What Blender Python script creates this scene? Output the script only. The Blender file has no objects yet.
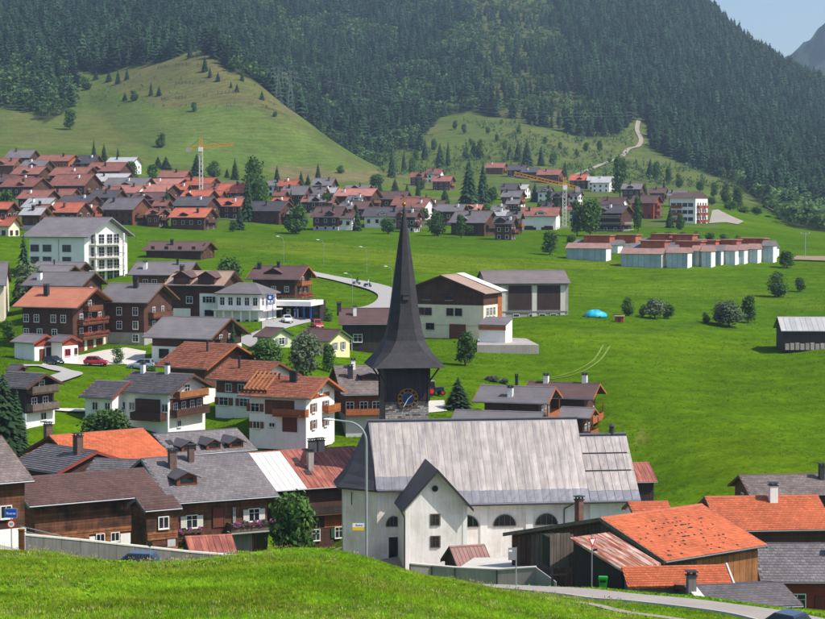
import bpy, bmesh, math, random
import numpy as np
from mathutils import Vector, Matrix

# ------------------------------------------------------------------ camera, sky, sun, exposure
F, CX, CY, HOR, CAMZ = 1900.0, 412.5, 309.5, 205.0, 40.0
S = 1.2           # metres for each unit of the depths written below
PITCH = math.atan((CY - HOR) / F)
cp, sp = math.cos(PITCH), math.sin(PITCH)
scene = bpy.context.scene
COL = scene.collection
cam_d = bpy.data.cameras.new('camera')
cam_d.sensor_width = 36.0
cam_d.lens = 36.0 * F / 825.0
cam_d.clip_start = 1.0
cam_d.clip_end = 20000.0
cam = bpy.data.objects.new('camera', cam_d)
COL.objects.link(cam)
cam.location = (0, 0, CAMZ)
cam.rotation_euler = (math.pi / 2 - PITCH, 0, 0)
scene.camera = cam

SUN_EL, SUN_AZ = math.radians(51), math.radians(111)     # azimuth from +Y towards +X
world = bpy.data.worlds.new('World')
scene.world = world
world.use_nodes = True
wn = world.node_tree
bg = wn.nodes['Background']
sky = wn.nodes.new('ShaderNodeTexSky')
sky.sky_type = 'NISHITA'
sky.sun_disc = False
sky.sun_elevation = SUN_EL
sky.sun_rotation = SUN_AZ
sky.altitude = 1400
sky.air_density = 1.0
sky.dust_density = 4.0
sky.ozone_density = 1.0
wn.links.new(sky.outputs[0], bg.inputs[0])
bg.inputs[1].default_value = 0.135
sd = bpy.data.lights.new('sun', 'SUN')
sd.energy = 4.7
sd.angle = math.radians(0.53)
sd.color = (1.0, 0.955, 0.88)
sun = bpy.data.objects.new('sun', sd)
COL.objects.link(sun)
to_sun = Vector((math.cos(SUN_EL) * math.sin(SUN_AZ), math.cos(SUN_EL) * math.cos(SUN_AZ), math.sin(SUN_EL)))
sun.rotation_euler = (-to_sun).to_track_quat('-Z', 'Y').to_euler()
sun.location = (300, 0, 400)
scene.view_settings.view_transform = 'Standard'
scene.view_settings.look = 'None'
scene.view_settings.exposure = 0.36
scene.view_settings.gamma = 1.0
scene.view_settings.use_curve_mapping = False

rnd = random.Random(7)
R = math.radians

# ------------------------------------------------------------------ photograph pixels and places
def P(px, py, d):
    """point at depth d*S metres along +Y, seen at photo pixel px, py"""
    d = d * S
    dx, dz = (px - CX) / F, -(py - CY) / F
    k = d / (cp + dz * sp)
    return Vector((dx * k, d, CAMZ + (-sp + dz * cp) * k))

def pix(v):
    z = v[2] - CAMZ
    f = v[1] * cp - z * sp
    return CX + F * v[0] / f, CY - F * (v[1] * sp + z * cp) / f

def lin(c):
    c = c / 255.0
    return c / 12.92 if c <= 0.04045 else ((c + 0.055) / 1.055) ** 2.4

def C(r, g, b):
    return (lin(r), lin(g), lin(b), 1.0)

# ------------------------------------------------------------------ materials
MATS = {}
def material(name, col, rough=0.8, var=0.18, scale=0.6, fine=0.0, bands=None, streak=0.0, metal=0.0,
             spec=0.3, rand=0.0, attr=None, attr_k=0.5, col2=None, mix_scale=0.3, bump=0.0, bscale=20.0,
             trans=0.0, coat=0.0, sharp=(0.42, 0.62), sax=None):
    m = bpy.data.materials.new(name)
    m.use_nodes = True
    nt = m.node_tree
    N, Lk = nt.nodes, nt.links
    bs = N['Principled BSDF']
    bs.inputs['Roughness'].default_value = rough
    bs.inputs['Metallic'].default_value = metal
    bs.inputs['Specular IOR Level'].default_value = spec
    bs.inputs['Coat Weight'].default_value = coat
    tc = N.new('ShaderNodeTexCoord')
    co = tc.outputs['Object']
    def noise(s, det=4.0, vec=None, rough_=0.6):
        n = N.new('ShaderNodeTexNoise')
        n.inputs['Scale'].default_value = s
        n.inputs['Detail'].default_value = det
        n.inputs['Roughness'].default_value = rough_
        Lk.new(vec or co, n.inputs['Vector'])
        return n.outputs['Fac']
    def math_(op, a, b=None, c=None):
        n = N.new('ShaderNodeMath')
        n.operation = op
        for i, x in enumerate((a, b, c)):
            if x is None:
                continue
            if isinstance(x, (int, float)):
                n.inputs[i].default_value = x
            else:
                Lk.new(x, n.inputs[i])
        return n.outputs[0]
    def maprange(v, a, b, c, d):
        n = N.new('ShaderNodeMapRange')
        n.inputs[1].default_value, n.inputs[2].default_value = a, b
        n.inputs[3].default_value, n.inputs[4].default_value = c, d
        Lk.new(v, n.inputs[0])
        return n.outputs[0]
    sm_ = None
    if sax:
        mq = N.new('ShaderNodeMapping')
        mq.inputs['Scale'].default_value = sax
        Lk.new(co, mq.inputs[0])
        sm_ = mq.outputs[0]
    base = N.new('ShaderNodeRGB')
    base.outputs[0].default_value = col
    cur = base.outputs[0]
    if col2 is not None:
        f2 = maprange(noise(mix_scale, 6.0, sm_), sharp[0], sharp[1], 0, 1)
        mx = N.new('ShaderNodeMix')
        mx.data_type = 'RGBA'
        Lk.new(f2, mx.inputs[0])
        Lk.new(cur, mx.inputs[6])
        mx.inputs[7].default_value = col2
        cur = mx.outputs[2]
    val = maprange(noise(scale), 0.3, 0.7, 1 - var, 1 + var)
    if fine:
        val = math_('MULTIPLY', val, maprange(noise(bscale, 3.0), 0.3, 0.7, 1 - fine, 1 + fine))
    if streak:
        mp = N.new('ShaderNodeMapping')
        mp.inputs['Scale'].default_value = sax or (6.0, 6.0, 0.35)
        Lk.new(co, mp.inputs[0])
        val = math_('MULTIPLY', val, maprange(noise(1.0, 5.0, mp.outputs[0]), 0.3, 0.7, 1 - streak, 1 + streak))
    height = None
    if bands:
        ax, freq, depth = bands
        sx = N.new('ShaderNodeSeparateXYZ')
        Lk.new(co, sx.inputs[0])
        t = math_('MULTIPLY', sx.outputs[ax], freq)
        fr = math_('FRACT', t)
        line = maprange(fr, 0.0, 0.16, 1 - depth, 1.0)
        cell = N.new('ShaderNodeTexWhiteNoise')
        cell.noise_dimensions = '1D'
        Lk.new(math_('FLOOR', t), cell.inputs['W'])
        val = math_('MULTIPLY', val, math_('MULTIPLY', line, maprange(cell.outputs['Value'], 0, 1, 1 - depth * 0.35, 1 + depth * 0.35)))
        height = line
    if rand:
        oi = N.new('ShaderNodeObjectInfo')
        val = math_('MULTIPLY', val, maprange(oi.outputs['Random'], 0, 1, 1 - rand, 1 + rand))
    if attr:
        at = N.new('ShaderNodeAttribute')
        at.attribute_name = attr
        val = math_('MULTIPLY', val, maprange(at.outputs['Fac'], 0, 1, 1 - attr_k, 1 + attr_k))
    mul = N.new('ShaderNodeMix')
    mul.data_type = 'RGBA'
    mul.blend_type = 'MULTIPLY'
    mul.inputs[0].default_value = 1.0
    cc = N.new('ShaderNodeCombineColor')
    for i in range(3):
        Lk.new(val, cc.inputs[i])
    Lk.new(cur, mul.inputs[6])
    Lk.new(cc.outputs[0], mul.inputs[7])
    Lk.new(mul.outputs[2], bs.inputs['Base Color'])
    if bump or height is not None:
        bn = N.new('ShaderNodeBump')
        bn.inputs['Strength'].default_value = 0.6
        bn.inputs['Distance'].default_value = bump or 0.02
        h = noise(bscale, 3.0) if bump else None
        if height is not None:
            h = height if h is None else math_('ADD', math_('MULTIPLY', h, 0.4), height)
        Lk.new(h, bn.inputs['Height'])
        Lk.new(bn.outputs[0], bs.inputs['Normal'])
    if trans:
        tr = N.new('ShaderNodeBsdfTranslucent')
        Lk.new(mul.outputs[2], tr.inputs[0])
        ms = N.new('ShaderNodeMixShader')
        ms.inputs[0].default_value = trans
        Lk.new(bs.outputs[0], ms.inputs[1])
        Lk.new(tr.outputs[0], ms.inputs[2])
        Lk.new(ms.outputs[0], N['Material Output'].inputs[0])
    MATS[name] = m
    return m

mt = material
# roofs (mid and far: courses as fine bands; near: real tiles)
mt('roof_red', C(136, 88, 76), var=.22, scale=.5, bands=(1, 3.2, .3), rand=.16, fine=.15, bscale=9)
mt('roof_orange', C(172, 94, 72), var=.2, scale=.5, bands=(1, 3.2, .28), rand=.14, fine=.15, bscale=9)
mt('roof_grey', C(110, 104, 106), var=.16, scale=.4, bands=(1, 3.0, .2), rand=.12, fine=.12, bscale=8)
mt('roof_dark', C(78, 74, 78), var=.18, scale=.4, bands=(1, 3.0, .22), rand=.15, fine=.12, bscale=8)
mt('roof_brown', C(92, 70, 68), var=.18, scale=.4, bands=(1, 3.2, .25), rand=.12, fine=.12, bscale=8)
mt('roof_pink', C(168, 112, 100), var=.18, scale=.5, bands=(1, 3.2, .22), rand=.12, fine=.12, bscale=8)
mt('roof_salmon', C(172, 108, 84), var=.12, scale=.5, bands=(1, 3.2, .2), fine=.1, bscale=9)
mt('roof_tan', C(152, 128, 112), var=.12, scale=.5, bands=(1, 3.0, .12), rand=.06)
mt('roof_pale', C(168, 166, 166), var=.1, scale=.4, bands=(0, 1.6, .12), rand=.1, rough=.6)
mt('roof_white', C(205, 203, 200), var=.08, scale=.7, rough=.55, bands=(0, 1.4, .08))
mt('tile_orange', C(180, 95, 62), var=.1, scale=.45, attr='var', attr_k=.22, rough=.85, fine=.1, bscale=3)
mt('tile_red', C(156, 96, 73), var=.16, scale=.45, attr='var', attr_k=.35, rough=.85)
mt('tile_brown', C(88, 66, 62), var=.14, scale=.5, attr='var', attr_k=.22, rough=.85)
mt('tile_slate', C(112, 106, 108), var=.14, scale=.4, attr='var', attr_k=.26, rough=.7)
mt('tile_greybrown', C(116, 104, 100), var=.16, scale=.5, attr='var', attr_k=.3, rough=.8)
mt('tile_dark', C(96, 91, 93), var=.14, scale=.4, attr='var', attr_k=.24, rough=.7)
mt('sheet_church', C(170, 160, 154), var=.16, scale=.7, rough=.5, metal=.15, attr='var', attr_k=.2, streak=.2, col2=C(132, 125, 125), mix_scale=1.0, sax=(3.5, .3, .3))
mt('sheet_lead', C(118, 118, 126), var=.14, scale=.8, rough=.5, metal=.2, attr='var', attr_k=.15)
mt('sheet_dark', C(66, 64, 68), var=.2, scale=.5, rough=.6, streak=.12)
mt('sheet_red', C(136, 76, 66), var=.18, scale=.5, rough=.6, col2=C(166, 104, 84), mix_scale=.8, rand=.16, streak=.15, sax=(4, .5, .5))
mt('sheet_rust', C(160, 92, 66), var=.22, scale=.8, rough=.8, col2=C(196, 172, 160), mix_scale=1.0, rand=.22, streak=.25, sax=(4, .45, .45))
mt('sheet_white', C(210, 206, 200), var=.08, scale=.8, rough=.55, rand=.05, streak=.06)
# walls
mt('timber_dark', C(80, 54, 43), var=.25, scale=.5, bands=(2, 5.0, .4), streak=.2, rand=.15)
mt('timber_black', C(56, 47, 44), var=.25, scale=.5, bands=(0, 4.0, .3), streak=.2, rand=.15)
mt('timber_brown', C(112, 70, 48), var=.25, scale=.6, bands=(2, 5.0, .35), streak=.2, rand=.12)
mt('timber_orange', C(158, 92, 50), var=.2, scale=.6, bands=(2, 5.0, .3), streak=.2, rand=.08)
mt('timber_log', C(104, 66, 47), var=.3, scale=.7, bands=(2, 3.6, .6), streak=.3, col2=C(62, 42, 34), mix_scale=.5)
mt('log_lit', C(148, 96, 60), var=.3, scale=1.5, rand=.25, col2=C(110, 70, 48), mix_scale=1.2)  # sunlight on the lower logs put into this lighter timber colour
mt('timber_weather', C(98, 84, 76), var=.25, scale=.6, bands=(0, 4.2, .35), streak=.35, col2=C(70, 58, 52), mix_scale=.5)
mt('timber_red', C(138, 62, 48), var=.2, scale=.6, bands=(2, 5.0, .25), rand=.1)
mt('plank', C(150, 98, 60), var=.25, scale=1.2, streak=.25, rand=.2)
mt('plank_dark', C(86, 60, 46), var=.25, scale=1.2, streak=.25, rand=.2)
mt('plank_grey', C(104, 92, 84), var=.25, scale=1.2, streak=.3, rand=.25)
mt('plaster_white', C(236, 232, 227), var=.06, scale=.5, streak=.05, fine=.03, bump=.004, bscale=14)
mt('plaster_church', C(240, 235, 230), var=.07, scale=.35, streak=.11, fine=.03, bump=.006, bscale=9, col2=C(214, 205, 196), mix_scale=.35)
mt('plaster_grey', C(186, 184, 182), var=.08, scale=.5, streak=.07)
mt('plaster_cream', C(230, 216, 188), var=.07, scale=.5, streak=.06)
mt('plaster_green', C(190, 198, 158), var=.07, scale=.5, streak=.06)
mt('plaster_yellow', C(226, 214, 160), var=.07, scale=.5, streak=.05)
mt('plaster_pink', C(196, 150, 140), var=.07, scale=.5)
mt('concrete', C(160, 152, 145), var=.14, scale=.5, streak=.12, fine=.06, bump=.006)
mt('concrete_dark', C(112, 108, 106), var=.14, scale=.5, streak=.2, fine=.06, bump=.006, rand=.08)
mt('concrete_pale', C(198, 192, 182), var=.1, scale=.5, streak=.05)
mt('stone_light', C(160, 152, 144), var=.18, scale=.8, rand=.25)
mt('stone_dark', C(92, 86, 84), var=.2, scale=.8, rand=.25)
mt('mortar', C(110, 104, 98), var=.15, scale=1.0)
mt('brick', C(104, 82, 74), var=.25, scale=2.0, bands=(2, 6.0, .3), rand=.15)
mt('shingle', C(50, 48, 50), var=.2, scale=.8, bands=(2, 4.5, .25), streak=.25, rough=.7)
mt('shingle_wall', C(52, 46, 46), var=.22, scale=.8, bands=(2, 4.0, .3), streak=.25, rough=.8)
mt('glass', (0.02, 0.024, 0.03, 1), rough=.08, var=.1, spec=.6, rand=.3)
mt('glass_blue', C(158, 178, 186), rough=.35, var=.15, spec=.6, rand=.18)
mt('glass_dark', (0.012, 0.013, 0.015, 1), rough=.12, var=.1, spec=.5)
mt('white_paint', C(226, 224, 220), var=.04, rough=.5)
mt('cream_panel', C(206, 200, 190), var=.06, rough=.6)
mt('grey_paint', C(120, 124, 128), var=.06, rough=.5)
mt('shutter_brown', C(120, 72, 48), var=.12, rough=.7, bands=(2, 9, .25))
mt('shutter_green', C(40, 84, 66), var=.12, rough=.7, bands=(2, 9, .25))
mt('shutter_grey', C(130, 130, 134), var=.1, rough=.7)
mt('door_brown', C(112, 58, 44), var=.15, rough=.7, bands=(0, 5, .25))
mt('door_dark', C(60, 46, 42), var=.2, rough=.8, bands=(0, 3, .35), streak=.2)
mt('galvanised', C(150, 154, 158), var=.08, rough=.45, metal=.3)
mt('metal_dark', C(58, 58, 60), var=.12, rough=.5, metal=.2)
mt('rust', C(120, 84, 66), var=.2, rough=.8)
mt('gutter', C(108, 112, 118), var=.1, rough=.45, metal=.3)
mt('flower_red', C(190, 40, 44), var=.3, scale=9, rough=.7)
mt('flower_pink', C(176, 92, 160), var=.3, scale=9, rough=.7)
mt('leaf_box', C(60, 92, 40), var=.3, scale=9, rough=.7)
mt('crane_yellow', C(214, 150, 40), var=.08, rough=.5)
mt('crane_white', C(212, 208, 200), var=.06, rough=.5)
mt('sign_blue', C(22, 72, 178), var=.03, rough=.35, spec=.4)
mt('sign_white', C(232, 232, 230), var=.02, rough=.4)
mt('sign_red', C(206, 24, 34), var=.03, rough=.4)
mt('sign_black', C(20, 20, 24), var=.03, rough=.5)
mt('sign_yellow', C(236, 190, 40), var=.03, rough=.4)
mt('bin_green', C(36, 142, 40), var=.06, rough=.4)
mt('tarp', C(44, 168, 194), var=.3, scale=1.2, rough=.45, bump=.15, bscale=1.6)
mt('gold', C(158, 118, 62), var=.1, rough=.35, metal=.6)
mt('clock_blue', C(22, 60, 110), var=.06, rough=.4)
mt('asphalt', C(156, 147, 140), var=.1, scale=.25, rough=.95, spec=.1, fine=.1, bscale=30)
mt('asphalt_far', C(158, 154, 150), var=.06, scale=.1, rough=.9)
mt('paving', C(196, 188, 176), var=.07, scale=.25, rough=.9, fine=.05)
mt('kerb_stone', C(182, 176, 168), var=.1, scale=.8)
mt('gravel', C(150, 140, 126), var=.16, scale=.3, rough=.95, fine=.12, bscale=6)
mt('bare_soil', C(134, 118, 92), var=.16, scale=.3, rough=.95)
for nm, c in (('red', (178, 22, 40)), ('silver', (150, 162, 176)), ('blue', (34, 52, 88)), ('navy', (30, 40, 66)), ('white', (220, 220, 218)), ('black', (30, 30, 34))):
    mt('paint_' + nm, C(*c), var=.03, rough=.25, spec=.5, coat=.6)
mt('rubber', C(28, 28, 30), var=.1, rough=.85)
mt('lamp_red', C(150, 16, 16), var=.03, rough=.2)
mt('lamp_clear', C(215, 218, 220), var=.03, rough=.15)
mt('bark', C(78, 62, 50), var=.3, scale=2, rough=.9, streak=.3)
mt('spruce', C(50, 74, 46), var=.3, scale=.7, rough=.85, attr='var', attr_k=.45, spec=.12, trans=.15, rand=.15)
mt('spruce_far', C(42, 64, 44), var=.3, scale=.05, rough=.9, attr='var', attr_k=.6, spec=.08, trans=.12)
mt('leaf', C(80, 110, 54), var=.3, scale=.7, rough=.8, attr='var', attr_k=.45, spec=.15, trans=.3, rand=.18)
mt('leaf_far', C(84, 110, 64), var=.15, scale=.05, rough=.9, attr='var', attr_k=.4, spec=.1, trans=.25)
mt('leaf_light', C(110, 134, 60), var=.3, scale=.7, rough=.8, attr='var', attr_k=.4, spec=.15, trans=.3, rand=.18)
mt('leaf_grey', C(108, 124, 92), var=.3, scale=.7, rough=.8, attr='var', attr_k=.4, spec=.15, trans=.3, rand=.12)
mt('blade', C(124, 164, 28), var=.24, scale=.3, rough=.7, attr='var', attr_k=.42, spec=.05, trans=.5, col2=C(150, 168, 46), mix_scale=.12)
mt('weed', C(104, 150, 40), var=.3, scale=.6, rough=.9, attr='var', attr_k=.5, spec=.02, trans=.4)
mt('stalk', C(170, 164, 96), var=.2, scale=.6, rough=.9, attr='var', attr_k=.4, spec=.05, trans=.3)
mt('tuft', C(92, 128, 30), var=.2, scale=.08, rough=1.0, attr='var', attr_k=.4, spec=.0, trans=.4)
mt('metal_mid', C(110, 116, 112), var=.08, rough=.6)
mt('timber_rust', C(170, 92, 62), var=.2, scale=.6, rand=.12)
mt('roof_rose', C(146, 112, 104), var=.15, scale=.6, rand=.1, sax=(4, .4, .4), streak=.12)
mt('dry_grass', C(112, 128, 48), var=.2, scale=.6, rough=.95)
mt('roof_barn', C(112, 102, 101), var=.15, scale=.4, bands=(1, 3.0, .2))
mt('skin', C(206, 160, 132), var=.03, rough=.6)
mt('cloth_dark', C(36, 36, 42), var=.1, rough=.8)
mt('cloth_white', C(222, 222, 222), var=.05, rough=.7)
def mat(n):
    return MATS[n]

# ------------------------------------------------------------------ mesh helpers
def setp(o, label=None, cat=None, group=None, kind=None):
    if label: o['label'] = label
    if cat: o['category'] = cat
    if group: o['group'] = group
    if kind: o['kind'] = kind
    return o

def empty(name, loc, rz=0.0, label=None, cat=None, group=None, scale=None):
    o = bpy.data.objects.new(name, None)
    COL.objects.link(o)
    o.location = loc
    o.rotation_euler = (0, 0, rz)
    o.empty_display_size = 0.5
    if scale: o.scale = scale
    return setp(o, label, cat, group)

class MB:
    def __init__(s):
        s.v, s.f, s.mi = [], [], []
    def add(s, pts, faces, mi=0):
        b = len(s.v)
        s.v += [tuple(p) for p in pts]
        for f in faces:
            s.f.append(tuple(b + i for i in f))
            s.mi.append(mi)
        return s
    def box(s, x0, x1, y0, y1, z0, z1, mi=0):
        return s.add([(x0, y0, z0), (x1, y0, z0), (x1, y1, z0), (x0, y1, z0), (x0, y0, z1), (x1, y0, z1), (x1, y1, z1), (x0, y1, z1)],
                     [(0, 3, 2, 1), (4, 5, 6, 7), (0, 1, 5, 4), (1, 2, 6, 5), (2, 3, 7, 6), (3, 0, 4, 7)], mi)
    def prism(s, prof, ext, mi=0):
        """closed profile (3d points) extruded by vector ext"""
        n = len(prof)
        e = Vector(ext)
        a = [Vector(p) for p in prof]
        pts = a + [p + e for p in a]
        return s.add(pts, [tuple(range(n))[::-1], tuple(range(n, 2 * n))] + [(i, (i + 1) % n, n + (i + 1) % n, n + i) for i in range(n)], mi)
    def bar(s, p0, p1, w, h=None, mi=0, up=(0, 0, 1)):
        p0, p1 = Vector(p0), Vector(p1)
        h = h or w
        d = (p1 - p0).normalized()
        u = Vector(up)
        if abs(d.dot(u)) > .98: u = Vector((0, 1, 0))
        sx = d.cross(u).normalized() * (w / 2)
        sy = sx.cross(d).normalized() * (h / 2)
        return s.prism([p0 - sx - sy, p0 + sx - sy, p0 + sx + sy, p0 - sx + sy], p1 - p0, mi)
    def tube(s, p0, p1, r0, r1=None, n=8, mi=0):
        p0, p1 = Vector(p0), Vector(p1)
        r1 = r0 if r1 is None else r1
        d = (p1 - p0).normalized()
        u = Vector((0, 0, 1)) if abs(d.z) < .95 else Vector((1, 0, 0))
        a = d.cross(u).normalized(); b = a.cross(d)
        pts = []
        for p, r in ((p0, r0), (p1, r1)):
            for i in range(n):
                t = 2 * math.pi * i / n
                pts.append(p + (a * math.cos(t) + b * math.sin(t)) * r)
        return s.add(pts, [(i, (i + 1) % n, n + (i + 1) % n, n + i) for i in range(n)] + [tuple(range(n))[::-1], tuple(range(n, 2 * n))], mi)
    def loft(s, rings, mi=0, caps=True):
        n = len(rings[0]); b = []
        pts = [p for r in rings for p in r]
        fs = []
        for k in range(len(rings) - 1):
            for i in range(n):
                j = (i + 1) % n
                fs.append((k * n + i, k * n + j, (k + 1) * n + j, (k + 1) * n + i))
        if caps:
            fs += [tuple(range(n))[::-1], tuple(range((len(rings) - 1) * n, len(rings) * n))]
        return s.add(pts, fs, mi)
    def mesh(s, name, mats, smooth=False):
        me = bpy.data.meshes.new(name)
        me.from_pydata(s.v, [], s.f)
        for m in (mats if isinstance(mats, (list, tuple)) else [mats]):
            me.materials.append(mat(m) if isinstance(m, str) else m)
        if any(s.mi):
            me.polygons.foreach_set('material_index', s.mi)
        bm = bmesh.new(); bm.from_mesh(me)
        bmesh.ops.recalc_face_normals(bm, faces=bm.faces)
        bm.to_mesh(me); bm.free()
        if smooth:
            me.polygons.foreach_set('use_smooth', [True] * len(me.polygons))
        me.update()
        return me
    def build(s, name, mats, parent=None, smooth=False, loc=None, rz=0):
        return link(name, s.mesh(name, mats, smooth), parent, loc, rz)

def link(name, me, parent=None, loc=None, rz=0.0):
    o = bpy.data.objects.new(name, me)
    COL.objects.link(o)
    if parent: o.parent = parent
    if loc is not None: o.location = loc
    if rz: o.rotation_euler = (0, 0, rz)
    return o

def np_mesh(name, verts, faces, mats, var=None, smooth=False, normals=None):
    """verts Nx3, faces MxK (K const)"""
    me = bpy.data.meshes.new(name)
    verts = np.asarray(verts, dtype=np.float32); faces = np.asarray(faces, dtype=np.int32)
    nv, (nf, k) = len(verts), faces.shape
    me.vertices.add(nv)
    me.vertices.foreach_set('co', verts.ravel())
    me.loops.add(nf * k)
    me.loops.foreach_set('vertex_index', faces.ravel())
    me.polygons.add(nf)
    me.polygons.foreach_set('loop_start', np.arange(0, nf * k, k, dtype=np.int32))
    if smooth:
        me.polygons.foreach_set('use_smooth', np.ones(nf, dtype=bool))
    if var is not None:
        a = me.attributes.new('var', 'FLOAT', 'POINT')
        a.data.foreach_set('value', np.asarray(var, dtype=np.float32))
    me.materials.append(mat(mats))
    me.update(calc_edges=True)
    me.validate()
    return me
def copy_tree(root, loc, rz, scale, label, group):
    """copy of a thing with copies of its parts and sub-parts"""
    r = root.copy(); COL.objects.link(r)
    r.location = loc; r.rotation_euler = (0, 0, rz); r.scale = scale
    setp(r, label, None, group)
    for ch in list(root.children):
        c = ch.copy(); COL.objects.link(c); c.parent = r
        for g in list(ch.children):
            d = g.copy(); COL.objects.link(d); d.parent = c
    return r
# ------------------------------------------------------------------ where the houses stand (roof corners read from the photograph)
HS = {}
CTRL = []          # terrain control points (x, y, z)
def fit(A, B, Cc, D, d, th0=-25, pitch=.42, W=None, anchor='B', kth=25.0, kp=60.0):
    tgt = [(n, t) for n, t in (('A', A), ('B', B), ('C', Cc), ('D', D)) if t is not None]
    a0 = P(*(A if anchor == 'A' else B), d)
    k = F / (d * S)
    p = np.array([R(th0), max(3.0, abs(B[0] - A[0]) / k / max(.3, math.cos(R(th0)))), (W / 2 if W else 5.5), 2.4])
    def pts(p):
        th, L, wf, rise = p
        X = Vector((math.cos(th), math.sin(th), 0)); N = Vector((-math.sin(th), math.cos(th), 0))
        b = a0 if anchor == 'B' else a0 + X * L
        a = b - X * L
        c = b + N * wf + Vector((0, 0, rise))
        return {'A': a, 'B': b, 'C': c, 'D': c - X * L}
    def res(p):
        q = pts(p); r = []
        for n, t in tgt:
            x, y = pix(q[n]); r += [x - t[0], y - t[1]]
        r.append(kp * (p[3] / p[2] - pitch)); r.append(kth * (p[0] - R(th0)))
        if W: r.append(4.0 * (2 * p[2] - W))
        return np.array(r)
    for _ in range(40):
        r0 = res(p); J = np.zeros((len(r0), 4))
        for i in range(4):
            e = np.zeros(4); e[i] = 1e-4
            J[:, i] = (res(p + e) - r0) / 1e-4
        st = np.linalg.solve(J.T @ J + 1e-3 * np.eye(4), -J.T @ r0)
        st = np.clip(st, [-.2, -2, -1, -1], [.2, 2, 1, 1])
        p = p + st
        p[1] = max(p[1], 1.5); p[2] = max(p[2], .8); p[3] = max(p[3], .2)
    q = pts(p)
    return dict(th=p[0], L=p[1], wf=p[2], rise=p[3], A=q['A'], B=q['B'], C=q['C'], D=q['D'], err=float(np.abs(res(p)[:-2]).max()))

def H(key, A, B, Cc, D, d, base=None, h=None, ctrl=True, wb=None, **kw):
    f = fit(A, B, Cc, D, d, **kw)
    X = Vector((math.cos(f['th']), math.sin(f['th']), 0))
    mid = (f['C'] + f['D']) / 2
    zb = f['B'].z - h * S if h else P(B[0], base, f['B'].y / S).z
    f['o'] = Vector((mid.x, mid.y, zb)); f['h'] = f['B'].z - zb
    f['wb'] = (wb * S if wb else f['wf'])
    HS[key] = f
    if ctrl: CTRL.append((mid.x, mid.y, zb + .15))

# near left, old village
H('N1', (-45, 482), (34, 480), (0, 438), (-76, 441), 137, base=546, th0=20)
H('N2', (29, 506), (168, 499), (142, 472.5), (5, 478), 146, base=562, th0=18, anchor='A')
H('N2b', (146, 509), (182, 507.5), (168, 498), (135, 499), 146, base=562, th0=18, ctrl=False)
H('N3', (170, 499), (279, 495.5), (247, 453), (140, 459), 163, base=548, th0=20)
H('N4', (276, 487), (384, 483), (354, 447), (247, 453), 203, base=548, th0=20)
H('N5', (172, 455), (257, 449), (233, 431), (152, 435), 194, base=492, th0=15)
H('N6', (78, 462), (174, 457), (138, 431), (50, 437), 186, base=502, th0=18)
H('N7', (5, 466), (57, 473), (99, 454), (47, 446), 170, h=5, th0=-40, ctrl=False)
H('N8', (72, 481), (122, 484), (134, 463), (100, 455), 166, h=5, th0=-14, ctrl=False)
H('N9', (-25, 447), (20, 448), (22, 433), (-18, 433), 196, h=5, th0=5, ctrl=False)
H('N10', (190, 549), (237, 551), (230, 535), (185, 537), 142, h=2.2, th0=15, ctrl=False)
# left middle houses
H('M11', (-8, 387), (27, 388), (46.5, 371), (6, 371), 205, base=427, th0=-35)
H('M10', (110, 395), (171, 394), (196, 374.5), (133, 373), 213, base=432, th0=-25)
H('M10w', (78, 397.5), (112, 398), (128, 381), (97, 380), 214, base=428, th0=-25, ctrl=False)
H('M8', (236, 398), (310, 398.5), (328, 377), (258, 376.5), 214, base=434, th0=-22)
H('M7', (209, 380.5), (256, 381.5), (285, 362), (226, 362), 226, base=412, th0=-25)
H('M6', (156, 370), (207, 369), (239, 343), (182, 342.5), 238, base=404, th0=-35)
H('M9', (343, 393), (388, 394), (380, 366), (332, 366), 224, base=424, th0=8)
H('M5', (143, 338), (211, 339), (232, 316.6), (162, 316.6), 262, base=364, th0=-25)
H('G1', (12, 343), (34, 343), (47, 332.5), (21, 332.5), 262, h=2.7, th0=-40, ctrl=False)
H('G2', (50, 340), (62, 342), (72.5, 333), (54, 333), 262, h=2.7, th0=-40, ctrl=False)
H('M1', (13, 307), (77, 307.7), (97, 287), (32, 286.5), 276, base=355, th0=-25)
H('M2', (94, 302), (147.5, 302.5), (163, 282.5), (108, 282), 284, base=345, th0=-25)
H('M3', (163, 285), (224, 285.5), (233, 270.4), (175, 270.4), 308, base=319, th0=-18)
H('M4', (128.5, 275), (188, 275), (195.5, 261), (135, 261), 336, base=296, th0=-15)
H('Ha', (17, 286), (82, 286), (90, 271.3), (38, 271), 300, base=316, th0=-22)
H('Hb', (30, 273), (66, 273.5), (72, 264.5), (42, 264), 318, h=6, th0=-22)
H('Hc', (30, 270), (78, 270.5), (84, 260), (36, 260), 332, h=6, th0=-22)
H('Hd', (-30, 285), (6, 285), (8, 262), (-24, 262), 312, h=6, th0=12)
H('M13', (27, 237), (88, 237), (117, 216.6), (40, 216.6), 366, base=284, th0=-24)
H('M14', (246, 278.5), (299.5, 279.3), (307, 265), (254, 265), 344, base=303, th0=-20)
H('M16a', (344, 323), (392, 324), (394, 308), (334, 308), 286, base=353, th0=-4)
H('M16b', (296, 336), (329, 341), (339.5, 329), (304, 324), 270, base=357, th0=-35)
H('M16c', (255, 333), (271, 337), (282, 328), (264, 323), 268, base=349, th0=-40)
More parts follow.
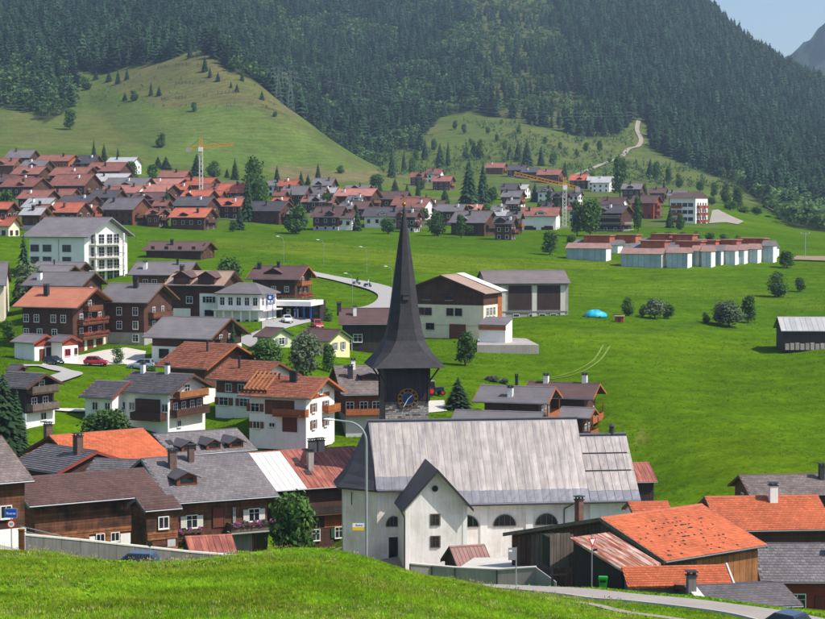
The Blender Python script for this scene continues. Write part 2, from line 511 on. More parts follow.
# centre: farm, barn, chalets behind the church
H('M18', (492, 283.5), (571, 282.7), (569.7, 270.6), (473, 270.6), 334, base=317, th0=2, pitch=.4)
H('M19', (472, 402), (548, 403.6), (557, 388), (481, 387), 226, h=4.6, th0=-14, W=10)
H('M19l', (448, 422), (540, 423), (547, 412.5), (457, 411.5), 218, h=3.2, th0=-10, ctrl=False)
H('M20', (521, 399), (593, 399), (602, 384.5), (528, 383), 238, h=5.6, th0=-16, W=10)
H('M20l', (556, 418), (590, 418), (597, 408), (562, 407.5), 232, h=5.0, th0=-16, ctrl=False)
# right
H('R1', (718, 528.5), (836, 529), (816, 496), (706.5, 496), 166, h=4.0, th0=12)
H('R2', (750, 493.5), (868, 493), (856, 473), (738, 474.7), 186, h=5, th0=12)
H('R3', (760, 582), (868, 582), (855, 543), (752, 543), 140, h=2.9, th0=8, ctrl=False)
H('O1', (665, 561), (765, 549.5), (705, 508), (595, 518), 127, h=5.2, th0=40, anchor='A', ctrl=False, wb=10.5)
H('R9', (631, 483), (658, 481.5), (650, 462), (622, 463), 208, h=3.2, th0=10)
H('R8', (634, 515), (674, 514), (668, 501), (628, 502), 176, h=2.6, th0=10, ctrl=False)
H('RB', (780.5, 329.5), (870, 331), (866, 317), (778, 317), 300, base=347, th0=2)

# ------------------------------------------------------------------ terrain
def cpt(*pts):
    for px, d, py in pts:
        CTRL.append(tuple(P(px, py, d)))
for px in (-300, 0, 200, 412, 620, 825, 1100):
    dz = max(0, px - 350) * .0022
    for q, z in ((20, 34.6 - dz), (40, 30.6 - dz * 2)):
        CTRL.append(((px - CX) / F * q * S, q * S, CAMZ - (CAMZ - z) * S))
cpt((-150, 58, 612), (0, 58, 617), (200, 58, 620), (400, 59, 626), (560, 60, 648), (700, 60, 680), (825, 60, 720), (1000, 60, 760))
cpt((-150, 99, 546), (0, 100, 555), (60, 102, 554), (105, 103, 567), (150, 103, 572), (200, 103, 569), (245, 103, 561), (290, 103, 554), (340, 103, 554), (365, 102, 559), (400, 100, 571), (425, 98, 579),
    (450, 97, 580), (500, 96, 590), (560, 93, 602), (620, 90, 613), (700, 85, 627))
cpt((-150, 117, 544), (0, 116, 550), (60, 117, 562), (130, 118, 574), (250, 118, 580), (350, 117, 585), (450, 111, 588), (520, 108, 591), (620, 103, 599), (700, 98.5, 607), (770, 94, 617), (830, 87, 633), (900, 78, 656), (1000, 72, 690))
cpt((-150, 128, 548), (50, 128, 560), (130, 128, 570), (250, 129, 576), (350, 132, 582), (450, 122, 587), (520, 117, 587), (600, 113, 589), (700, 108, 598), (825, 102, 614), (1000, 98, 628))
cpt((300, 178, 556), (330, 176, 561), (285, 165, 556), (250, 152, 560), (350, 165, 570), (370, 182, 569), (430, 182, 571), (520, 184, 570), (440, 140, 590), (520, 140, 594), (600, 128, 598), (650, 140, 596), (760, 128, 612), (860, 128, 622), (1000, 130, 630), (800, 150, 596))
cpt((560, 200, 528), (640, 195, 512), (690, 200, 508), (690, 230, 440), (690, 260, 396), (690, 300, 351), (690, 340, 319), (690, 400, 290), (690, 432, 270))
cpt((780, 215, 468), (800, 260, 400), (800, 300, 353), (800, 335, 330), (800, 400, 290), (800, 470, 258), (960, 220, 470), (960, 300, 355), (960, 400, 290), (960, 500, 250))
cpt((430, 202, 478), (440, 235, 411), (480, 240, 403), (600, 248, 408), (500, 282, 360), (450, 300, 341), (540, 320, 323), (610, 330, 319), (600, 400, 286), (600, 460, 258), (500, 430, 262), (500, 500, 245), (500, 560, 233))
cpt((300, 400, 263), (350, 375, 288), (300, 480, 244), (300, 560, 233), (200, 450, 252), (160, 400, 262), (225, 335, 306), (400, 480, 246), (400, 400, 268), (10, 420, 241), (60, 470, 232), (-150, 420, 240), (130, 520, 237))
cpt((60, 236, 381), (80, 224, 406), (30, 262, 361), (120, 266, 360), (60, 212, 420), (-150, 210, 425), (-150, 280, 345), (-150, 160, 520), (-150, 190, 480), (290, 240, 375), (290, 310, 318))
cpt((50, 560, 224), (50, 650, 197), (50, 760, 172), (50, 860, 154), (-150, 560, 224), (-150, 760, 172), (-150, 900, 140), (200, 560, 229), (200, 650, 202), (200, 760, 182), (200, 860, 167), (300, 620, 216), (300, 720, 194), (300, 820, 181), (300, 900, 174), (375, 890, 179))
cpt((400, 600, 223), (400, 700, 206), (400, 860, 188), (480, 600, 226), (480, 700, 211), (480, 860, 190), (480, 1000, 172), (480, 1150, 151), (480, 1300, 120), (600, 560, 232), (600, 700, 213), (600, 860, 195), (600, 1000, 178), (600, 1200, 150), (640, 1300, 130))
cpt((700, 520, 241), (700, 620, 223), (700, 760, 206), (700, 900, 191), (700, 1050, 179), (700, 1150, 168), (825, 540, 245), (825, 680, 234), (825, 820, 222), (825, 960, 207), (825, 1100, 190), (825, 1250, 168), (1000, 700, 235), (1000, 960, 210), (1000, 1250, 180))
cpt((700, 1300, 145), (700, 1500, 108), (700, 1700, 68), (700, 1900, 30), (705, 2050, 8), (705, 2300, 40), (760, 1500, 118), (760, 1700, 88), (760, 1950, 56), (760, 2150, 80), (825, 1600, 122), (825, 1850, 90), (825, 2100, 115),
    (930, 1700, 140), (930, 2000, 170), (600, 1600, 68), (600, 1900, 8), (600, 2100, -40), (600, 2400, -60), (650, 2050, -25), (650, 2300, -20), (1150, 1600, 180), (1150, 2100, 210))
cpt((400, 1050, 172), (400, 1200, 145), (400, 1500, 85), (400, 1800, 20), (400, 2000, -25), (400, 2300, -55), (500, 1500, 82), (500, 1800, 22), (500, 2000, -22))
# the meadow spur on the left with the dark wood behind it
cpt((100, 1000, 118), (100, 1120, 87), (100, 1250, 60), (100, 1500, 12), (100, 1700, -25), (100, 2000, -60), (0, 970, 125), (0, 1100, 95), (0, 1250, 60), (0, 1500, 12), (0, 1700, -25), (-150, 970, 122), (-150, 1250, 58), (-150, 1600, -5), (-150, 2000, -60),
    (-450, 970, 122), (-450, 1250, 58), (-450, 1600, -5), (200, 940, 140), (200, 1010, 103), (200, 1060, 76), (215, 1110, 50), (255, 1070, 79), (300, 1010, 116), (340, 960, 149), (370, 925, 173), (255, 950, 140), (300, 940, 150),
    (300, 1150, 140), (300, 1250, 122), (300, 1500, 72), (300, 1800, 14), (300, 2050, -40), (255, 1180, 100), (255, 1300, 84), (255, 1550, 40), (255, 1900, -30), (215, 1260, 62), (215, 1500, 22), (215, 1800, -35), (350, 1080, 162), (340, 2300, -60))
for px in (-450, 0, 300, 500):
    cpt((px, 2700, -30))
cpt((760, 2700, 140), (1000, 2700, 220), (1150, 2700, 235))

def vnoise(x, y, s, seed=0):
    x = np.asarray(x) / s; y = np.asarray(y) / s
    xi, yi = np.floor(x).astype(np.int64), np.floor(y).astype(np.int64)
    fx, fy = x - xi, y - yi
    fx, fy = fx * fx * (3 - 2 * fx), fy * fy * (3 - 2 * fy)
    def h(i, j):
        n = (i * 374761393 + j * 668265263 + seed * 974711) & 0x7fffffff
        n = ((n ^ (n >> 13)) * 1274126177) & 0x7fffffff
        return ((n ^ (n >> 16)) & 0xffff) / 65535.0
    return (h(xi, yi) * (1 - fx) + h(xi + 1, yi) * fx) * (1 - fy) + (h(xi, yi + 1) * (1 - fx) + h(xi + 1, yi + 1) * fx) * fy

CT = np.array(CTRL)
def uv_of(x, y):
    y = np.maximum(y, 20.0)
    return (CX + F * x / y) / 150.0, np.log(y) * 4.0
cu, cv = uv_of(CT[:, 0], CT[:, 1])
cw = (CAMZ - CT[:, 2]) / CT[:, 1] * 1000.0
def kern(a, b, c, d):
    r2 = (a - c) ** 2 + (b - d) ** 2 + 1e-9
    return .5 * r2 * np.log(r2)
nC = len(CT)
A_ = np.zeros((nC + 3, nC + 3))
A_[:nC, :nC] = kern(cu[:, None], cv[:, None], cu[None], cv[None]) + np.eye(nC) * .015
Pm = np.stack([np.ones(nC), cu, cv], 1)
A_[:nC, nC:] = Pm; A_[nC:, :nC] = Pm.T
SOL = np.linalg.solve(A_, np.concatenate([cw, np.zeros(3)]))
def tz(x, y):
    """height of the ground"""
    x = np.atleast_1d(np.asarray(x, float)); y = np.atleast_1d(np.asarray(y, float))
    out = np.zeros(len(x))
    for s in range(0, len(x), 20000):
        xs, ys = x[s:s + 20000], y[s:s + 20000]
        yc = np.maximum(ys, 20.0)
        u, v = uv_of(xs, yc)
        w = kern(u[:, None], v[:, None], cu[None], cv[None]) @ SOL[:nC] + SOL[nC] + SOL[nC + 1] * u + SOL[nC + 2] * v
        fo = np.clip((ys / S - 45) / 15, 0, 1) * np.clip((107 - ys / S) / 5, 0, 1) * np.clip((640 - u * 150) / 60, 0, 1)
        out[s:s + 20000] = CAMZ - w * yc / 1000.0 + (yc - ys) * .19 + fo * ((vnoise(xs, ys, 5.5, 61) - .5) * .42 + (vnoise(xs, ys, 2.2, 62) - .5) * .16)
    return out
def gz(x, y):
    return float(tz(x, y)[0])
def ground_at(px, py, dmin=130.0, dmax=2600.0):
    """first place behind dmin where the sight line meets the ground"""
    ds = np.geomspace(dmin * S, dmax * S, 1400)
    dx, dz = (px - CX) / F, -(py - CY) / F
    k = ds / (cp + dz * sp)
    hit = np.nonzero(CAMZ + (-sp + dz * cp) * k <= tz(dx * k, ds))[0]
    d = ds[hit[0]] if len(hit) else dmax * S
    p = P(px, py, d / S)
    return Vector((p.x, p.y, gz(p.x, p.y)))

def inpoly(px, py, poly):
    ins = np.zeros(len(px), bool)
    n = len(poly)
    for i in range(n):
        x0, y0 = poly[i]; x1, y1 = poly[(i + 1) % n]
        if y0 == y1: continue
        c = ((y0 > py) != (y1 > py)) & (px < (x1 - x0) * (py - y0) / (y1 - y0) + x0)
        ins ^= c
    return ins
def npix(x, y, z):
    zz = z - CAMZ; f = y * cp - zz * sp
    return CX + F * x / f, CY - F * (y * sp + zz * cp) / f

# where the woods stand (outlines read off the photograph, on the ground behind the village)
W_LEFT = [(-900, 66), (0, 62), (35, 58), (70, 70), (105, 74), (130, 66), (165, 62), (190, 52), (215, 48), (215, -300), (-900, -300)]
W_DECI = [(-100, 70), (0, 70), (40, 58), (66, 70), (76, 84), (74, 106), (60, 116), (45, 124), (28, 112), (0, 108), (-100, 108)]
W_MAIN = [(205, -300), (205, 52), (300, 122), (372, 176), (384, 166), (398, 150), (420, 152), (424, 136), (440, 118), (470, 112), (520, 122), (560, 130), (585, 138), (618, 136), (632, 118), (646, 120), (652, 150), (690, 166), (720, 178), (745, 190), (770, 212), (800, 234), (870, 246), (1300, 250), (1300, -300)]
W_THIN = [(455, -20), (530, -20), (565, 20), (570, 60), (545, 75), (600, 110), (590, 135), (500, 118), (470, 80), (480, 40)]
PATH_CUT = [(630, 160), (636, 118), (645, 118), (650, 135), (640, 160)]

cols = np.concatenate([np.arange(-760, -60, 28.0), np.arange(-60, 886, 4.5), np.arange(886, 1600, 28.0)])
rows = np.concatenate([np.arange(-30, 20, 5.0), np.geomspace(20, 2700, 455)]) * S
GX = ((cols[None, :] - CX) / F) * (np.maximum(rows[:, None], 0) + 14 * np.exp(-np.maximum(rows[:, None], 0) / 60.0) + 6)
GY = np.repeat(rows[:, None], len(cols), 1)
gx, gy = GX.ravel(), GY.ravel()
gzv = tz(gx, gy)
nr, nc = GX.shape
idx = np.arange(nr * nc).reshape(nr, nc)
gf = np.stack([idx[:-1, :-1], idx[:-1, 1:], idx[1:, 1:], idx[1:, :-1]], -1).reshape(-1, 4)

# ground cover colours: mown valley grass, dry hill grass, wood floor, hay strips
def forest_mask(px, py, d):
    far = d > 1010
    f = (inpoly(px, py, W_LEFT) & (d > 1120)) | inpoly(px, py, W_DECI) & (d > 950) & (d < 1300) | (inpoly(px, py, W_MAIN) & (d > np.where(px > 690, 700, 1060)))
    return f & ~inpoly(px, py, PATH_CUT)
gpx, gpy = npix(gx, np.maximum(gy, 5.0), gzv)
gd = gy / S
def c3(r, g, b): return np.array([lin(r), lin(g), lin(b)])
colr = np.tile(c3(96, 132, 14), (len(gx), 1))
def blend(mask, c, a=1.0):
    w = (mask.astype(float) * a)[:, None]
    colr[:] = colr * (1 - w) + c * w
sm = lambda t: np.clip(t, 0, 1) ** 2 * (3 - 2 * np.clip(t, 0, 1))
n1, n2, n3 = vnoise(gx, gy, 45, 1), vnoise(gx, gy, 16, 2), vnoise(gx, gy, 110, 3)
blend(sm((n1 * .6 + n2 * .4 - .45) * 4), c3(112, 142, 18), .6)
blend(sm((n3 - .5) * 4) * (gd > 180), c3(80, 118, 18), .5)
blend((gd > 330) & (gd < 560), c3(92, 132, 26), .45)
blend(inpoly(gpx, gpy, [(215, 238), (330, 243), (420, 253), (560, 261), (650, 261), (650, 268), (520, 270), (430, 273), (330, 259), (215, 247)]) & (gd > 360) & (gd < 520), c3(134, 152, 42), .5)
blend(inpoly(gpx, gpy, [(575, 285), (690, 282), (825, 300), (825, 312), (690, 296), (575, 296)]) & (gd > 300) & (gd < 460), c3(124, 146, 40), .35)
blend(sm((gd - 110) / 20.) * sm((130 - gd) / 20.) * 0 + sm((125 - gd) / 25.), c3(94, 136, 32), .7)
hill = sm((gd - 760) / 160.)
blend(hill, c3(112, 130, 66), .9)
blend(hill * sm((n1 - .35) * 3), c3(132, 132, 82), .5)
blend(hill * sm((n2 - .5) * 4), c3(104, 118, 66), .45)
spur = inpoly(gpx, gpy, [(105, 90), (160, 108), (230, 104), (290, 125), (330, 150), (360, 172), (250, 168), (170, 165), (120, 130)]) & (gd > 820) & (gd < 1120)
terr = .5 + .5 * np.sin(gpy * 1.1 + gpx * .05 + n1 * 3)
blend(spur * (.5 + .3 * terr), c3(118, 146, 66), .8)
blend((inpoly(gpx, gpy, [(85, 98), (110, 92), (190, 140), (150, 152), (110, 125)]) & (gd > 850) & (gd < 1120)), c3(96, 112, 62), .55)
blend(inpoly(gpx, gpy, [(270, 166), (380, 172), (380, 182), (275, 181)]) & (gd > 780), c3(160, 138, 108), .6)
blend((inpoly(gpx, gpy, [(108, 88), (130, 68), (215, 46), (260, 82), (305, 118), (235, 103), (165, 107)]) & (gd > 850) & (gd < 1150)) * (.45 + .55 * n2), c3(136, 128, 84), .8)
vil = ((gd > 575) & (gd < 800) & (gpx < 720) & (gpy < 233)) * sm((vnoise(gx, gy, 13, 71) - .42) * 5)
blend(vil, c3(128, 122, 108), .6)
fm = forest_mask(gpx, gpy, gd)
blend(fm, c3(66, 76, 48), .85)
blend(fm & inpoly(gpx, gpy, W_THIN), c3(118, 124, 76), .7)
blend(inpoly(gpx, gpy, [(545, 55), (560, 62), (600, 92), (596, 96), (555, 70)]) & (gd > 1200), c3(138, 138, 108), .7)
# tracks worn into the meadow and a dry patch
def near_line(pts, wpx):
    dmin = np.full(len(gx), 1e9)
    for (x0, y0), (x1, y1) in zip(pts[:-1], pts[1:]):
        t = np.clip(((gpx - x0) * (x1 - x0) + (gpy - y0) * (y1 - y0)) / ((x1 - x0) ** 2 + (y1 - y0) ** 2), 0, 1)
        dmin = np.minimum(dmin, np.hypot(gpx - x0 - t * (x1 - x0), gpy - y0 - t * (y1 - y0)))
    return sm(1 - dmin / wpx)
blend(inpoly(gpx, gpy, [(628, 438), (640, 432), (650, 436), (640, 444)]) & (gd > 190) & (gd < 330), c3(150, 142, 80), .5)
blend(near_line([(580, 329), (640, 333), (700, 322)], 5.0) * (gd > 250) * (gd < 420), c3(70, 104, 44), .5)
colr *= np.interp(gd, [105, 130, 500, 800, 1100], [.66, .55, .54, .53, .52])[:, None]
ground_me = bpy.data.meshes.new('ground')
ground_me.vertices.add(len(gx))
ground_me.vertices.foreach_set('co', np.stack([gx, gy, gzv], 1).astype(np.float32).ravel())
ground_me.loops.add(gf.size); ground_me.loops.foreach_set('vertex_index', gf.astype(np.int32).ravel())
ground_me.polygons.add(len(gf)); ground_me.polygons.foreach_set('loop_start', np.arange(0, gf.size, 4, dtype=np.int32))
ground_me.polygons.foreach_set('use_smooth', np.ones(len(gf), bool))
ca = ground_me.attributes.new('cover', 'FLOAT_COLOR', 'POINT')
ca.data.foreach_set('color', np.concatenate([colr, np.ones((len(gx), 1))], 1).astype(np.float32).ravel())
ground_me.update(calc_edges=True)
def grass_material():
    m = bpy.data.materials.new('meadow'); m.use_nodes = True
    N, Lk = m.node_tree.nodes, m.node_tree.links
    bs = N['Principled BSDF']; bs.inputs['Roughness'].default_value = .95; bs.inputs['Specular IOR Level'].default_value = .0
    at = N.new('ShaderNodeAttribute'); at.attribute_name = 'cover'
    ge = N.new('ShaderNodeNewGeometry')
    cur = at.outputs['Color']
    hs = []
    for s, k in ((.03, .1), (.1, .15), (.45, .18), (1.8, .2), (7.0, .18)):
        n = N.new('ShaderNodeTexNoise'); n.inputs['Scale'].default_value = s; n.inputs['Detail'].default_value = 3
        Lk.new(ge.outputs['Position'], n.inputs['Vector'])
        mr = N.new('ShaderNodeMapRange')
        mr.inputs[1].default_value, mr.inputs[2].default_value = .3, .7
        mr.inputs[3].default_value, mr.inputs[4].default_value = 1 - k, 1 + k
        Lk.new(n.outputs['Fac'], mr.inputs[0])
        mx = N.new('ShaderNodeMix'); mx.data_type = 'RGBA'; mx.blend_type = 'MULTIPLY'; mx.inputs[0].default_value = 1
        Lk.new(cur, mx.inputs[6]); Lk.new(mr.outputs[0], mx.inputs[7])
        cur = mx.outputs[2]; hs.append(n.outputs['Fac'])
    wv = N.new('ShaderNodeTexWave'); wv.inputs['Scale'].default_value = .045; wv.inputs['Distortion'].default_value = 3.0; wv.inputs['Detail'].default_value = 2; wv.inputs['Detail Scale'].default_value = .4
    mpn = N.new('ShaderNodeMapping'); mpn.inputs['Rotation'].default_value = (0, 0, 1.25)
    Lk.new(ge.outputs['Position'], mpn.inputs[0]); Lk.new(mpn.outputs[0], wv.inputs['Vector'])
    mr = N.new('ShaderNodeMapRange'); mr.inputs[3].default_value, mr.inputs[4].default_value = .93, 1.07
    Lk.new(wv.outputs['Fac'], mr.inputs[0])
    mx = N.new('ShaderNodeMix'); mx.data_type = 'RGBA'; mx.blend_type = 'MULTIPLY'; mx.inputs[0].default_value = 1
    Lk.new(cur, mx.inputs[6]); Lk.new(mr.outputs[0], mx.inputs[7]); cur = mx.outputs[2]
    Lk.new(cur, bs.inputs['Base Color'])
    bn = N.new('ShaderNodeBump'); bn.inputs['Strength'].default_value = .5; bn.inputs['Distance'].default_value = .25
    Lk.new(hs[2], bn.inputs['Height']); Lk.new(bn.outputs[0], bs.inputs['Normal'])
    MATS['meadow'] = m
    return m
ground_me.materials.append(grass_material())
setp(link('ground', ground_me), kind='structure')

# far blue mountain on the right
fm_px = np.concatenate([np.linspace(700, 900, 90), np.linspace(910, 1500, 30)]); fm_r = np.linspace(0, 1, 40)
vv = []
for t in fm_r:
    for q in fm_px:
        top = np.interp(q, [700, 760, 790, 805, 825, 870, 950, 1100, 1500], [110, 82, 55, 43, 26, 4, -20, -10, 40])
        top += (vnoise(q, 0, 9, 5) - .5) * 6 + (vnoise(q, 0, 3.2, 6) - .5) * 2.4
        py = 230 + (top - 230) * t
        d = 3300 + 600 * t + ((vnoise(q, t * 300, 22, 8) - .5) * 300 + (vnoise(q, t * 300, 7, 9) - .5) * 110) * (1 - t * .5)
        vv.append(P(q, py, float(d)))
for q in fm_px:
    vv.append(P(q, 300, 6500))
vv = np.array([tuple(p) for p in vv])
fi = np.arange(41 * 120).reshape(41, 120)
ff = np.stack([fi[:-1, :-1], fi[:-1, 1:], fi[1:, 1:], fi[1:, :-1]], -1).reshape(-1, 4)
mt('mountain', C(34, 52, 42), var=.3, scale=.006, rough=.95, col2=C(150, 140, 118), mix_scale=.004, sharp=(.62, .76), spec=.05)
setp(link('far_mountain', np_mesh('far_mountain', vv, ff, 'mountain', smooth=True)), kind='structure')

# ------------------------------------------------------------------ roads and paved ground
def smooth_path(pts, n=8):
    out = []
    q = [pts[0]] + list(pts) + [pts[-1]]
    for i in range(1, len(q) - 2):
        p0, p1, p2, p3 = q[i - 1], q[i], q[i + 1], q[i + 2]
        for k in range(n):
            t = k / n
            out.append(.5 * ((2 * p1) + (-p0 + p2) * t + (2 * p0 - 5 * p1 + 4 * p2 - p3) * t * t + (-p0 + 3 * p1 - 3 * p2 + p3) * t ** 3))
    out.append(pts[-1])
    return out
def ribbon(name, pts, width, m, lift=.1, off=0.0, thick=0.0, n=8, cross=4):
    c = smooth_path([Vector((p.x, p.y)) for p in pts], n)
    V, Fc = [], []
    for i, p in enumerate(c):
        t = (c[min(i + 1, len(c) - 1)] - c[max(i - 1, 0)]).normalized()
        s = Vector((t.y, -t.x))
        for j in range(cross + 1):
            q = p + s * (off + width * (j / cross - .5))
            V.append((q.x, q.y))
    V = np.array(V)
    z = tz(V[:, 0], V[:, 1]).reshape(len(c), cross + 1)
    z = np.maximum(z, np.repeat(z.mean(1, keepdims=True), cross + 1, 1) * .6 + z * .4) + lift
    VV = np.concatenate([V, z.reshape(-1, 1)], 1)
    ix = np.arange(len(V)).reshape(len(c), cross + 1)
    Fc = np.stack([ix[:-1, :-1], ix[:-1, 1:], ix[1:, 1:], ix[1:, :-1]], -1).reshape(-1, 4)
    if thick:
        lo = VV.copy(); lo[:, 2] -= thick
        b = len(VV); VV = np.concatenate([VV, lo])
        L0, R0 = ix[:, 0], ix[:, -1]
        Fc = np.concatenate([Fc, np.stack([L0[:-1], L0[1:], L0[1:] + b, L0[:-1] + b], -1), np.stack([R0[1:], R0[:-1], R0[:-1] + b, R0[1:] + b], -1)])
    o = link(name, np_mesh(name, VV, Fc, m, smooth=not thick))
    setp(o, kind='structure')
    return o
def patch(name, poly, m, lift=.12, dmin=130.0, res=1.2):
    """paved area: outline of ground pixels, filled with a draped grid"""
    pts = [ground_at(px, py, dmin) for px, py in poly]
    bm = bmesh.new()
    vs = [bm.verts.new((p.x, p.y, 0)) for p in pts]
    f = bm.faces.new(vs)
    bmesh.ops.triangulate(bm, faces=[f])
    for _ in range(4):
        lg = [e for e in bm.edges if e.calc_length() > res * 2.5]
        if not lg: break
        bmesh.ops.subdivide_edges(bm, edges=lg, cuts=1)
        bmesh.ops.triangulate(bm, faces=bm.faces[:])
    zz = tz([v.co.x for v in bm.verts], [v.co.y for v in bm.verts])
    for v, z in zip(bm.verts, zz): v.co.z = z + lift
    bmesh.ops.recalc_face_normals(bm, faces=bm.faces)
    me = bpy.data.meshes.new(name); bm.to_mesh(me); bm.free()
    me.materials.append(mat(m))
    if me.polygons and me.polygons[0].normal.z < 0: me.flip_normals()
    return setp(link(name, me), kind='structure')
near_road = [P(-140, 543, 117), P(-60, 546, 116.5), P(0, 549, 116), P(60, 562, 117), P(130, 574, 118), P(250, 580, 118), P(350, 585, 117), P(450, 588, 111.5), P(520, 591, 108), P(620, 599, 103), P(700, 607, 98.5), P(770, 617, 94), P(830, 633, 87), P(900, 656, 78), P(980, 690, 70)]
ribbon('road', near_road, 5.2, 'asphalt', lift=.07, n=14, cross=8)
ribbon('kerb', near_road, .22, 'kerb_stone', lift=.19, off=2.73, thick=.3, n=14, cross=2)
ribbon('footpath', [P(575, 607.5, 92.5), P(625, 614.5, 90.4), P(680, 622, 88), P(740, 632, 84)], 1.0, 'gravel', lift=.06, n=10)
ribbon('pavement', [P(-120, 550, 110), P(-40, 550, 109.5), P(4, 550, 109), P(18, 551, 108.5)], 1.0, 'paving', lift=.12, n=8)
g = ground_at
ribbon('valley_road', [g(285, 268), g(305, 273), g(325, 277.5), g(345, 281.5), g(365, 286), g(382, 290.5), g(391, 296), g(388, 303), g(376, 308.5), g(355, 312)], 6.0, 'asphalt_far', lift=.25, n=10)
patch('forecourt', [(40, 366), (62, 364), (96, 366), (124, 365), (143, 368), (146, 352), (126, 348), (104, 351), (80, 356), (58, 355)], 'paving')
ribbon('lane', [g(20, 366.5), g(45, 367), g(60, 371), g(72, 374), g(60, 379), g(48, 383)], 3.4, 'asphalt_far', lift=.2)
ribbon('garden_path', [g(52, 411), g(65, 411.5), g(88, 411)], 1.8, 'paving', lift=.15)
patch('station_yard', [(235, 341), (262, 330), (262, 322), (300, 318), (322, 316), (316, 322), (275, 333), (262, 342), (250, 348)], 'asphalt_far')
patch('churchyard', [(330, 553), (336, 549), (352, 545), (380, 552), (420, 553), (470, 556), (560, 556), (640, 552), (650, 538), (640, 530), (720, 545), (690, 572), (600, 580), (540, 584), (470, 584), (400, 582), (350, 574), (325, 564)], 'gravel', lift=.1, dmin=136, res=3)  # unseen gravel, added to bounce neutral light onto the church walls
patch('farm_yard', [(424, 414), (447, 412), (444, 401), (428, 402)], 'paving')
ribbon('gravel_track', [g(575, 176, 600), g(597, 167, 600), g(610, 162, 600), g(622, 157, 600), g(628, 150, 600), g(638, 147, 700), g(641, 140, 700), g(637, 130, 800), g(639, 120, 800)], 3.6, 'gravel', lift=.5, n=6)
patch('gravel_bank', [(709, 224), (712, 211), (718, 210), (732, 217), (744, 222), (738, 225), (726, 223)], 'gravel', lift=.28, dmin=450, res=2)
patch('earth_strip', [(792, 261), (826, 262), (850, 263), (850, 259), (826, 257.5), (796, 257)], 'bare_soil', lift=.4, dmin=380, res=3)
patch('earth_bank', [(764, 207), (768, 203), (786, 211), (782, 216)], 'bare_soil', lift=.6, dmin=600, res=4)
ribbon('wheel_track', [g(540, 379.5, 190), g(560, 376, 190), g(578, 370, 190), g(594, 360, 190), g(603, 346, 190)], .34, 'dry_grass', lift=.08, n=14, cross=2)
ribbon('wheel_track', [g(548, 379.8, 190), g(568, 376.5, 190), g(586, 370, 190), g(601, 359.5, 190), g(610, 346, 190)], .34, 'dry_grass', lift=.08, n=14, cross=2)
# ------------------------------------------------------------------ house builder
WIN = {}
def win_mesh(w, h, frame='white_paint', far=False):
    """window: pane mesh and frame mesh, x along the wall, -y outwards, centred at the sill middle"""
    k = (round(w, 2), round(h, 2), frame, far)
    if k in WIN: return WIN[k]
    t = min(.09, w * .1)
    fr = MB()
    fr.box(-w / 2 - t, w / 2 + t, -.07, 0, h, h + t); fr.box(-w / 2 - t, w / 2 + t, -.07, 0, -t, 0)
    fr.box(-w / 2 - t, -w / 2, -.07, 0, 0, h); fr.box(w / 2, w / 2 + t, -.07, 0, 0, h)
    if not far:
        fr.box(-.03, .03, -.055, 0, 0, h)
        if h > 1.0: fr.box(-w / 2, w / 2, -.052, 0, h * .66 - .02, h * .66 + .02)
    p = MB(); p.box(-w / 2, w / 2, -.02, 0, 0, h)
    sl = MB(); sl.box(-w / 2 - .12, w / 2 + .12, -.16, 0, -t - .06, -t - .005)
    WIN[k] = (p.mesh('window', 'glass'), fr.mesh('frame', frame), sl.mesh('sill', 'concrete_pale'))
    return WIN[k]
SHUT = {}
def shutter_mesh(w, h, m):
    k = (round(w, 2), round(h, 2), m)
    if k not in SHUT:
        b = MB(); b.box(-w / 2, w / 2, -.05, -.004, 0, h)
        SHUT[k] = b.mesh('shutter', m)
    return SHUT[k]

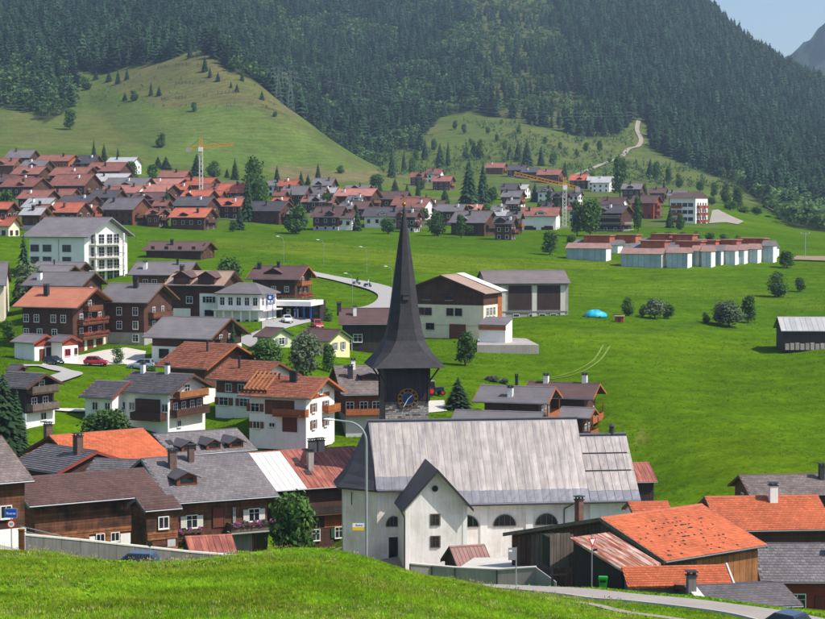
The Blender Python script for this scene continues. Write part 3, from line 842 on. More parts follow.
class House:
    def __init__(s, key, name, label, cat='house', wall='timber_dark', base_m=None, hb=0.0, roof='roof_grey', oe=.9, og=.9,
                 tile=None, fascia='plank_dark', group=None, f=None, thick=.2, sides=2, sink=2.5, gable=None, backwall=None, rail=False, verge=None):
        f = f or HS[key]
        s.f = f
        s.L, s.wf, s.wb, s.rise, s.h = f['L'], f['wf'], f['wb'], f['rise'], f['h']
        s.rt = s.rise
        s.e = empty(name, f['o'], f['th'], label, cat, group)
        s.oe, s.og, s.t = oe, og, thick
        s.lx = s.L / 2 - og
        s.yf = -(s.wf - oe); s.yb = (s.wb - oe)
        s.sides = sides
        L2 = s.L / 2
        zt = lambda y: s.zroof(y) - thick - .01
        body = MB()
        prof = [(-s.lx, s.yf, hb - (sink if hb == 0 else 0)), (-s.lx, s.yb, hb - (sink if hb == 0 else 0)), (-s.lx, s.yb, zt(s.yb)), (-s.lx, 0, zt(0)), (-s.lx, s.yf, zt(s.yf))]
        body.prism(prof, (2 * s.lx, 0, 0))
        s.wall = body.build('wall', wall, s.e)
        if hb > 0:
            fb = MB(); fb.box(-s.lx - .06, s.lx + .06, s.yf - .06, s.yb + .06, -sink, hb - .003)
            fb.build('lower_wall', base_m or 'plaster_white', s.e)
        # roof slabs
        rf = MB()
        zr = s.h + s.rise
        zb = s.zroof(s.wb)
        def slab(y0, z0, y1, z1):
            rf.add([(-L2, y0, z0 - thick), (L2, y0, z0 - thick), (L2, y1, z1 - thick), (-L2, y1, z1 - thick), (-L2, y0, z0), (L2, y0, z0), (L2, y1, z1), (-L2, y1, z1)],
                   [(0, 3, 2, 1), (4, 5, 6, 7), (0, 1, 5, 4), (1, 2, 6, 5), (2, 3, 7, 6), (3, 0, 4, 7)])
        slab(-s.wf, s.h, 0, zr)
        if sides == 2: slab(s.wb, zb, 0, zr)
        s.roof = rf.build('roof', roof, s.e)
        if sides == 2:
            rc = MB(); rc.prism([(-L2 - .03, -.2, zr - .03), (-L2 - .03, .2, zr - .03), (-L2 - .03, 0, zr + .09)], (s.L + .06, 0, 0)); rc.build('ridge_cap', roof, s.roof)
        # bargeboards and gutter
        for sx in (-1, 1):
            b = MB(); x0 = sx * (L2 + .01); x1 = sx * (L2 + .06)
            for ya, yb_ in ((-s.wf, 0), (s.wb, 0))[:sides]:
                za, zb_ = s.zroof(ya), s.zroof(yb_)
                b.prism([(x0, ya, za - .3), (x0, yb_, zb_ - .3), (x0, yb_, zb_ + .03), (x0, ya, za + .03)], (x1 - x0, 0, 0))
            b.build('bargeboard', verge or fascia, s.roof)
        gt = MB(); gt.tube((-L2, -s.wf - .07, s.h - .1), (L2, -s.wf - .07, s.h - .1), .075, n=6); gt.build('gutter', 'gutter', s.roof)
        if tile: s.tiles(tile)
    def zroof(s, y):
        w = s.wf if y < 0 else s.wb
        r = s.rise if y < 0 else s.rise * min(1.0, s.wb / s.wf) if s.wb <= s.wf * 1.01 else s.rise * s.wb / s.wf * .72
        return s.h + s.rise - r * abs(y) / w
    def face(s, fc):
        return {'F': (Vector((0, s.yf, 0)), 0.0), 'R': (Vector((s.lx, (s.yf + s.yb) / 2, 0)), math.pi / 2), 'L': (Vector((-s.lx, (s.yf + s.yb) / 2, 0)), -math.pi / 2), 'B': (Vector((0, s.yb, 0)), math.pi)}[fc]
    def at(s, fc, u, z, out=0.0):
        o, r = s.face(fc)
        return o + Vector((math.cos(r) * u + math.sin(r) * out, math.sin(r) * u - math.cos(r) * out, z)), r
    def win(s, fc, u, z, w=1.0, h=1.1, frame='white_paint', shut=None, out=.065, sill=True, far=False, name='window'):
        p, fr, sl = win_mesh(w, h, frame, far)
        loc, r = s.at(fc, u, z, out)
        o = link(name, p, s.e, loc, r)
        link('frame', fr, o)
        if sill and not far: link('sill', sl, o)
        if shut:
            sw = w * .5
            for q in (-1, 1):
                link('shutter', shutter_mesh(sw, h, shut), o, (q * (w / 2 + sw / 2 + .1), -.005, 0))
        return o
    def wins(s, fc, us, z, **k):
        for u in us: s.win(fc, u, z, **k)
    def door(s, fc, u, z, w=1.0, h=2.1, m='door_brown', name='door', out=.065):
        loc, r = s.at(fc, u, z, out)
        b = MB(); b.box(-w / 2, w / 2, -.03, .05, 0, h)
        o = b.build(name, m, s.e, loc=loc, rz=r)
        fr = MB(); fr.box(-w / 2 - .1, -w / 2, -.07, .05, 0, h + .1); fr.box(w / 2, w / 2 + .1, -.07, .05, 0, h + .1); fr.box(-w / 2, w / 2, -.07, .05, h, h + .1)
        fr.build('frame', 'plank_dark', o)
        return o
    def panel(s, fc, u0, u1, z0, z1, m, out=.03, name='wall_panel'):
        o_, r = s.face(fc)
        b = MB(); b.box(u0, u1, -out, .02, z0, z1)
        return b.build(name, m, s.e, loc=o_, rz=r)
    def balcony(s, fc, u0, u1, z, dep=1.1, rail='plank', rh=.95, flowers=None, posts=False, boards=True, slab='plank_dark'):
        o_, r = s.face(fc)
        b = MB(); b.box(u0, u1, -dep, .0, z - .16, z)
        bal = b.build('balcony', slab, s.e, loc=o_, rz=r)
        rl = MB()
        rl.box(u0, u1, -dep, -dep + .06, z + rh - .08, z + rh)
        rl.box(u0, u0 + .06, -dep + .06, 0, z + rh - .08, z + rh); rl.box(u1 - .06, u1, -dep + .06, 0, z + rh - .08, z + rh)
        if boards:
            n = max(2, int((u1 - u0) / .24))
            for i in range(n):
                a = u0 + (u1 - u0) * i / n
                rl.box(a + .012, a + (u1 - u0) / n - .012, -dep + .01, -dep + .045, z + .06, z + rh - .09)
            for x in (u0 + .01, u1 - .045):
                m = max(2, int(dep / .24))
                for i in range(m):
                    a = -dep + .06 + (dep - .06) * i / m
                    rl.box(x, x + .035, a, a + (dep - .06) / m - .02, z + .06, z + rh - .09)
        else:
            n = max(2, int((u1 - u0) / .5))
            for i in range(n + 1):
                a = u0 + (u1 - u0) * i / n
                rl.box(a - .015, a + .015, -dep + .01, -dep + .04, z, z + rh - .09)
            rl.box(u0, u1, -dep + .01, -dep + .04, z + rh * .45, z + rh * .5)
        rl.build('railing', rail, bal)
        if posts:
            for u in (u0 + .1, u1 - .1):
                q = MB(); q.box(u - .07, u + .07, -dep + .02, -dep + .16, z + rh, z + 2.6); q.build('post', rail, bal)
        if flowers:
            q = MB(); q.box(u0 + .1, u1 - .1, -dep - .2, -dep - .02, z + rh - .28, z + rh - .06); q.build('flower_box', 'plank_dark', bal)
            fl = MB()
            for i in range(int((u1 - u0) * 16)):
                a = rnd.uniform(u0 + .1, u1 - .1); y = -dep - .1 + rnd.uniform(-.14, .1); zz = z + rh - .06 + rnd.uniform(-.3, .28); t = rnd.uniform(.06, .13)
                fl.add([(a - t, y, zz - t), (a + t, y - t, zz - t * .6), (a + t * .7, y + t, zz + t), (a - t * .6, y + t * .6, zz + t * .8)], [(0, 1, 2, 3), (0, 2, 1), (0, 3, 2)], 0 if rnd.random() < .72 else 1)
            fl.build('flowers', [flowers, 'leaf_box'], bal)
        return bal
    def chimney(s, x, y, h=1.5, w=.6, m='plaster_white', cap='metal_dark', name='chimney'):
        zr = s.zroof(y)
        b = MB(); b.box(x - w / 2, x + w / 2, y - w / 2, y + w / 2, zr - .9, zr + h)
        o = b.build(name, m, s.e)
        c = MB(); c.box(x - w / 2 - .08, x + w / 2 + .08, y - w / 2 - .08, y + w / 2 + .08, zr + h + .003, zr + h + .09)
        for q in (-1, 1):
            for t in (-1, 1): c.box(x + q * w * .36 - .05, x + q * w * .36 + .05, y + t * w * .36 - .05, y + t * w * .36 + .05, zr + h + .09, zr + h + .3)
        c.box(x - w / 2 - .1, x + w / 2 + .1, y - w / 2 - .1, y + w / 2 + .1, zr + h + .3, zr + h + .37)
        c.build('chimney_cap', cap, o)
        return o
    def skylight(s, x, fy, w=.8, l=1.1):
        y = -s.wf * fy; sl = s.rise / s.wf
        b = MB()
        for x0, x1, y0, y1, up in ((x - w / 2, x + w / 2, y - l / 2, y + l / 2, .1),):
            z0, z1 = s.zroof(y0), s.zroof(y1)
            b.add([(x0, y0, z0 - .05), (x1, y0, z0 - .05), (x1, y1, z1 - .05), (x0, y1, z1 - .05), (x0, y0, z0 + up), (x1, y0, z0 + up), (x1, y1, z1 + up), (x0, y1, z1 + up)],
                  [(4, 5, 6, 7), (0, 1, 5, 4), (1, 2, 6, 5), (2, 3, 7, 6), (3, 0, 4, 7)])
        o = b.build('skylight', 'metal_dark', s.roof)
        return o
    def dormer(s, x, fy, w=2.4, wall_m='timber_dark', roof_m='roof_grey', rise=.7, h=1.2):
        """gabled dormer whose front stands at fy of the slope"""
        y0 = -s.wf * fy
        z0 = s.zroof(y0)
        zt = z0 + h; sl = s.rise / s.wf
        ye = y0 + (h) / sl * .98
        yr = y0 + (h + rise) / sl * .98
        b = MB()
        b.add([(x - w / 2, y0, z0 - .3), (x + w / 2, y0, z0 - .3), (x + w / 2, y0, zt), (x, y0, zt + rise), (x - w / 2, y0, zt), (x - w / 2, ye, zt - .05), (x + w / 2, ye, zt - .05), (x, min(yr, 0), zt + rise - .05)],
              [(0, 1, 2, 3, 4), (0, 4, 5), (1, 6, 2), (4, 3, 7, 5), (3, 2, 6, 7)])
        o = b.build('dormer', wall_m, s.e)
        r = MB(); ov = .35
        for q in (-1, 1):
            r.prism([(x, y0 - ov, zt + rise + .12), (x + q * (w / 2 + ov), y0 - ov, zt - rise * ov / (w / 2) + .12), (x + q * (w / 2 + ov), y0 - ov, zt - rise * ov / (w / 2) + .01), (x, y0 - ov, zt + rise + .01)], (0, min(yr, 0) - y0 + ov, 0))
        r.build('dormer_roof', roof_m, o)
        p, fr, sl_ = win_mesh(w * .62, h * .62)
        k = link('window', p, o, (x, y0 - .012, z0 + .3)); 
        return o
    def tiles(s, m, tw=.42, ex=.42, side='F', x0=None, x1=None, gap=0.0):
        """roof covering of single tiles laid in courses (front slope)"""
        L2 = s.L / 2
        x0 = -L2 if x0 is None else x0; x1 = L2 if x1 is None else x1
        sl = math.hypot(s.wf, s.rise); ny = max(3, int(sl / ex)); nx = max(3, int((x1 - x0) / tw))
        tw = (x1 - x0) / nx; ex = sl / ny
        vdir = np.array([0, s.wf, s.rise]) / sl; n = np.array([0, -s.rise, s.wf]) / sl
        o = np.array([0, -s.wf - .04 * s.wf / sl, s.h - .04 * s.rise / sl])
        rs = np.random.RandomState(abs(hash(s.e.name)) % 1000 if False else len(s.e.name) * 7 + nx)
        j, i = np.meshgrid(np.arange(ny), np.arange(nx), indexing='ij')
        i = i.ravel(); j = j.ravel(); N = len(i)
        off = (j % 2) * .5
        xa = x0 + (i + off) * tw; xb = np.minimum(xa + tw * .94, x1)
        xa = np.minimum(xa, x1 - .02)
        lift = .055 + rs.rand(N) * .02; va = j * ex + (rs.rand(N) - .5) * .03
        if gap:
            lift = lift + (rs.rand(N) < gap) * .07
        V = np.zeros((N, 6, 3))
        for k, (xx, vv, ll) in enumerate(((xa, va, lift), (xb, va, lift + (rs.rand(N) - .5) * .015), (xb, va + ex * 1.08, lift * 0 + .012), (xa, va + ex * 1.08, lift * 0 + .012), (xa, va, lift * 0), (xb, va, lift * 0))):
            V[:, k, 0] = xx
            V[:, k, 1:] = o[1:] + vv[:, None] * vdir[1:] + ll[:, None] * n[1:]
        b = np.arange(N)[:, None] * 6
        fc = np.concatenate([b + np.array([[0, 1, 2, 3]]), b + np.array([[4, 5, 1, 0]])])
        var = np.repeat(np.clip(rs.normal(.5, .22, N) + (vnoise(i * 1.0, j * 1.0, 9, 4) - .5) * .5, 0, 1), 6)
        t = link('tiles', np_mesh('tiles', V.reshape(-1, 3), fc, m, var=var), s.roof)
        setp(t, kind='stuff')
        return t
    def sheets(s, m, n, name='roof_sheet', y0=0.0, y1=1.0, x0=None, x1=None, seam=.05):
        """standing-seam sheets, each strip an object"""
        L2 = s.L / 2
        x0 = -L2 if x0 is None else x0; x1 = L2 if x1 is None else x1
        for i in range(n):
            a = x0 + (x1 - x0) * i / n; b = x0 + (x1 - x0) * (i + 1) / n
            q = MB()
            ya, yb_ = -s.wf * (1 - y0) - .05, -s.wf * (1 - y1)
            za, zb_ = s.zroof(ya) + .02, s.zroof(yb_) + .02
            lf = rnd.uniform(0, .012)
            q.add([(a, ya, za + lf), (b - .012, ya, za + lf), (b - .012, yb_, zb_ + lf), (a, yb_, zb_ + lf), (a, ya, za - .03), (b - .012, ya, za - .03)], [(0, 1, 2, 3), (4, 5, 1, 0)])
            q.box(a, a + .001, ya, ya + .001, za, za + .001)
            q.prism([(a, ya, za), (a + .045, ya, za), (a + .045, ya, za + seam), (a, ya, za + seam)], (0, yb_ - ya, zb_ - za))
            q.build(name, m, s.roof)

def poly_roof_shed(name, label, fitd, wall, roof_kind, cat='shed', h=2.4, oe=.25, og=.2, rise_wall=True, group=None):
    """lean-to: one roof plane from the front eave up to a back wall"""
    f = fitd
    X = Vector((math.cos(f['th']), math.sin(f['th']), 0)); N = Vector((-math.sin(f['th']), math.cos(f['th']), 0))
    mid = (f['A'] + f['B']) / 2
    zb = f['B'].z - h
    e = empty(name, (mid.x, mid.y, zb), f['th'], label, cat, group)
    L2 = f['L'] / 2
    b = MB()
    t = .14
    zf = lambda y: h + f['rise'] * y / f['wf'] - t - .01
    b.prism([(-L2 + og, oe, -2), (-L2 + og, f['wf'] - oe, -2), (-L2 + og, f['wf'] - oe, zf(f['wf'] - oe)), (-L2 + og, oe, zf(oe))], (2 * (L2 - og), 0, 0))
    b.build('wall', wall, e)
    r = MB()
    r.add([(-L2, 0, h - t), (L2, 0, h - t), (L2, f['wf'], h + f['rise'] - t), (-L2, f['wf'], h + f['rise'] - t), (-L2, 0, h), (L2, 0, h), (L2, f['wf'], h + f['rise']), (-L2, f['wf'], h + f['rise'])],
          [(0, 3, 2, 1), (4, 5, 6, 7), (0, 1, 5, 4), (1, 2, 6, 5), (2, 3, 7, 6), (3, 0, 4, 7)])
    ro = r.build('roof', roof_kind, e)
    class O: pass
    o = O(); o.e, o.roof, o.L, o.wf, o.rise, o.h = e, ro, f['L'], f['wf'], f['rise'], h
    o.zroof = lambda y: h + f['rise'] * (y + f['wf']) / f['wf']
    return o
# ------------------------------------------------------------------ the church
O = P(368, 421.5, 190)
TH = R(8)
ZB = P(430, 569, 181).z
church = empty('church', (O.x, O.y, ZB), TH, 'white plastered village church with grey metal roof and side porch', 'church')
k = S
zr = P(472, 420, 190.6).z - ZB                     # ridge
ze = P(480, 504.7, 185).z - ZB                     # nave eave
zc = P(360, 489, 186).z - ZB                       # choir eave
wn_, wc = 6.2 * k, 5.0 * k
xa, xl = .3 * k, -3.3 * k
xs = 5.4 * k                                       # where choir becomes nave
x1, x2 = 21.4 * k, 26.6 * k
zr2 = P(612, 433.5, 194).z - ZB
wn = wn_
ov = 1.0
def rz_at(y): return zr - (zr - ze) * abs(y) / wn
wc = wn * (zr - zc) / (zr - ze)
# walls
b = MB()
iw = wc - ov
b.prism([(xa + ov * .4, -iw, -2), (xs, -iw, -2), (xs, iw, -2), (xa + ov * .4, iw, -2), (xl + ov, iw * .42, -2), (xl + ov, -iw * .42, -2)], (0, 0, zc + 2 - .15))
b.build('choir_wall', 'plaster_church', church)
b = MB(); jw = wn - ov
b.prism([(xs, -jw, -2), (xs, jw, -2), (xs, jw, ze - .1), (xs, 0, zr - .5), (xs, -jw, ze - .1)], (x1 - xs - .1, 0, 0))
b.build('nave_wall', 'plaster_church', church)
b = MB(); b.prism([(x1 - .09, -jw + .02, -2), (x1 - .09, jw - .02, -2), (x1 - .09, jw - .02, ze - .12), (x1 - .09, 0, zr2 - .5), (x1 - .09, -jw + .02, ze - .12)], (x2 - x1 - .6, 0, 0))
b.build('end_wall', 'plaster_church', church)
# pilasters on the nave
for px in (486, 456, 563):
    pass
def wallx(px, d):      # local x on the front nave wall for a pixel column
    v = P(px, 500, d); dx, dy = v.x - O.x, v.y - O.y
    return dx * math.cos(TH) + dy * math.sin(TH)
for px in (486, 533, 600):
    x = wallx(px, 185); q = MB(); q.box(x - .42, x + .42, -jw - .16, -jw - .002, -2, ze - .35); q.build('pilaster', 'plaster_white', church)
q = MB(); q.box(xs + .2, x2 - .9, -jw - .1, -jw + .05, ze - .36, ze - .12); q.build('cornice', 'plaster_white', church)
# roof: choir and apse (faceted, sweeping out at the foot), nave, lower end section
apex = Vector((0, 0, zr))
eav = [(xs, -wc), (xa, -wc), (xl, -wc * .42), (xl, wc * .42), (xa, wc), (xs, wc)]
rf = MB()
def sweep(p, t):       # from eave (t=0) to ridge end, concave foot
    e = Vector((p[0], p[1], zc)); v = e.lerp(apex, t)
    v.z -= math.sin(math.pi * t) * .9 * (1 if p[0] < xa - .1 else .0)
    return v
ts = [0, .12, .3, .5, .75, 1]
for i in range(1, 4):
    p0, p1 = eav[i], eav[i + 1]
    pts = []
    for t in ts:
        a = sweep(p0, t); c = sweep(p1, t)
        pts += [a, c]
    rf.add(pts, [(2 * j, 2 * j + 1, 2 * j + 3, 2 * j + 2) for j in range(len(ts) - 1)])
    rf.add([(p0[0], p0[1], zc), (p1[0], p1[1], zc), (p1[0] , p1[1], zc - .22), (p0[0], p0[1], zc - .22)], [(0, 1, 2, 3)])
rf.add([(q[0], q[1], zc - .215) for q in eav], [tuple(range(6))])
rf.build('apse_roof', 'sheet_dark', church)  # dark sheet puts the shade of the left-facing apse into the colour
b = MB()
for sgn in (-1, 1):
    b.prism([(xa, sgn * wc, zc), (xs, sgn * wc, zc), (x1, sgn * wc, zc), (x1, 0, zr), (0, 0, zr)], (0, 0, -.16))
    b.prism([(xs - .2, sgn * wn, ze), (x1, sgn * wn, ze), (x1, sgn * (wc - .02), zc + .01), (xs - .2, sgn * (wc - .02), zc + .01)], (0, 0, -.16))
main_roof = b.build('roof', 'sheet_lead', church)
b = MB()
for sgn in (-1, 1):
    b.prism([(x1 + .02, sgn * (wn - .05), ze), (x2, sgn * (wn - .05), ze), (x2, 0, zr2), (x1 + .02, 0, zr2)], (0, 0, -.16))
end_roof = b.build('end_roof', 'sheet_lead', church)
b = MB(); b.prism([(x1 - .02, -wn * .98, ze + .1), (x1 - .02, 0, zr - .02), (x1 - .02, 0, zr - .6), (x1 - .02, -wn * .9, ze + .1)], (.06, 0, 0)); b.build('verge', 'sheet_dark', main_roof)
b = MB(); b.box(-.2, x1 + .12, -.22, .22, zr - .02, zr + .12); b.build('ridge_cap', 'sheet_lead', main_roof)
b = MB(); b.box(x1 + .2, x2 + .1, -.25, .25, zr2 - .02, zr2 + .16); b.build('ridge_cap', 'sheet_lead', end_roof)
# the metal sheets, strip by strip, in two or three lengths
rs = random.Random(3)
def strip(x0b, x1b, x0t, x1t, y0, y1, zfun, par, m, nm='roof_sheet', lip=.05):
    q = MB(); n = 4
    lf = .025 + rs.uniform(0, .02)
    pts = []
    for j in range(n + 1):
        t = j / n; y = y0 + (y1 - y0) * t
        a = x0b + (x0t - x0b) * t; c = x1b + (x1t - x1b) * t
        bulge = rs.uniform(-.012, .03)
        for u in (0, .5, 1):
            pts.append((a + (c - a) * u, y, zfun(y) + lf + (bulge if u == .5 else rs.uniform(-.006, .006))))
    fs = []
    for j in range(n):
        for u in range(2):
            fs.append((j * 3 + u, j * 3 + u + 1, j * 3 + u + 4, j * 3 + u + 3))
    pts += [(x0b, y0, zfun(y0) - .01), (x1b, y0, zfun(y0) - .01)]
    fs.append((len(pts) - 2, len(pts) - 1, 2, 1, 0))
    q.add(pts, fs)
    q.prism([(x0b, y0, zfun(y0)), (x0b + .04, y0, zfun(y0)), (x0b + .04, y0, zfun(y0) + .07), (x0b, y0, zfun(y0) + .07)], (x0t - x0b, y1 - y0, zfun(y1) - zfun(y0)))
    o = q.build(nm, m, par)
    me = o.data; a = me.attributes.new('var', 'FLOAT', 'POINT'); v = rs.uniform(.2, .85)
    a.data.foreach_set('value', [v] * len(me.vertices))
    return o
nst = 27
x0s = .25
for i in range(nst):
    f0, f1 = i / nst, (i + 1) / nst
    a, c = x0s + (x1 - x0s) * f0, x0s + (x1 - x0s) * f1
    foot = -wn * .99 if a > xs - .3 else -wc * .99
    cuts = [0, rs.uniform(.4, .6), 1]
    top, bot = -.25, foot + 1.05
    for j in range(2):
        y0 = bot + (top - bot) * cuts[j]; y1 = bot + (top - bot) * cuts[j + 1] + .12
        strip(a + .01, c - .01, a + .01, c - .01, y0, min(y1, top), rz_at, main_roof, 'sheet_church')
    strip(a + .01, c - .01, a + .01, c - .01, foot, bot + .04, rz_at, main_roof, 'sheet_lead', 'eave_sheet')
zend = lambda y: zr2 - (zr2 - ze) * abs(y) / (wn - .05)
for i in range(6):
    a, c = x1 + .1 + (x2 - x1 - .1) * i / 6, x1 + .1 + (x2 - x1 - .1) * (i + 1) / 6
    for y0, y1 in ((-wn * .84, -wn * .56), (-wn * .55, -wn * .3), (-wn * .29, -.3)):
        strip(a + .02, c - .02, a + .02, c - .02, y0, y1, zend, end_roof, 'sheet_church')
    strip(a + .02, c - .02, a + .02, c - .02, -wn * .98, -wn * .85, zend, end_roof, 'sheet_lead', 'eave_sheet')
for fr in (.555, .295):
    q = MB(); q.tube((x1 + .2, -wn * fr, zend(wn * fr) + .14), (x2 - .4, -wn * fr, zend(wn * fr) + .14), .05, n=6); q.build('snow_guard', 'metal_dark', end_roof)
q = MB(); q.tube((xs, -wn - .08, ze - .12), (x2, -wn - .03, ze - .12), .1, n=8); q.build('gutter', 'metal_dark', church)
q = MB(); q.tube((xa, -wc - .08, zc - .12), (xs - 3.3 * k, -wc - .08, zc - .12), .1, n=8); q.build('gutter', 'metal_dark', church)
q = MB(); q.tube((x2 - 1.8, 0, zr2), (x2 - 1.8, 0, zr2 + 1.0), .3, n=10); q.tube((x2 - 1.8, 0, zr2 + 1.0), (x2 - 1.8, 0, zr2 + 1.3), .5, .05, n=10); q.build('roof_vent', 'metal_dark', end_roof)
x = wallx(577, 185)
q = MB(); q.tube((x, -wn, ze - .2), (x - .9, -jw - .1, ze - .9), .07); q.tube((x - .9, -jw - .1, ze - .9), (x - .9, -jw - .1, -1), .07); q.build('downpipe', 'metal_dark', church)
# half-round windows of the nave and choir
def lunette(x, y, z, r, hgt):
    n = 12
    prof = [(x + r * math.cos(math.pi * i / n), y, z + hgt * math.sin(math.pi * i / n)) for i in range(n + 1)]
    q = MB(); q.prism(prof, (0, -.03, 0)); o = q.build('window', 'glass_dark', church)
    fr = MB()
    for i in range(n):
        a, c = Vector(prof[i]), Vector(prof[i + 1])
        fr.bar(a + Vector((0, -.05, 0)), c + Vector((0, -.05, 0)), .12, .1)
    fr.bar((x - r, y - .05, z - .05), (x + r, y - .05, z - .05), .12, .12)
    for u in (-.5, 0, .5):
        fr.bar((x + u * r, y - .04, z), (x + u * r, y - .04, z + hgt * math.sqrt(1 - u * u)), .05, .04)
    fr.build('frame', 'concrete_dark', o)
zl = P(507, 528, 185).z - ZB
for px in (469, 507.5, 551):
    lunette(wallx(px, 185), -jw - .01, zl, 1.12 * k, 1.1 * k)
lunette(wallx(393, 186.5), -iw - .01, zl + .05, .75 * k, .95 * k)
q = MB(); x = wallx(393, 186.5); q.box(x - .5 * k, x + .5 * k, -iw - .04, -iw + .1, P(393, 559, 186).z - ZB, P(393, 537, 186).z - ZB); d_ = q.build('door', 'glass_dark', church)
q = MB()
z0, z1 = P(393, 559, 186).z - ZB, P(393, 537, 186).z - ZB
q.box(x - .62 * k, x - .5 * k, -iw - .09, -iw + .1, z0, z1); q.box(x + .5 * k, x + .62 * k, -iw - .09, -iw + .1, z0, z1); q.box(x - .62 * k, x + .62 * k, -iw - .09, -iw + .1, z1, z1 + .14 * k)
q.build('frame', 'plaster_white', d_)
# apse corner strips
for xx, yy in ((xl + ov, -iw * .42), (xa + ov * .4, -iw)):
    q = MB(); q.box(xx - .3, xx + .3, yy - .05, yy + .4, -2, zc - .3); q.build('pilaster', 'plaster_church', church)
q = MB(); q.box(xl + ov + .5, xl + ov + .62, -iw * .75, -iw * .72, zc - 2.0, zc - .5); q.build('wall_anchor', 'metal_dark', church)
# porch (gabled, in front)
cxp = 5.4 * k; hwr, hww = 3.45 * k, 2.95 * k
yfp = -10.5 * k; zpe = P(436, 508, 181).z - ZB; zpa = P(436, 468, 181).z - ZB
pw = MB()
sl = (zpa - zpe) / hwr
pw.prism([(cxp - hww, yfp + .5, -2), (cxp + hww, yfp + .5, -2), (cxp + hww, yfp + .5, zpa - sl * hww - .2), (cxp, yfp + .5, zpa - .2), (cxp - hww, yfp + .5, zpa - sl * hww - .2)], (0, -yfp - 3.0 * k, 0))
porch = pw.build('porch', 'plaster_church', church)
for sx in (-1, 1):
    q = MB(); q.box(cxp + sx * hww - .45 * (1 if sx > 0 else 0) - (0 if sx > 0 else .06), cxp + sx * hww + .45 * (1 if sx < 0 else 0) + (0 if sx < 0 else .06), yfp + .44, yfp + .9, -2, zpa - sl * hww - .35); q.build('corner_pilaster', 'plaster_white', porch)
pr = MB()
for sx in (-1, 1):
    zin = zpa; yend = -(zr - zpa) / ((zr - ze) / wn) + .3
    yend_e = -(zr - zpe) / ((zr - ze) / wn) + .5
    pr.prism([(cxp, yfp - .45, zpa), (cxp + sx * hwr, yfp - .45, zpe), (cxp + sx * hwr, yend_e, zpe), (cxp, yend, zpa)], (0, 0, -.2))
pr.build('porch_roof', 'sheet_dark', porch)
q = MB()
for sx in (-1, 1):
    q.prism([(cxp, yfp - .51, zpa + .06), (cxp + sx * (hwr + .05), yfp - .51, zpe + .02), (cxp + sx * (hwr + .05), yfp - .51, zpe - .36), (cxp, yfp - .51, zpa - .38)], (0, .05, 0))
q.build('bargeboard', 'metal_dark', porch)
def pl(px, py): 
    v = P(px, py, 181); return (v.x - O.x) * math.cos(TH) + (v.y - O.y) * math.sin(TH), v.z - ZB
for py in (524, 546):
    x, z = pl(435, py)
    p_, fr_, _ = win_mesh(.62 * k, .95 * k, 'plank_dark')
    o = link('window', p_, porch, (x, yfp + .43, z)); link('frame', fr_, o)
    q = MB(); q.box(x - .5 * k, x + .5 * k, yfp + .42, yfp + .495, z - .1 * k, z + 1.05 * k); q.build('window_surround', 'concrete_dark', porch)
    o.location.y = yfp + .415
x, z = pl(434.5, 488)
q = MB(); q.tube((x, yfp + .5, z), (x, yfp + .44, z), .3 * k, n=20); o = q.build('round_window', 'glass_dark', porch)
q = MB()
for i in range(20):
    t0, t1 = 2 * math.pi * i / 20, 2 * math.pi * (i + 1) / 20
    q.bar((x + .33 * k * math.cos(t0), yfp + .42, z + .33 * k * math.sin(t0)), (x + .33 * k * math.cos(t1), yfp + .42, z + .33 * k * math.sin(t1)), .08, .08)
q.build('frame', 'plaster_grey', o)
q = MB(); xx = cxp - hww - .12
q.tube((cxp - hwr, yfp + .6, zpe - .1), (xx, yfp + .7, zpe - 1.0), .07); q.tube((xx, yfp + .7, zpe - 1.0), (xx, yfp + .7, -1), .07); q.build('downpipe', 'metal_dark', porch)

# bell tower with flared broach spire
T = P(404, 400, 203)
tw = empty('bell_tower', (T.x, T.y + 2.4 * k, ZB), TH, 'dark church bell tower with tall needle spire and clock', 'tower')
hw = 2.36 * k
zst = P(404, 404, 200.6).z - ZB; zev = P(402, 367, 203).z - ZB
b = MB(); b.box(-hw + .1, hw - .1, -hw + .1, hw - .1, -2, zst); b.build('stone_shaft', 'mortar', tw)
# rubble stones of the shaft that show above the nave roof
shaft_faces = [('F', 0), ('L', -math.pi / 2)]
rs2 = random.Random(5)
for fc, r_ in shaft_faces:
    z = zst - 2.9
    while z < zst - .03:
        hgt = min(rs2.uniform(.2, .3), zst - z)
        u = -hw
        while u < hw - .05:
            wd = min(rs2.uniform(.3, .7), hw - u)
            q = MB(); dpt = rs2.uniform(.0, .05)
            q.box(u + .015, u + wd - .015, -hw - .02 - dpt, -hw + .12, z + .015, z + hgt - .015)
            q.build('stone', 'stone_dark' if z > zst - rs2.uniform(.6, 1.2) or fc == 'L' else ('stone_light' if rs2.random() < .8 else 'stone_dark'), tw, rz=r_)
            u += wd
        z += hgt
b = MB(); b.box(-hw - .04, hw + .04, -hw - .04, hw + .04, zst + .003, zev - .15); belfry = b.build('belfry', 'shingle_wall', tw)
for sx in (-1, 1):
    for sy in (-1, 1):
        q = MB(); q.box(sx * hw - .17, sx * hw + .17, sy * hw - .17, sy * hw + .17, zst + .1, zev - .2); q.build('corner_post', 'timber_black', belfry)
for i in range(9):
    a = -hw + .25 + (2 * hw - .5) * i / 9
    q = MB(); q.box(a + .03, a + (2 * hw - .5) / 9 - .03, -hw - .075, -hw - .045, zst + .2, zev - .4); q.build('board', 'shingle_wall', belfry)
hs = [(205, .0), (237, 5), (274, 10), (311.5, 14.7), (330, 17.6), (341, 20.5), (352, 26), (360, 33), (367, 38.5)]
rings = []
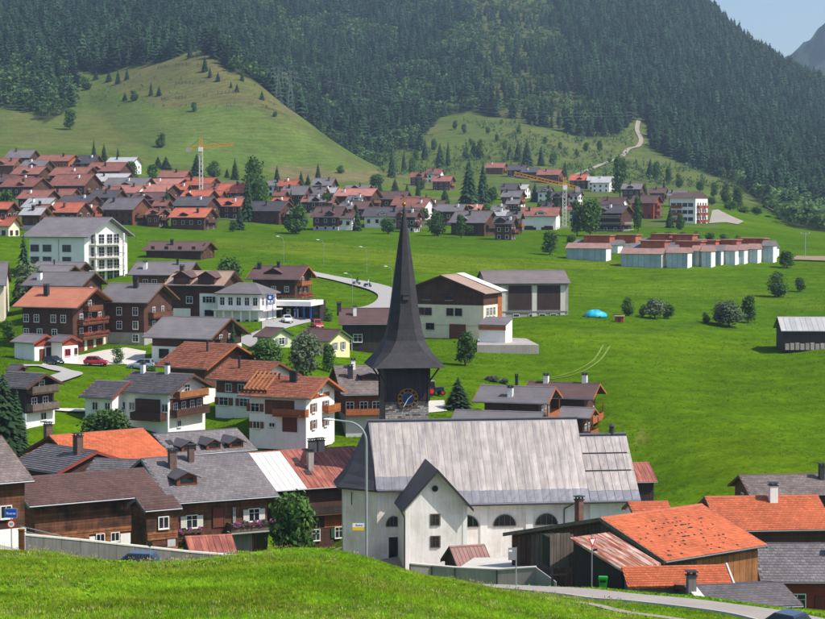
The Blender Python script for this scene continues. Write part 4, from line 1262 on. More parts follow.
for py, w in hs[::-1]:
    z = P(401, py, 203).z - ZB; r_ = max(.05, w / F * 203 * S * 1.0)
    ch = np.interp(py, [205, 311, 345, 367], [.414, .414, .55, .93])   # octagon above, square at the foot
    ring = []
    r2 = r_ * .97
    for a, c in ((1, ch), (ch, 1), (-ch, 1), (-1, ch), (-1, -ch), (-ch, -1), (ch, -1), (1, -ch)):
        ring.append((a * r2, c * r2, z))
    rings.append(ring)
b = MB(); b.loft(rings); spire = b.build('spire', 'shingle', tw)
zs = rings[0][0][2]
q = MB(); q.box(-hw - 1.1, hw + 1.1, -hw - 1.1, hw + 1.1, zs - .12, zs - .01); q.build('eaves_board', 'timber_black', spire)
for ca, cb in ((-1, -1), (1, -1), (1, 1), (-1, 1)):
    q = MB(); q.bar((ca * hw, cb * hw, zev - 2.0), (ca * (hw + 1.15), cb * (hw + 1.15), zs - .1), .16); q.build('brace', 'timber_black', tw)
# arrises on the spire edges, little hatch, ball and cross
q = MB(); zz = P(401, 298, 203).z - ZB; yy = -np.interp(298, [274, 311.5], [10, 14.7]) / F * 203 * S
q.box(-.4, .4, yy - .25, yy + .8, zz - .3, zz + .35); q.box(-.48, .48, yy - .35, yy + .8, zz + .355, zz + .44); q.build('hatch', 'sheet_dark', spire)
ztip = rings[-1][0][2]
q = MB(); q.tube((0, 0, ztip - .3), (0, 0, ztip + 1.3), .05, n=6); q.bar((-.35, 0, ztip + .95), (.35, 0, ztip + .95), .08); q.build('cross', 'gold', spire)
q = MB()
rr = [(.03, -.28), (.2, -.2), (.28, 0), (.2, .2), (.03, .28)]
q.loft([[(r0 * math.cos(t * math.pi / 5), r0 * math.sin(t * math.pi / 5), ztip + .1 + z0) for t in range(10)] for r0, z0 in rr]); q.build('finial_ball', 'gold', spire, smooth=True)
# clock
cv_ = P(405, 401, 200.6); zc_ = cv_.z - ZB; xc_ = .1; yc_ = -hw - .12
RC = 1.08 * k
q = MB(); q.tube((xc_, yc_ + .1, zc_), (xc_, yc_ - .02, zc_), RC * .62, n=32); clock = q.build('clock', 'clock_blue', tw)
for r_, w_ in ((RC, .1), (RC * .63, .09)):
    q = MB()
    for i in range(36):
        t0, t1 = 2 * math.pi * i / 36, 2 * math.pi * (i + 1) / 36
        q.bar((xc_ + r_ * math.cos(t0), yc_ - .04, zc_ + r_ * math.sin(t0)), (xc_ + r_ * math.cos(t1), yc_ - .04, zc_ + r_ * math.sin(t1)), .07, w_)
    q.build('ring', 'gold', clock)
for i in range(12):
    t = math.pi / 2 - 2 * math.pi * i / 12
    q = MB(); q.bar((xc_ + RC * .7 * math.cos(t), yc_ - .05, zc_ + RC * .7 * math.sin(t)), (xc_ + RC * .93 * math.cos(t), yc_ - .05, zc_ + RC * .93 * math.sin(t)), .05, .17 if i % 3 else .24); q.build('hour_mark', 'gold', clock)
for ang, ln, w_ in ((48, .55, .1), (-150 + 0, .9, .07)):
    t = math.pi / 2 - R(ang)
    q = MB(); q.bar((xc_ - .12 * math.cos(t), yc_ - .09 - w_, zc_ - .12 * math.sin(t)), (xc_ + RC * ln * math.cos(t), yc_ - .09 - w_, zc_ + RC * ln * math.sin(t)), .04, w_); q.build('hand', 'sign_white', clock)
def HF(f, h):
    m = (f['C'] + f['D']) / 2
    f.update(o=Vector((m.x, m.y, f['B'].z - h)), h=h, wb=f['wf'])
    return f
# ------------------------------------------------------------------ houses of the old village, near left
h = House('N1', 'log_house', 'log house at the left picture edge with grey-brown tiled roof and white plinth', wall='timber_log', hb=1.6, roof='roof_brown', tile='tile_greybrown', oe=.7, og=.6)
h.wins('F', (-1.2, 1.2), 2.6, w=.9, h=1.0)
h = House('N2', 'farmhouse', 'dark log farmhouse with long brown tiled roof behind the concrete roadside wall', wall='timber_log', roof='roof_brown', tile='tile_brown', oe=1.0, og=.9, verge='gutter')
h.win('F', 4.3, 3.2, w=.25, h=1.9, frame='white_paint', sill=False)
h.wins('F', (.5, 2.0, 4.2), 2.4, w=.75, h=.75)
h.panel('F', 2.55, 3.6, 1.8, 3.0, 'plaster_white', name='plaster_patch'); h.panel('F', -.6, .05, 1.9, 3.0, 'plaster_white', name='plaster_patch')
for zi in range(8):
    for a_, c_ in ((-5.6, -3.8), (-2.3, -.7), (.95, 1.6), (2.4, 2.5), (4.65, 5.6)) if zi < 6 else ((-5.6, 5.6),):
        h.panel('F', a_ + rnd.uniform(-.1, .1), c_ + rnd.uniform(-.1, .1), 1.7 + zi * .25, 1.93 + zi * .25, 'log_lit', out=.06 + .04 * (zi % 2), name='log')  # low log courses in the painted sunlit tone
h.door('F', -3, .2, w=1.2)
f = HS['N2b']
h = House('N2b', 'house_annex', 'low annex with small brown tiled roof and grey post beside the log farmhouse', cat='annex', wall='timber_log', roof='roof_brown', tile='tile_brown', oe=.35, og=.25, verge='gutter')
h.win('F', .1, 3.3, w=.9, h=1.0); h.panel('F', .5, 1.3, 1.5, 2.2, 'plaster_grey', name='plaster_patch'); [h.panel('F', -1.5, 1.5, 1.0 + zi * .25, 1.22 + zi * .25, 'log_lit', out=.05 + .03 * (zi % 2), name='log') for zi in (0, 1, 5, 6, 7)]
h = House('N3', 'slate_house', 'timber house with wide slate roof, two chimneys and pink flower balcony', wall='timber_log', roof='roof_dark', tile='tile_slate', oe=1.1, og=.9, verge='gutter')
h.chimney(-3.3, -2.2, 1.7, .75, 'brick'); h.chimney(-.9, -1.2, 1.5, .6, 'brick')
h.dormer(-3.0, .66, 2.2, 'timber_brown', 'roof_dark', .5, .9)
h.win('F', -3.2, 2.7, w=1.1, h=1.2, shut='cream_panel'); h.win('F', 3.6, 2.9, w=1.1, h=1.2, shut='cream_panel')
h.door('F', -.3, 2.5, w=1.1, h=2.0); h.win('F', 1.4, 2.9, w=.25, h=1.5, sill=False)
h.balcony('F', .6, 6.0, 2.0, dep=1.3, rail='plank_grey', flowers='flower_pink', slab='concrete')
h.balcony('F', -4.9, -2.3, 1.6, dep=.7, rail='plank_dark', flowers='flower_pink')
h.panel('F', 1.2, 3.4, -.4, 1.7, 'concrete_dark', name='cellar_wall'); h.door('F', 4.4, .0, w=1.2, h=1.5, m='glass_dark', name='cellar_door')
h = House('N4', 'village_house', 'house with half white, half rust-red sheet metal roof left of the church', wall='timber_dark', roof='sheet_red', oe=1.0, og=.8)
L2 = h.L / 2; split = -L2 + h.L * .29
h.sheets('sheet_white', 5, x0=-L2, x1=split); h.sheets('sheet_red', 14, x0=split, x1=L2)
h.chimney(-.9, -4.9, 2.3, .75, 'concrete'); h.chimney(1.2, -.6, 1.3, .9, 'concrete'); h.chimney(2.4, -.5, 1.3, .9, 'concrete')
h.skylight(-1.9, .28); h.skylight(.1, .33); h.skylight(-1.6, .62)
h.panel('F', -.4, 2.2, 3.1, 4.9, 'timber_orange', out=.05); h.panel('F', 2.4, 4.2, 3.1, 4.9, 'timber_orange', out=.05)
h.win('F', -1.6, 1.6, w=1.0, h=1.3); h.win('F', 1.6, 1.7, w=1.0, h=1.3, shut='shutter_green'); h.win('F', 3.9, 1.7, w=.9, h=1.3, shut='shutter_green')
h.balcony('F', -2.8, 3.9, 5.0, dep=1.0, rail='timber_black')
h = House('N5', 'slate_house', 'slate roofed house with three small gabled dormers behind the long slate roof', wall='timber_dark', roof='roof_dark', tile='tile_slate', oe=.8)
for i, px in enumerate((-3.2, .1, 3.2)): h.dormer(px, .9, 1.9, 'timber_brown', 'roof_dark', .5, .8)
h.skylight(-4.6, .45)
h = House('N6', 'orange_roofed_house', 'old house with large mottled orange tile roof above the slate roofs', wall='timber_dark', roof='roof_orange', tile='tile_orange', oe=.8)
h.wins('L', (-2, 2), 2.4, w=.9, h=1.0)
h.chimney(-4.8, 3.2, 2.0, .8, 'brick')
h = House('N7', 'slate_house', 'small house with angled slate roof and reddish verge under the orange roof', wall='timber_dark', roof='roof_dark', tile='tile_slate', oe=.5, og=.5, fascia='timber_red')
h.chimney(2.6, -1.0, 1.9, .8, 'brick')
h = House('N8', 'slate_house', 'small dark-gabled house with grey slate roof directly behind the brown farmhouse roof', wall='timber_dark', roof='roof_dark', tile='tile_slate', oe=.5, og=.5)
h = House('N9', 'slate_house', 'small slate roofed house at the left edge above the grey-brown tiled roof', wall='timber_dark', roof='roof_grey', oe=.5, og=.5, tile='tile_dark')
h = House('N10', 'red_shed', 'low shed with dull red sheet roof in front of the flower balcony', cat='shed', wall='timber_dark', roof='sheet_red', oe=.2, og=.2)
h.sheets('sheet_red', 7)

# ------------------------------------------------------------------ houses on the left, middle distance
h = House('M11', 'dark_chalet', 'dark weathered chalet with two wooden balconies and white corner base beside the big spruce', cat='chalet', wall='timber_black', hb=1.6, roof='roof_grey', oe=.9, og=1.1, tile='tile_dark')
h.balcony('R', -2.6, 2.6, 1.9, rail='plank_grey'); h.balcony('R', -2.6, 2.6, 4.2, rail='plank_grey')
h.wins('R', (-1.2, 1.0), 2.2, w=.9, h=1.3); h.win('R', .3, 4.5, w=.9, h=1.2); h.win('R', .6, .5, w=1.0, h=.9)
h = House('M10', 'white_house', 'white house with brown balcony gable and dark grey roof left of the red roofs', wall='plaster_white', roof='roof_grey', oe=1.0, og=1.2, tile='tile_dark')
h.wins('F', (-3.6, -2.0, 3.4), 2.6, w=.9, h=1.0); h.wins('F', (-3.6,), .6, w=.8, h=.8)
h.panel('F', -1.2, 2.6, 1.6, 4.2, 'timber_dark', name='timber_porch', out=.5); h.balcony('F', -1.4, 3.6, 1.5, dep=1.5, rail='timber_dark')
h.panel('R', -4.1, 4.1, 1.9, 4.3, 'timber_dark'); h.balcony('R', -3.4, 3.8, 4.3, rail='plank', dep=1.2); h.balcony('R', -4.2, 4.0, 1.9, rail='timber_dark', dep=1.2)
h.wins('R', (-2.9, -.9, 1.2, 2.9), 2.3, w=.85, h=1.3); h.win('R', 0, 4.7, w=1.2, h=1.2); h.win('R', -2, .3, w=.8, h=.8)
h.chimney(-3.2, -.3, 1.2, .55); h.chimney(.8, -.2, 1.2, .55)
h = House('M10w', 'house_wing', 'lower white wing with grey roof and red-brown verge at the left of the white house', cat='house wing', wall='plaster_white', roof='roof_grey', oe=.8, og=.5, fascia='timber_red', tile='tile_dark')
h.wins('F', (-.5, 1.5), 2.3, w=.8, h=1.0); h.win('R', -1, 1.2, w=.7, h=1.3)
h = House('M8', 'red_roofed_house', 'white walled house with red roof, orange balcony and brown shutters', wall='plaster_white', roof='roof_red', oe=1.2, og=1.2, tile='tile_red', fascia='timber_orange')
h.panel('F', -1.9, 2.6, 2.3, 4.3, 'timber_brown', out=.05); h.balcony('F', -.2, 4.8, 2.3, rail='timber_orange', dep=1.2, slab='timber_orange')
h.win('F', -3.4, 2.6, w=1.2, h=1.1, shut='shutter_brown'); h.win('F', -3.2, .3, w=1.0, h=.9, shut='shutter_brown'); h.win('F', -.8, .6, w=.8, h=.5); h.door('F', 1.9, 0, w=2.0, h=2.0)
h.wins('R', (-2.3, 1.6), 2.6, w=.9, h=1.2, shut='shutter_brown'); h.wins('R', (-2.3, 1.6), .3, w=.9, h=1.2, shut='shutter_brown')
h.panel('R', -3.0, 3.0, 4.4, 5.0, 'timber_orange'); h.balcony('R', .5, 4.6, 2.3, rail='timber_orange', dep=1.0, slab='timber_orange'); h.win('R', 0, 4.9, w=.8, h=.7)
h.chimney(.7, -1.6, 1.3, .45, 'metal_dark'); h.chimney(1.3, -1.6, 1.2, .45, 'metal_dark')
# open pergola rafters over the terrace cut into the roof
pg = empty('pergola', h.e.matrix_basis @ Vector((-h.L * .3, -h.wf * .55, h.zroof(-h.wf * .55))), h.f['th'], 'wooden pergola rafters over the roof terrace between the red roofs', 'pergola')
for i in range(6):
    q = MB(); q.bar((-1.6 + i * .66, -1.9, -.2), (-1.6 + i * .66, 2.3, 1.9), .16, .24); q.build('rafter', 'plank', pg)
q = MB(); q.bar((-2.0, -1.9, -.35), (2.0, -1.9, -.35), .2); q.build('beam', 'plank_dark', pg)
q = MB(); q.bar((-2.0, 2.2, 1.65), (2.0, 2.2, 1.65), .2); q.build('beam', 'plank_dark', pg)
for xx in (-1.8, 1.8):
    q = MB(); q.box(xx - .09, xx + .09, -1.95, -1.77, -.75, -.45); q.build('post', 'plank_dark', pg)
    q = MB(); q.box(xx - .09, xx + .09, 2.1, 2.28, .2, 1.55); q.build('post', 'plank_dark', pg)
h = House('M7', 'red_roofed_house', 'red roofed house with white wall between the pergola and the upper red roof', wall='plaster_white', hb=0, roof='roof_red', oe=1.0, og=1.0, tile='tile_red', fascia='timber_brown')
h.panel('F', -3.2, 3.2, 2.4, 4.1, 'timber_brown', out=.05); h.win('F', -1.9, .6, w=1.5, h=1.1, shut='shutter_brown'); h.win('F', 1.6, .6, w=1.3, h=1.1, shut='shutter_brown'); h.wins('F', (-1, 1.2), 2.7, w=1.0, h=1.0)
h.chimney(-1.0, -2.4, 1.4, .25, 'metal_dark'); h.panel('R', -4, 4, 2.5, 4.2, 'timber_brown'); h.win('R', 0, 4.2, w=1, h=1)
h = House('M6', 'red_roofed_house', 'upper red roofed chalet with open timber gable below the grey garage house', cat='chalet', wall='timber_brown', hb=2.2, roof='roof_red', oe=1.1, og=1.3, tile='tile_red', fascia='timber_orange')
h.win('R', -1.5, 3.4, w=1, h=1.2); h.win('R', 1.6, 3.4, w=1, h=1.2); h.balcony('R', -3.5, 3.5, 2.9, rail='timber_orange'); h.chimney(1.3, -2.5, 1.4, .25, 'metal_dark')
h = House('M9', 'brown_chalet', 'brown chalet with grey-brown roof and white chimney left of the spire', cat='chalet', wall='timber_brown', hb=1.2, base_m='plaster_grey', roof='roof_grey', oe=1.0, og=.8, tile='tile_greybrown')
h.wins('F', (-2, 0, 1.8), 2.0, w=1, h=1.1); h.balcony('F', -2.7, 2.7, 1.3, rail='timber_orange'); h.chimney(-.6, -.9, 1.3, .6); h.chimney(-1.4, -3.4, 1.6, .7, 'metal_dark')
h.dormer(1.4, .55, 2.6, 'timber_dark', 'roof_grey', .3, .9)
h = House('M5', 'garage_house', 'broad grey roofed house with white ground floor behind the parked silver car', wall='timber_dark', hb=2.6, roof='roof_grey', oe=1.2, og=1.3, fascia='timber_brown')
h.win('F', -3.0, .7, w=1.7, h=1.4, frame='plank_dark'); h.win('F', 1.5, .7, w=1.2, h=1.2); h.wins('R', (-1.5, 1.8), 3.2, w=1, h=1.2); h.balcony('R', -3.6, 3.6, 2.9, rail='timber_dark')
h.panel('R', 1.2, 3.8, 0.2, 2.3, 'door_brown', out=.1, name='garage_door')
# double-gabled garages with carport
for key, lab in (('G1', 'white garage with red-brown gable and dark carport panel left of the forecourt'), ('G2', 'small white garage with red-brown gable and red window by the flower balconies')):
    h = House(key, 'garage', lab, cat='garage', wall='plaster_white', roof='roof_grey', oe=.5, og=.5, fascia='timber_red', thick=.14)
    h.panel('R', h.yf, h.yb, h.h - .7, h.h - .05, 'timber_red', out=.05)
    g_ = MB(); x = h.lx + .03; g_.add([(x, h.yf, h.h - .1), (x, h.yb, h.h - .1), (x, 0, h.h + h.rise - .28)], [(0, 1, 2)]); g_.build('gable_boarding', 'timber_red', h.e)
    if key == 'G1': h.door('R', -.7, 0, w=.9, h=2.0); h.panel('R', .2, 2.0, 0, 2.3, 'metal_dark', out=.02, name='carport_opening')  # dark panel on the closed wall stands in for the carport's inner shade
    else: h.win('R', -.6, .9, w=1.0, h=1.0, frame='sign_red'); h.win('R', 1.2, 1.0, w=.5, h=1.0, frame='shutter_brown')
h = House('M1', 'flower_chalet', 'large dark chalet with salmon roof and three balconies of red flowers', cat='chalet', wall='timber_dark', hb=2.5, base_m='plaster_cream', roof='roof_salmon', oe=1.1, og=1.5, fascia='timber_brown')
h.wins('F', (-4.3, -2.2, 1.2, 3.2), 5.6, w=.9, h=1.2); h.wins('F', (-4.3, -1.6, 1.4), 3.2, w=.9, h=1.1)
for z, fl in ((2.6, 'flower_red'), (5.1, 'flower_red'), (7.4, None)):
    w_ = 4.6 if fl else 2.6
    h.balcony('R', -w_, w_, z, rail='timber_brown', flowers=fl, dep=1.2)
    h.wins('R', [q for q in (-3.3, -.3, 3.2) if abs(q) < w_ - .5], z + .3, w=1.0, h=1.5)
for u in (-3.4, -.2, 3.0): h.door('R', u, 0, w=1.9, h=2.1, name='garage_door')
h.chimney(-2.0, -3.0, 1.7, .8, 'metal_dark')
h = House('M2', 'dark_chalet', 'dark two-storey chalet on a grey plinth between flower chalet and the forecourt car', cat='chalet', wall='timber_dark', hb=2.1, base_m='concrete', roof='roof_grey', oe=1.0, og=1.2, fascia='timber_brown')
h.wins('F', (-.6, 2.6), 5.3, w=.9, h=1.3); h.wins('F', (-.6, 2.6), 2.8, w=.9, h=1.3); h.win('F', 2.6, .5, w=1.1, h=1.2)
h.wins('R', (-2, 1.8), 5.2, w=1, h=1.3); h.wins('R', (-2, 1.8), 2.7, w=1, h=1.3); h.balcony('R', -4.2, 4.2, 4.7, rail='timber_brown'); h.chimney(.6, -1.5, 1.5, .8, 'metal_dark')
h = House('M3', 'inn', 'dark timber inn with two peaked dormers, white corner and blue shutters', cat='inn', wall='timber_dark', roof='roof_tan', oe=.9, og=1.0, fascia='timber_dark')
h.panel('F', .9, 5.1, 0, 4.9, 'plaster_white', out=.06); h.panel('F', -4.6, -1.0, -.5, 1.9, 'plaster_white', out=.12)
h.dormer(-2.6, .95, 3.4, 'timber_dark', 'roof_brown', 1.0, 1.5); h.dormer(2.5, .95, 3.4, 'timber_dark', 'roof_brown', 1.0, 1.5)
h.win('F', -1.2, 3.0, w=1.2, h=1.2); h.win('F', 2.9, 3.1, w=1.2, h=1.2, shut='metal_dark'); h.win('F', 2.9, .6, w=1.7, h=1.0, frame='plank_dark'); h.win('F', -2.6, .4, w=2.2, h=1.2)
h.balcony('R', -3, 3, 2.6, rail='timber_brown', flowers='flower_red'); h.wins('R', (-1.6, 1.6), 3.0, w=1.0, h=1.3); h.panel('R', -4.2, 4.2, -1, 2.4, 'plaster_white', out=.06)
h.chimney(-4.4, -.8, 1.2, .8, 'brick')
h = House('M4', 'barn_house', 'long grey roofed timber house behind the inn with peaked dormers', wall='timber_brown', roof='roof_grey', oe=.9, og=.9)
h.chimney(-3.6, -3.4, 1.4, .8); h.chimney(3.0, -1.4, 1.0, .4, 'metal_dark'); h.wins('F', (-3, -1, 2), 2.4, w=1, h=1); h.win('R', 0, 3.2, w=1, h=1.2)
h = House('Ha', 'grey_roofed_house', 'house with broad grey roof directly behind the salmon roofed flower chalet', wall='timber_dark', hb=2.2, roof='roof_grey', oe=.9, og=1.0)
h.win('R', 0, 4.0, w=1, h=1.2); h.balcony('R', -3, 3, 3.4, rail='timber_brown'); h.chimney(-3.7, -3.2, 1.3, .8); h.wins('F', (-3.8, -1), 3.2, w=1, h=1.1)
h = House('Hb', 'grey_roofed_house', 'small grey roofed chalet, lower of two under the white apartment block', cat='chalet', wall='timber_dark', roof='roof_grey', oe=.7, og=.9); h.win('R', 0, 5.2, w=.9, h=1.1); h.win('F', 0, 4.6, w=.9, h=1)
h = House('Hc', 'grey_roofed_house', 'upper grey roofed chalet with vent pipe touching the white apartment block', cat='chalet', wall='timber_dark', roof='roof_grey', oe=.7, og=.9); h.win('R', 0, 5.2, w=.9, h=1.1); h.chimney(-.5, -2.4, 1.2, .2, 'metal_dark'); h.win('F', 2, 4.6, w=.9, h=1)
h = House('Hd', 'grey_roofed_house', 'pale grey roof and yellow hedge corner house at the left edge by the spruce', wall='plaster_cream', roof='roof_grey', oe=.7, og=.5); h.win('F', 1, 3.0, w=1, h=1.1)
# white apartment block
h = House('M13', 'apartment_block', 'modern white apartment block with glass corner balconies above the grey roofs', cat='apartments', wall='plaster_white', roof='roof_grey', oe=.9, og=1.6, fascia='grey_paint')
for z in (1.6, 4.6, 7.4): h.wins('F', (-6.0, -2.6, 2.8), z, w=2.2, h=1.5, frame='grey_paint', sill=False)
for z in (0.3, 3.0, 6.0, 9.0):
    if z > 1: h.balcony('R', -7.6, 5.6, z, dep=2.0, rail='galvanised', boards=False, slab='concrete_pale')
    h.wins('R', (-5.6, -2.2, 1.4, 4.4), z + .15, w=2.4, h=2.2, frame='white_paint', sill=False)
    for u in (-7.2, 5.2):
        loc, r = h.at('R', u, z - .3, 1.6); q = MB(); q.box(-.18, .18, -.18, .18, 0, 2.9); q.build('balcony_post', 'plaster_white', h.e, loc=loc, rz=r)
q = MB(); loc, r = h.at('F', .6, 0, .06); q.tube((0, 0, 0), (0, 0, h.h - .6), .06); q.build('downpipe', 'grey_paint', h.e, loc=loc)
h = House('M14', 'brown_chalet', 'dark chalet with plum-brown roof, timber gable balconies above the filling station', cat='chalet', wall='timber_dark', roof='roof_brown', oe=1.0, og=1.4, fascia='timber_orange')
h.dormer(-.6, .62, 3.6, 'timber_dark', 'roof_brown', .9, .3); h.chimney(-4.6, -1.5, 1.1, .8, 'metal_dark'); h.chimney(-.4, -.8, 1.0, .6, 'metal_dark')
h.balcony('R', -3.6, 3.6, 3.6, rail='timber_orange', posts=True); h.balcony('R', -3.6, 3.6, .9, rail='timber_orange', flowers='flower_red', posts=True); h.wins('R', (-1.6, 1.6), 1.3, w=1.1, h=1.6); h.wins('R', (0,), 4.0, w=1.1, h=1.4); h.wins('F', (-3, 0, 3), 2.4, w=.9, h=1.1)
# villa with hipped roof beside the filling station
v = P(246, 331, 305); vl = empty('white_villa', (v.x, v.y + 4, v.z), R(-20), 'white villa with hipped grey roof and pillared ground floor', 'villa')
zt = P(246, 293, 305).z - v.z; za = P(240, 285, 308).z - v.z
b = MB(); b.box(-4.6, 4.4, -3.8, 3.8, -2, zt - .1); b.build('wall', 'plaster_white', vl)
b = MB(); b.add([(-5.2, -4.5, zt - .1), (5.1, -4.5, zt - .1), (5.1, 4.5, zt - .1), (-5.2, 4.5, zt - .1), (-2, 0, za + .5), (1.6, 0, za + .5), (-5.2, -4.5, zt - .3), (5.1, -4.5, zt - .3), (5.1, 4.5, zt - .3), (-5.2, 4.5, zt - .3)],
      [(0, 1, 5, 4), (1, 2, 5), (2, 3, 4, 5), (3, 0, 4), (6, 9, 8, 7), (0, 6, 7, 1), (1, 7, 8, 2), (2, 8, 9, 3), (3, 9, 6, 0)]); b.build('roof', 'roof_grey', vl)
for i in range(5):
    p_, fr_, sl_ = win_mesh(.9, 1.5); o = link('window', p_, vl, (-3.6 + i * 1.75, -3.82, zt - 2.4)); link('frame', fr_, o)
for i in range(4):
    p_, fr_, sl_ = win_mesh(.9, 1.5); o = link('window', p_, vl, (4.42, -2.6 + i * 1.75, zt - 2.4), math.pi / 2); link('frame', fr_, o)
b = MB(); b.box(-5.4, 5.6, -5.0, 4.2, zt - 3.45, zt - 3.2); b.build('terrace_slab', 'concrete_pale', vl)
for i in range(6):
    q = MB(); q.box(-4.9 + i * 1.85, -4.6 + i * 1.85, -4.85, -4.55, -1, zt - 3.46); q.build('pillar', 'plaster_white', vl)
b = MB()
for i in range(5): b.box(-4.3 + i * 1.85, -3.4 + i * 1.85, -3.85, -3.81, 0, 2.2)
b.build('ground_floor_glazing', 'glass', vl)
h = House('M16a', 'dark_house', 'dark timber house with plum-brown roof left of the spire', wall='timber_black', roof='roof_brown', oe=.9, og=.6); h.win('F', -1.4, 2.0, w=1.5, h=1.3, frame='white_paint'); h.win('F', -3.2, .4, w=1.4, h=2.0, sill=False); h.chimney(-1.9, -2.8, 1.5, .6); h.chimney(-6 * .8, -1.0, 1.3, .8, 'metal_dark')
h = House('M16b', 'cream_house', 'small cream gabled house with brown roof in front of the dark timber house', wall='plaster_yellow', roof='roof_brown', oe=.5, og=.5, fascia='leaf_box'); h.wins('R', (-1.3, 1.2), 1.0, w=.7, h=1.3, shut='shutter_grey'); h.win('F', 0, .8, w=.8, h=1)
h = House('M16c', 'green_house', 'pale green gabled cottage with brown roof behind the garden trees', cat='cottage', wall='plaster_green', roof='roof_brown', oe=.5, og=.5, fascia='leaf_box'); h.win('R', 0, .6, w=1.4, h=1.1, shut='shutter_grey')
# small dark pavilion by the lane
h = House('pav', 'garden_shed', 'small black wooden shed with low roof beside the lane', cat='shed', f=HF(fit((7, 369.5), (17, 369.8), (19.5, 362.5), (10, 362), 236, th0=-25), 2.0), wall='timber_black', roof='roof_dark', oe=.3, og=.3)

# ------------------------------------------------------------------ farm buildings in the meadow
fz = fit((485, 293.6), (508, 286), (462, 272.5), (441, 279), 300, th0=64, anchor='A', pitch=.4, kth=80)
zb = P(470, 339.5, 300).z
Lf = fz['L']
HF(fz, fz['B'].z - zb)
h = House('farm', 'farmhouse', 'big farmhouse with dark timber gable over cream walls, right of the spire', wall='timber_dark', hb=P(470, 306, 300).z - zb, base_m='plaster_cream', roof='roof_tan', oe=.7, og=.9, f=fz)
FARM = h
hb = P(470, 306, 300).z - zb
for u in (-4.6, -3.0, 1.6, 3.4): h.win('L', u, hb - 2.0, w=1.3, h=1.3, frame='plank_dark', out=.13)
h.win('L', -2.6, 1.6, w=1.6, h=1.1, frame='plank_dark', out=.13); h.door('L', 3.2, -.3, w=3.2, h=2.9, out=.13, name='garage_door')
for u in (-3.4, 1.4): h.win('L', u, hb + 1.0, w=1.6, h=1.2, frame='plank_dark')
b = MB(); b.box(-h.lx - .12, h.lx + .1, h.yf - .12, h.yb + .1, hb - 4.0, hb - 3.75); b.build('string_course', 'concrete_pale', h.e)
h.wins('F', (-2.8, -1.2, .4), hb - 2.0, w=.9, h=1.5, out=.13)
h.panel('F', h.lx - 2.2, h.lx - .1, 0, h.h - .6, 'timber_orange', out=.12)
b = MB(); L2 = h.L / 2; za, zc2 = h.zroof(-h.wf) + .1, h.zroof(0) + .1
b.prism([(L2 - 3.4, -h.wf - .1, za), (L2 + .2, -h.wf - .1, za), (L2 + .2, 0, zc2), (L2 - 3.4, 0, zc2)], (0, 0, .07)); b.build('white_roof_band', 'sheet_white', h.roof)
sf = fit((480, 320.5), (504, 325), (515, 322.5), (487, 313.5), 292, th0=-20, pitch=.25, kth=10)
o = poly_roof_shed('lean_to', 'white lean-to with grey roof on the concrete terrace at the farmhouse', fit((478, 322), (506, 325), (514, 320.5), (486, 313.5), 292, th0=-20, pitch=.28), 'plaster_white', 'roof_grey', cat='lean-to', h=3.0)
b = MB(); b.box(-o.L / 2 + .1, o.L / 2 - .1, .0, .24, 2.0, 2.75); b.build('timber_band', 'timber_orange', o.e)
tp = [P(477, 347.5, 288), P(539, 348, 288), P(523, 332.5, 306), P(478, 332, 306)]
b = MB(); b.prism([(p.x, p.y, P(500, 344, 290).z) for p in tp], (0, 0, -2.4)); o = b.build('terrace', 'concrete', None)
setp(o, 'raised concrete terrace in the grass in front of the farmhouse lean-to', 'terrace')
h = House('M18', 'cattle_barn', 'wide meadow barn with brown roof, grey pillars and two tall dark doors', cat='barn', wall='concrete', roof='roof_barn', oe=.8, og=.4)
for u in (-1.6, 4.6): h.door('F', u, 1.6, w=4.6, h=5.0, m='door_dark', name='barn_door', out=.08)
for u in (-5.2, 1.5, 7.6): h.panel('F', u - .5, u + .5, -1, h.h - .6, 'concrete_pale', out=.14, name='pillar')
h.panel('F', -8.5, 8.6, .9, 1.25, 'concrete_dark', out=.16, name='ledge')
for u in (-2.4, 1.0, 3.2, 5.6): h.win('F', u, .1, w=1.2, h=.5, far=True)
for key, lab, w_ in (('M19', 'brown chalet with grey roof and orange balcony directly behind the church ridge', 10), ('M20', 'brown chalet with taupe roof and stacked orange balconies, right of its twin', 10)):
    h = House(key, 'twin_chalet', lab, cat='chalet', wall='timber_dark', roof='roof_grey' if key == 'M19' else 'roof_brown', oe=.9, og=1.6, fascia='timber_orange', group='twin chalets behind the church')
    h.balcony('R', -3.9, 3.9, 2.9, rail='timber_orange', posts=True, dep=1.4, slab='timber_orange')
    h.balcony('R', -3.9, 3.9, .1, rail='timber_orange', posts=True, dep=1.4, slab='timber_orange')
    h.wins('R', (-2, 0, 2), 3.2, w=1, h=1.6); h.win('F', -.4, 3.2, w=.7, h=1.0); h.panel('R', -3.5, 3.5, .0, 2.7, 'timber_brown')
    if key == 'M19': h.chimney(-.4, -3.0, 1.2, .75); h.chimney(-.4, .8, 1.7, .4, 'metal_dark')
    else: h.chimney(-2.8, -.2, 1.1, .75); h.chimney(3.2, .2, 1.3, .75)
h = House('M19l', 'garage_row', 'low grey roofed garage just behind the church ridge', cat='garage', wall='timber_dark', roof='roof_grey', oe=.5, og=.6); h.door('R', 0, 0, w=2.4, h=2.2, name='garage_door')
h = House('M20l', 'balcony_annex', 'lower chalet annex with grey roof and orange corner balconies', cat='annex', wall='timber_dark', roof='roof_grey', oe=.4, og=1.2, fascia='timber_orange'); h.balcony('R', -2.4, 2.4, 3.0, rail='timber_orange', posts=True, dep=1.2, slab='timber_orange'); h.balcony('R', -2.4, 2.4, .4, rail='timber_orange', posts=True, dep=1.2, slab='timber_orange'); h.wins('R', (-1.2, 1.0), 3.3, w=.9, h=1.5)

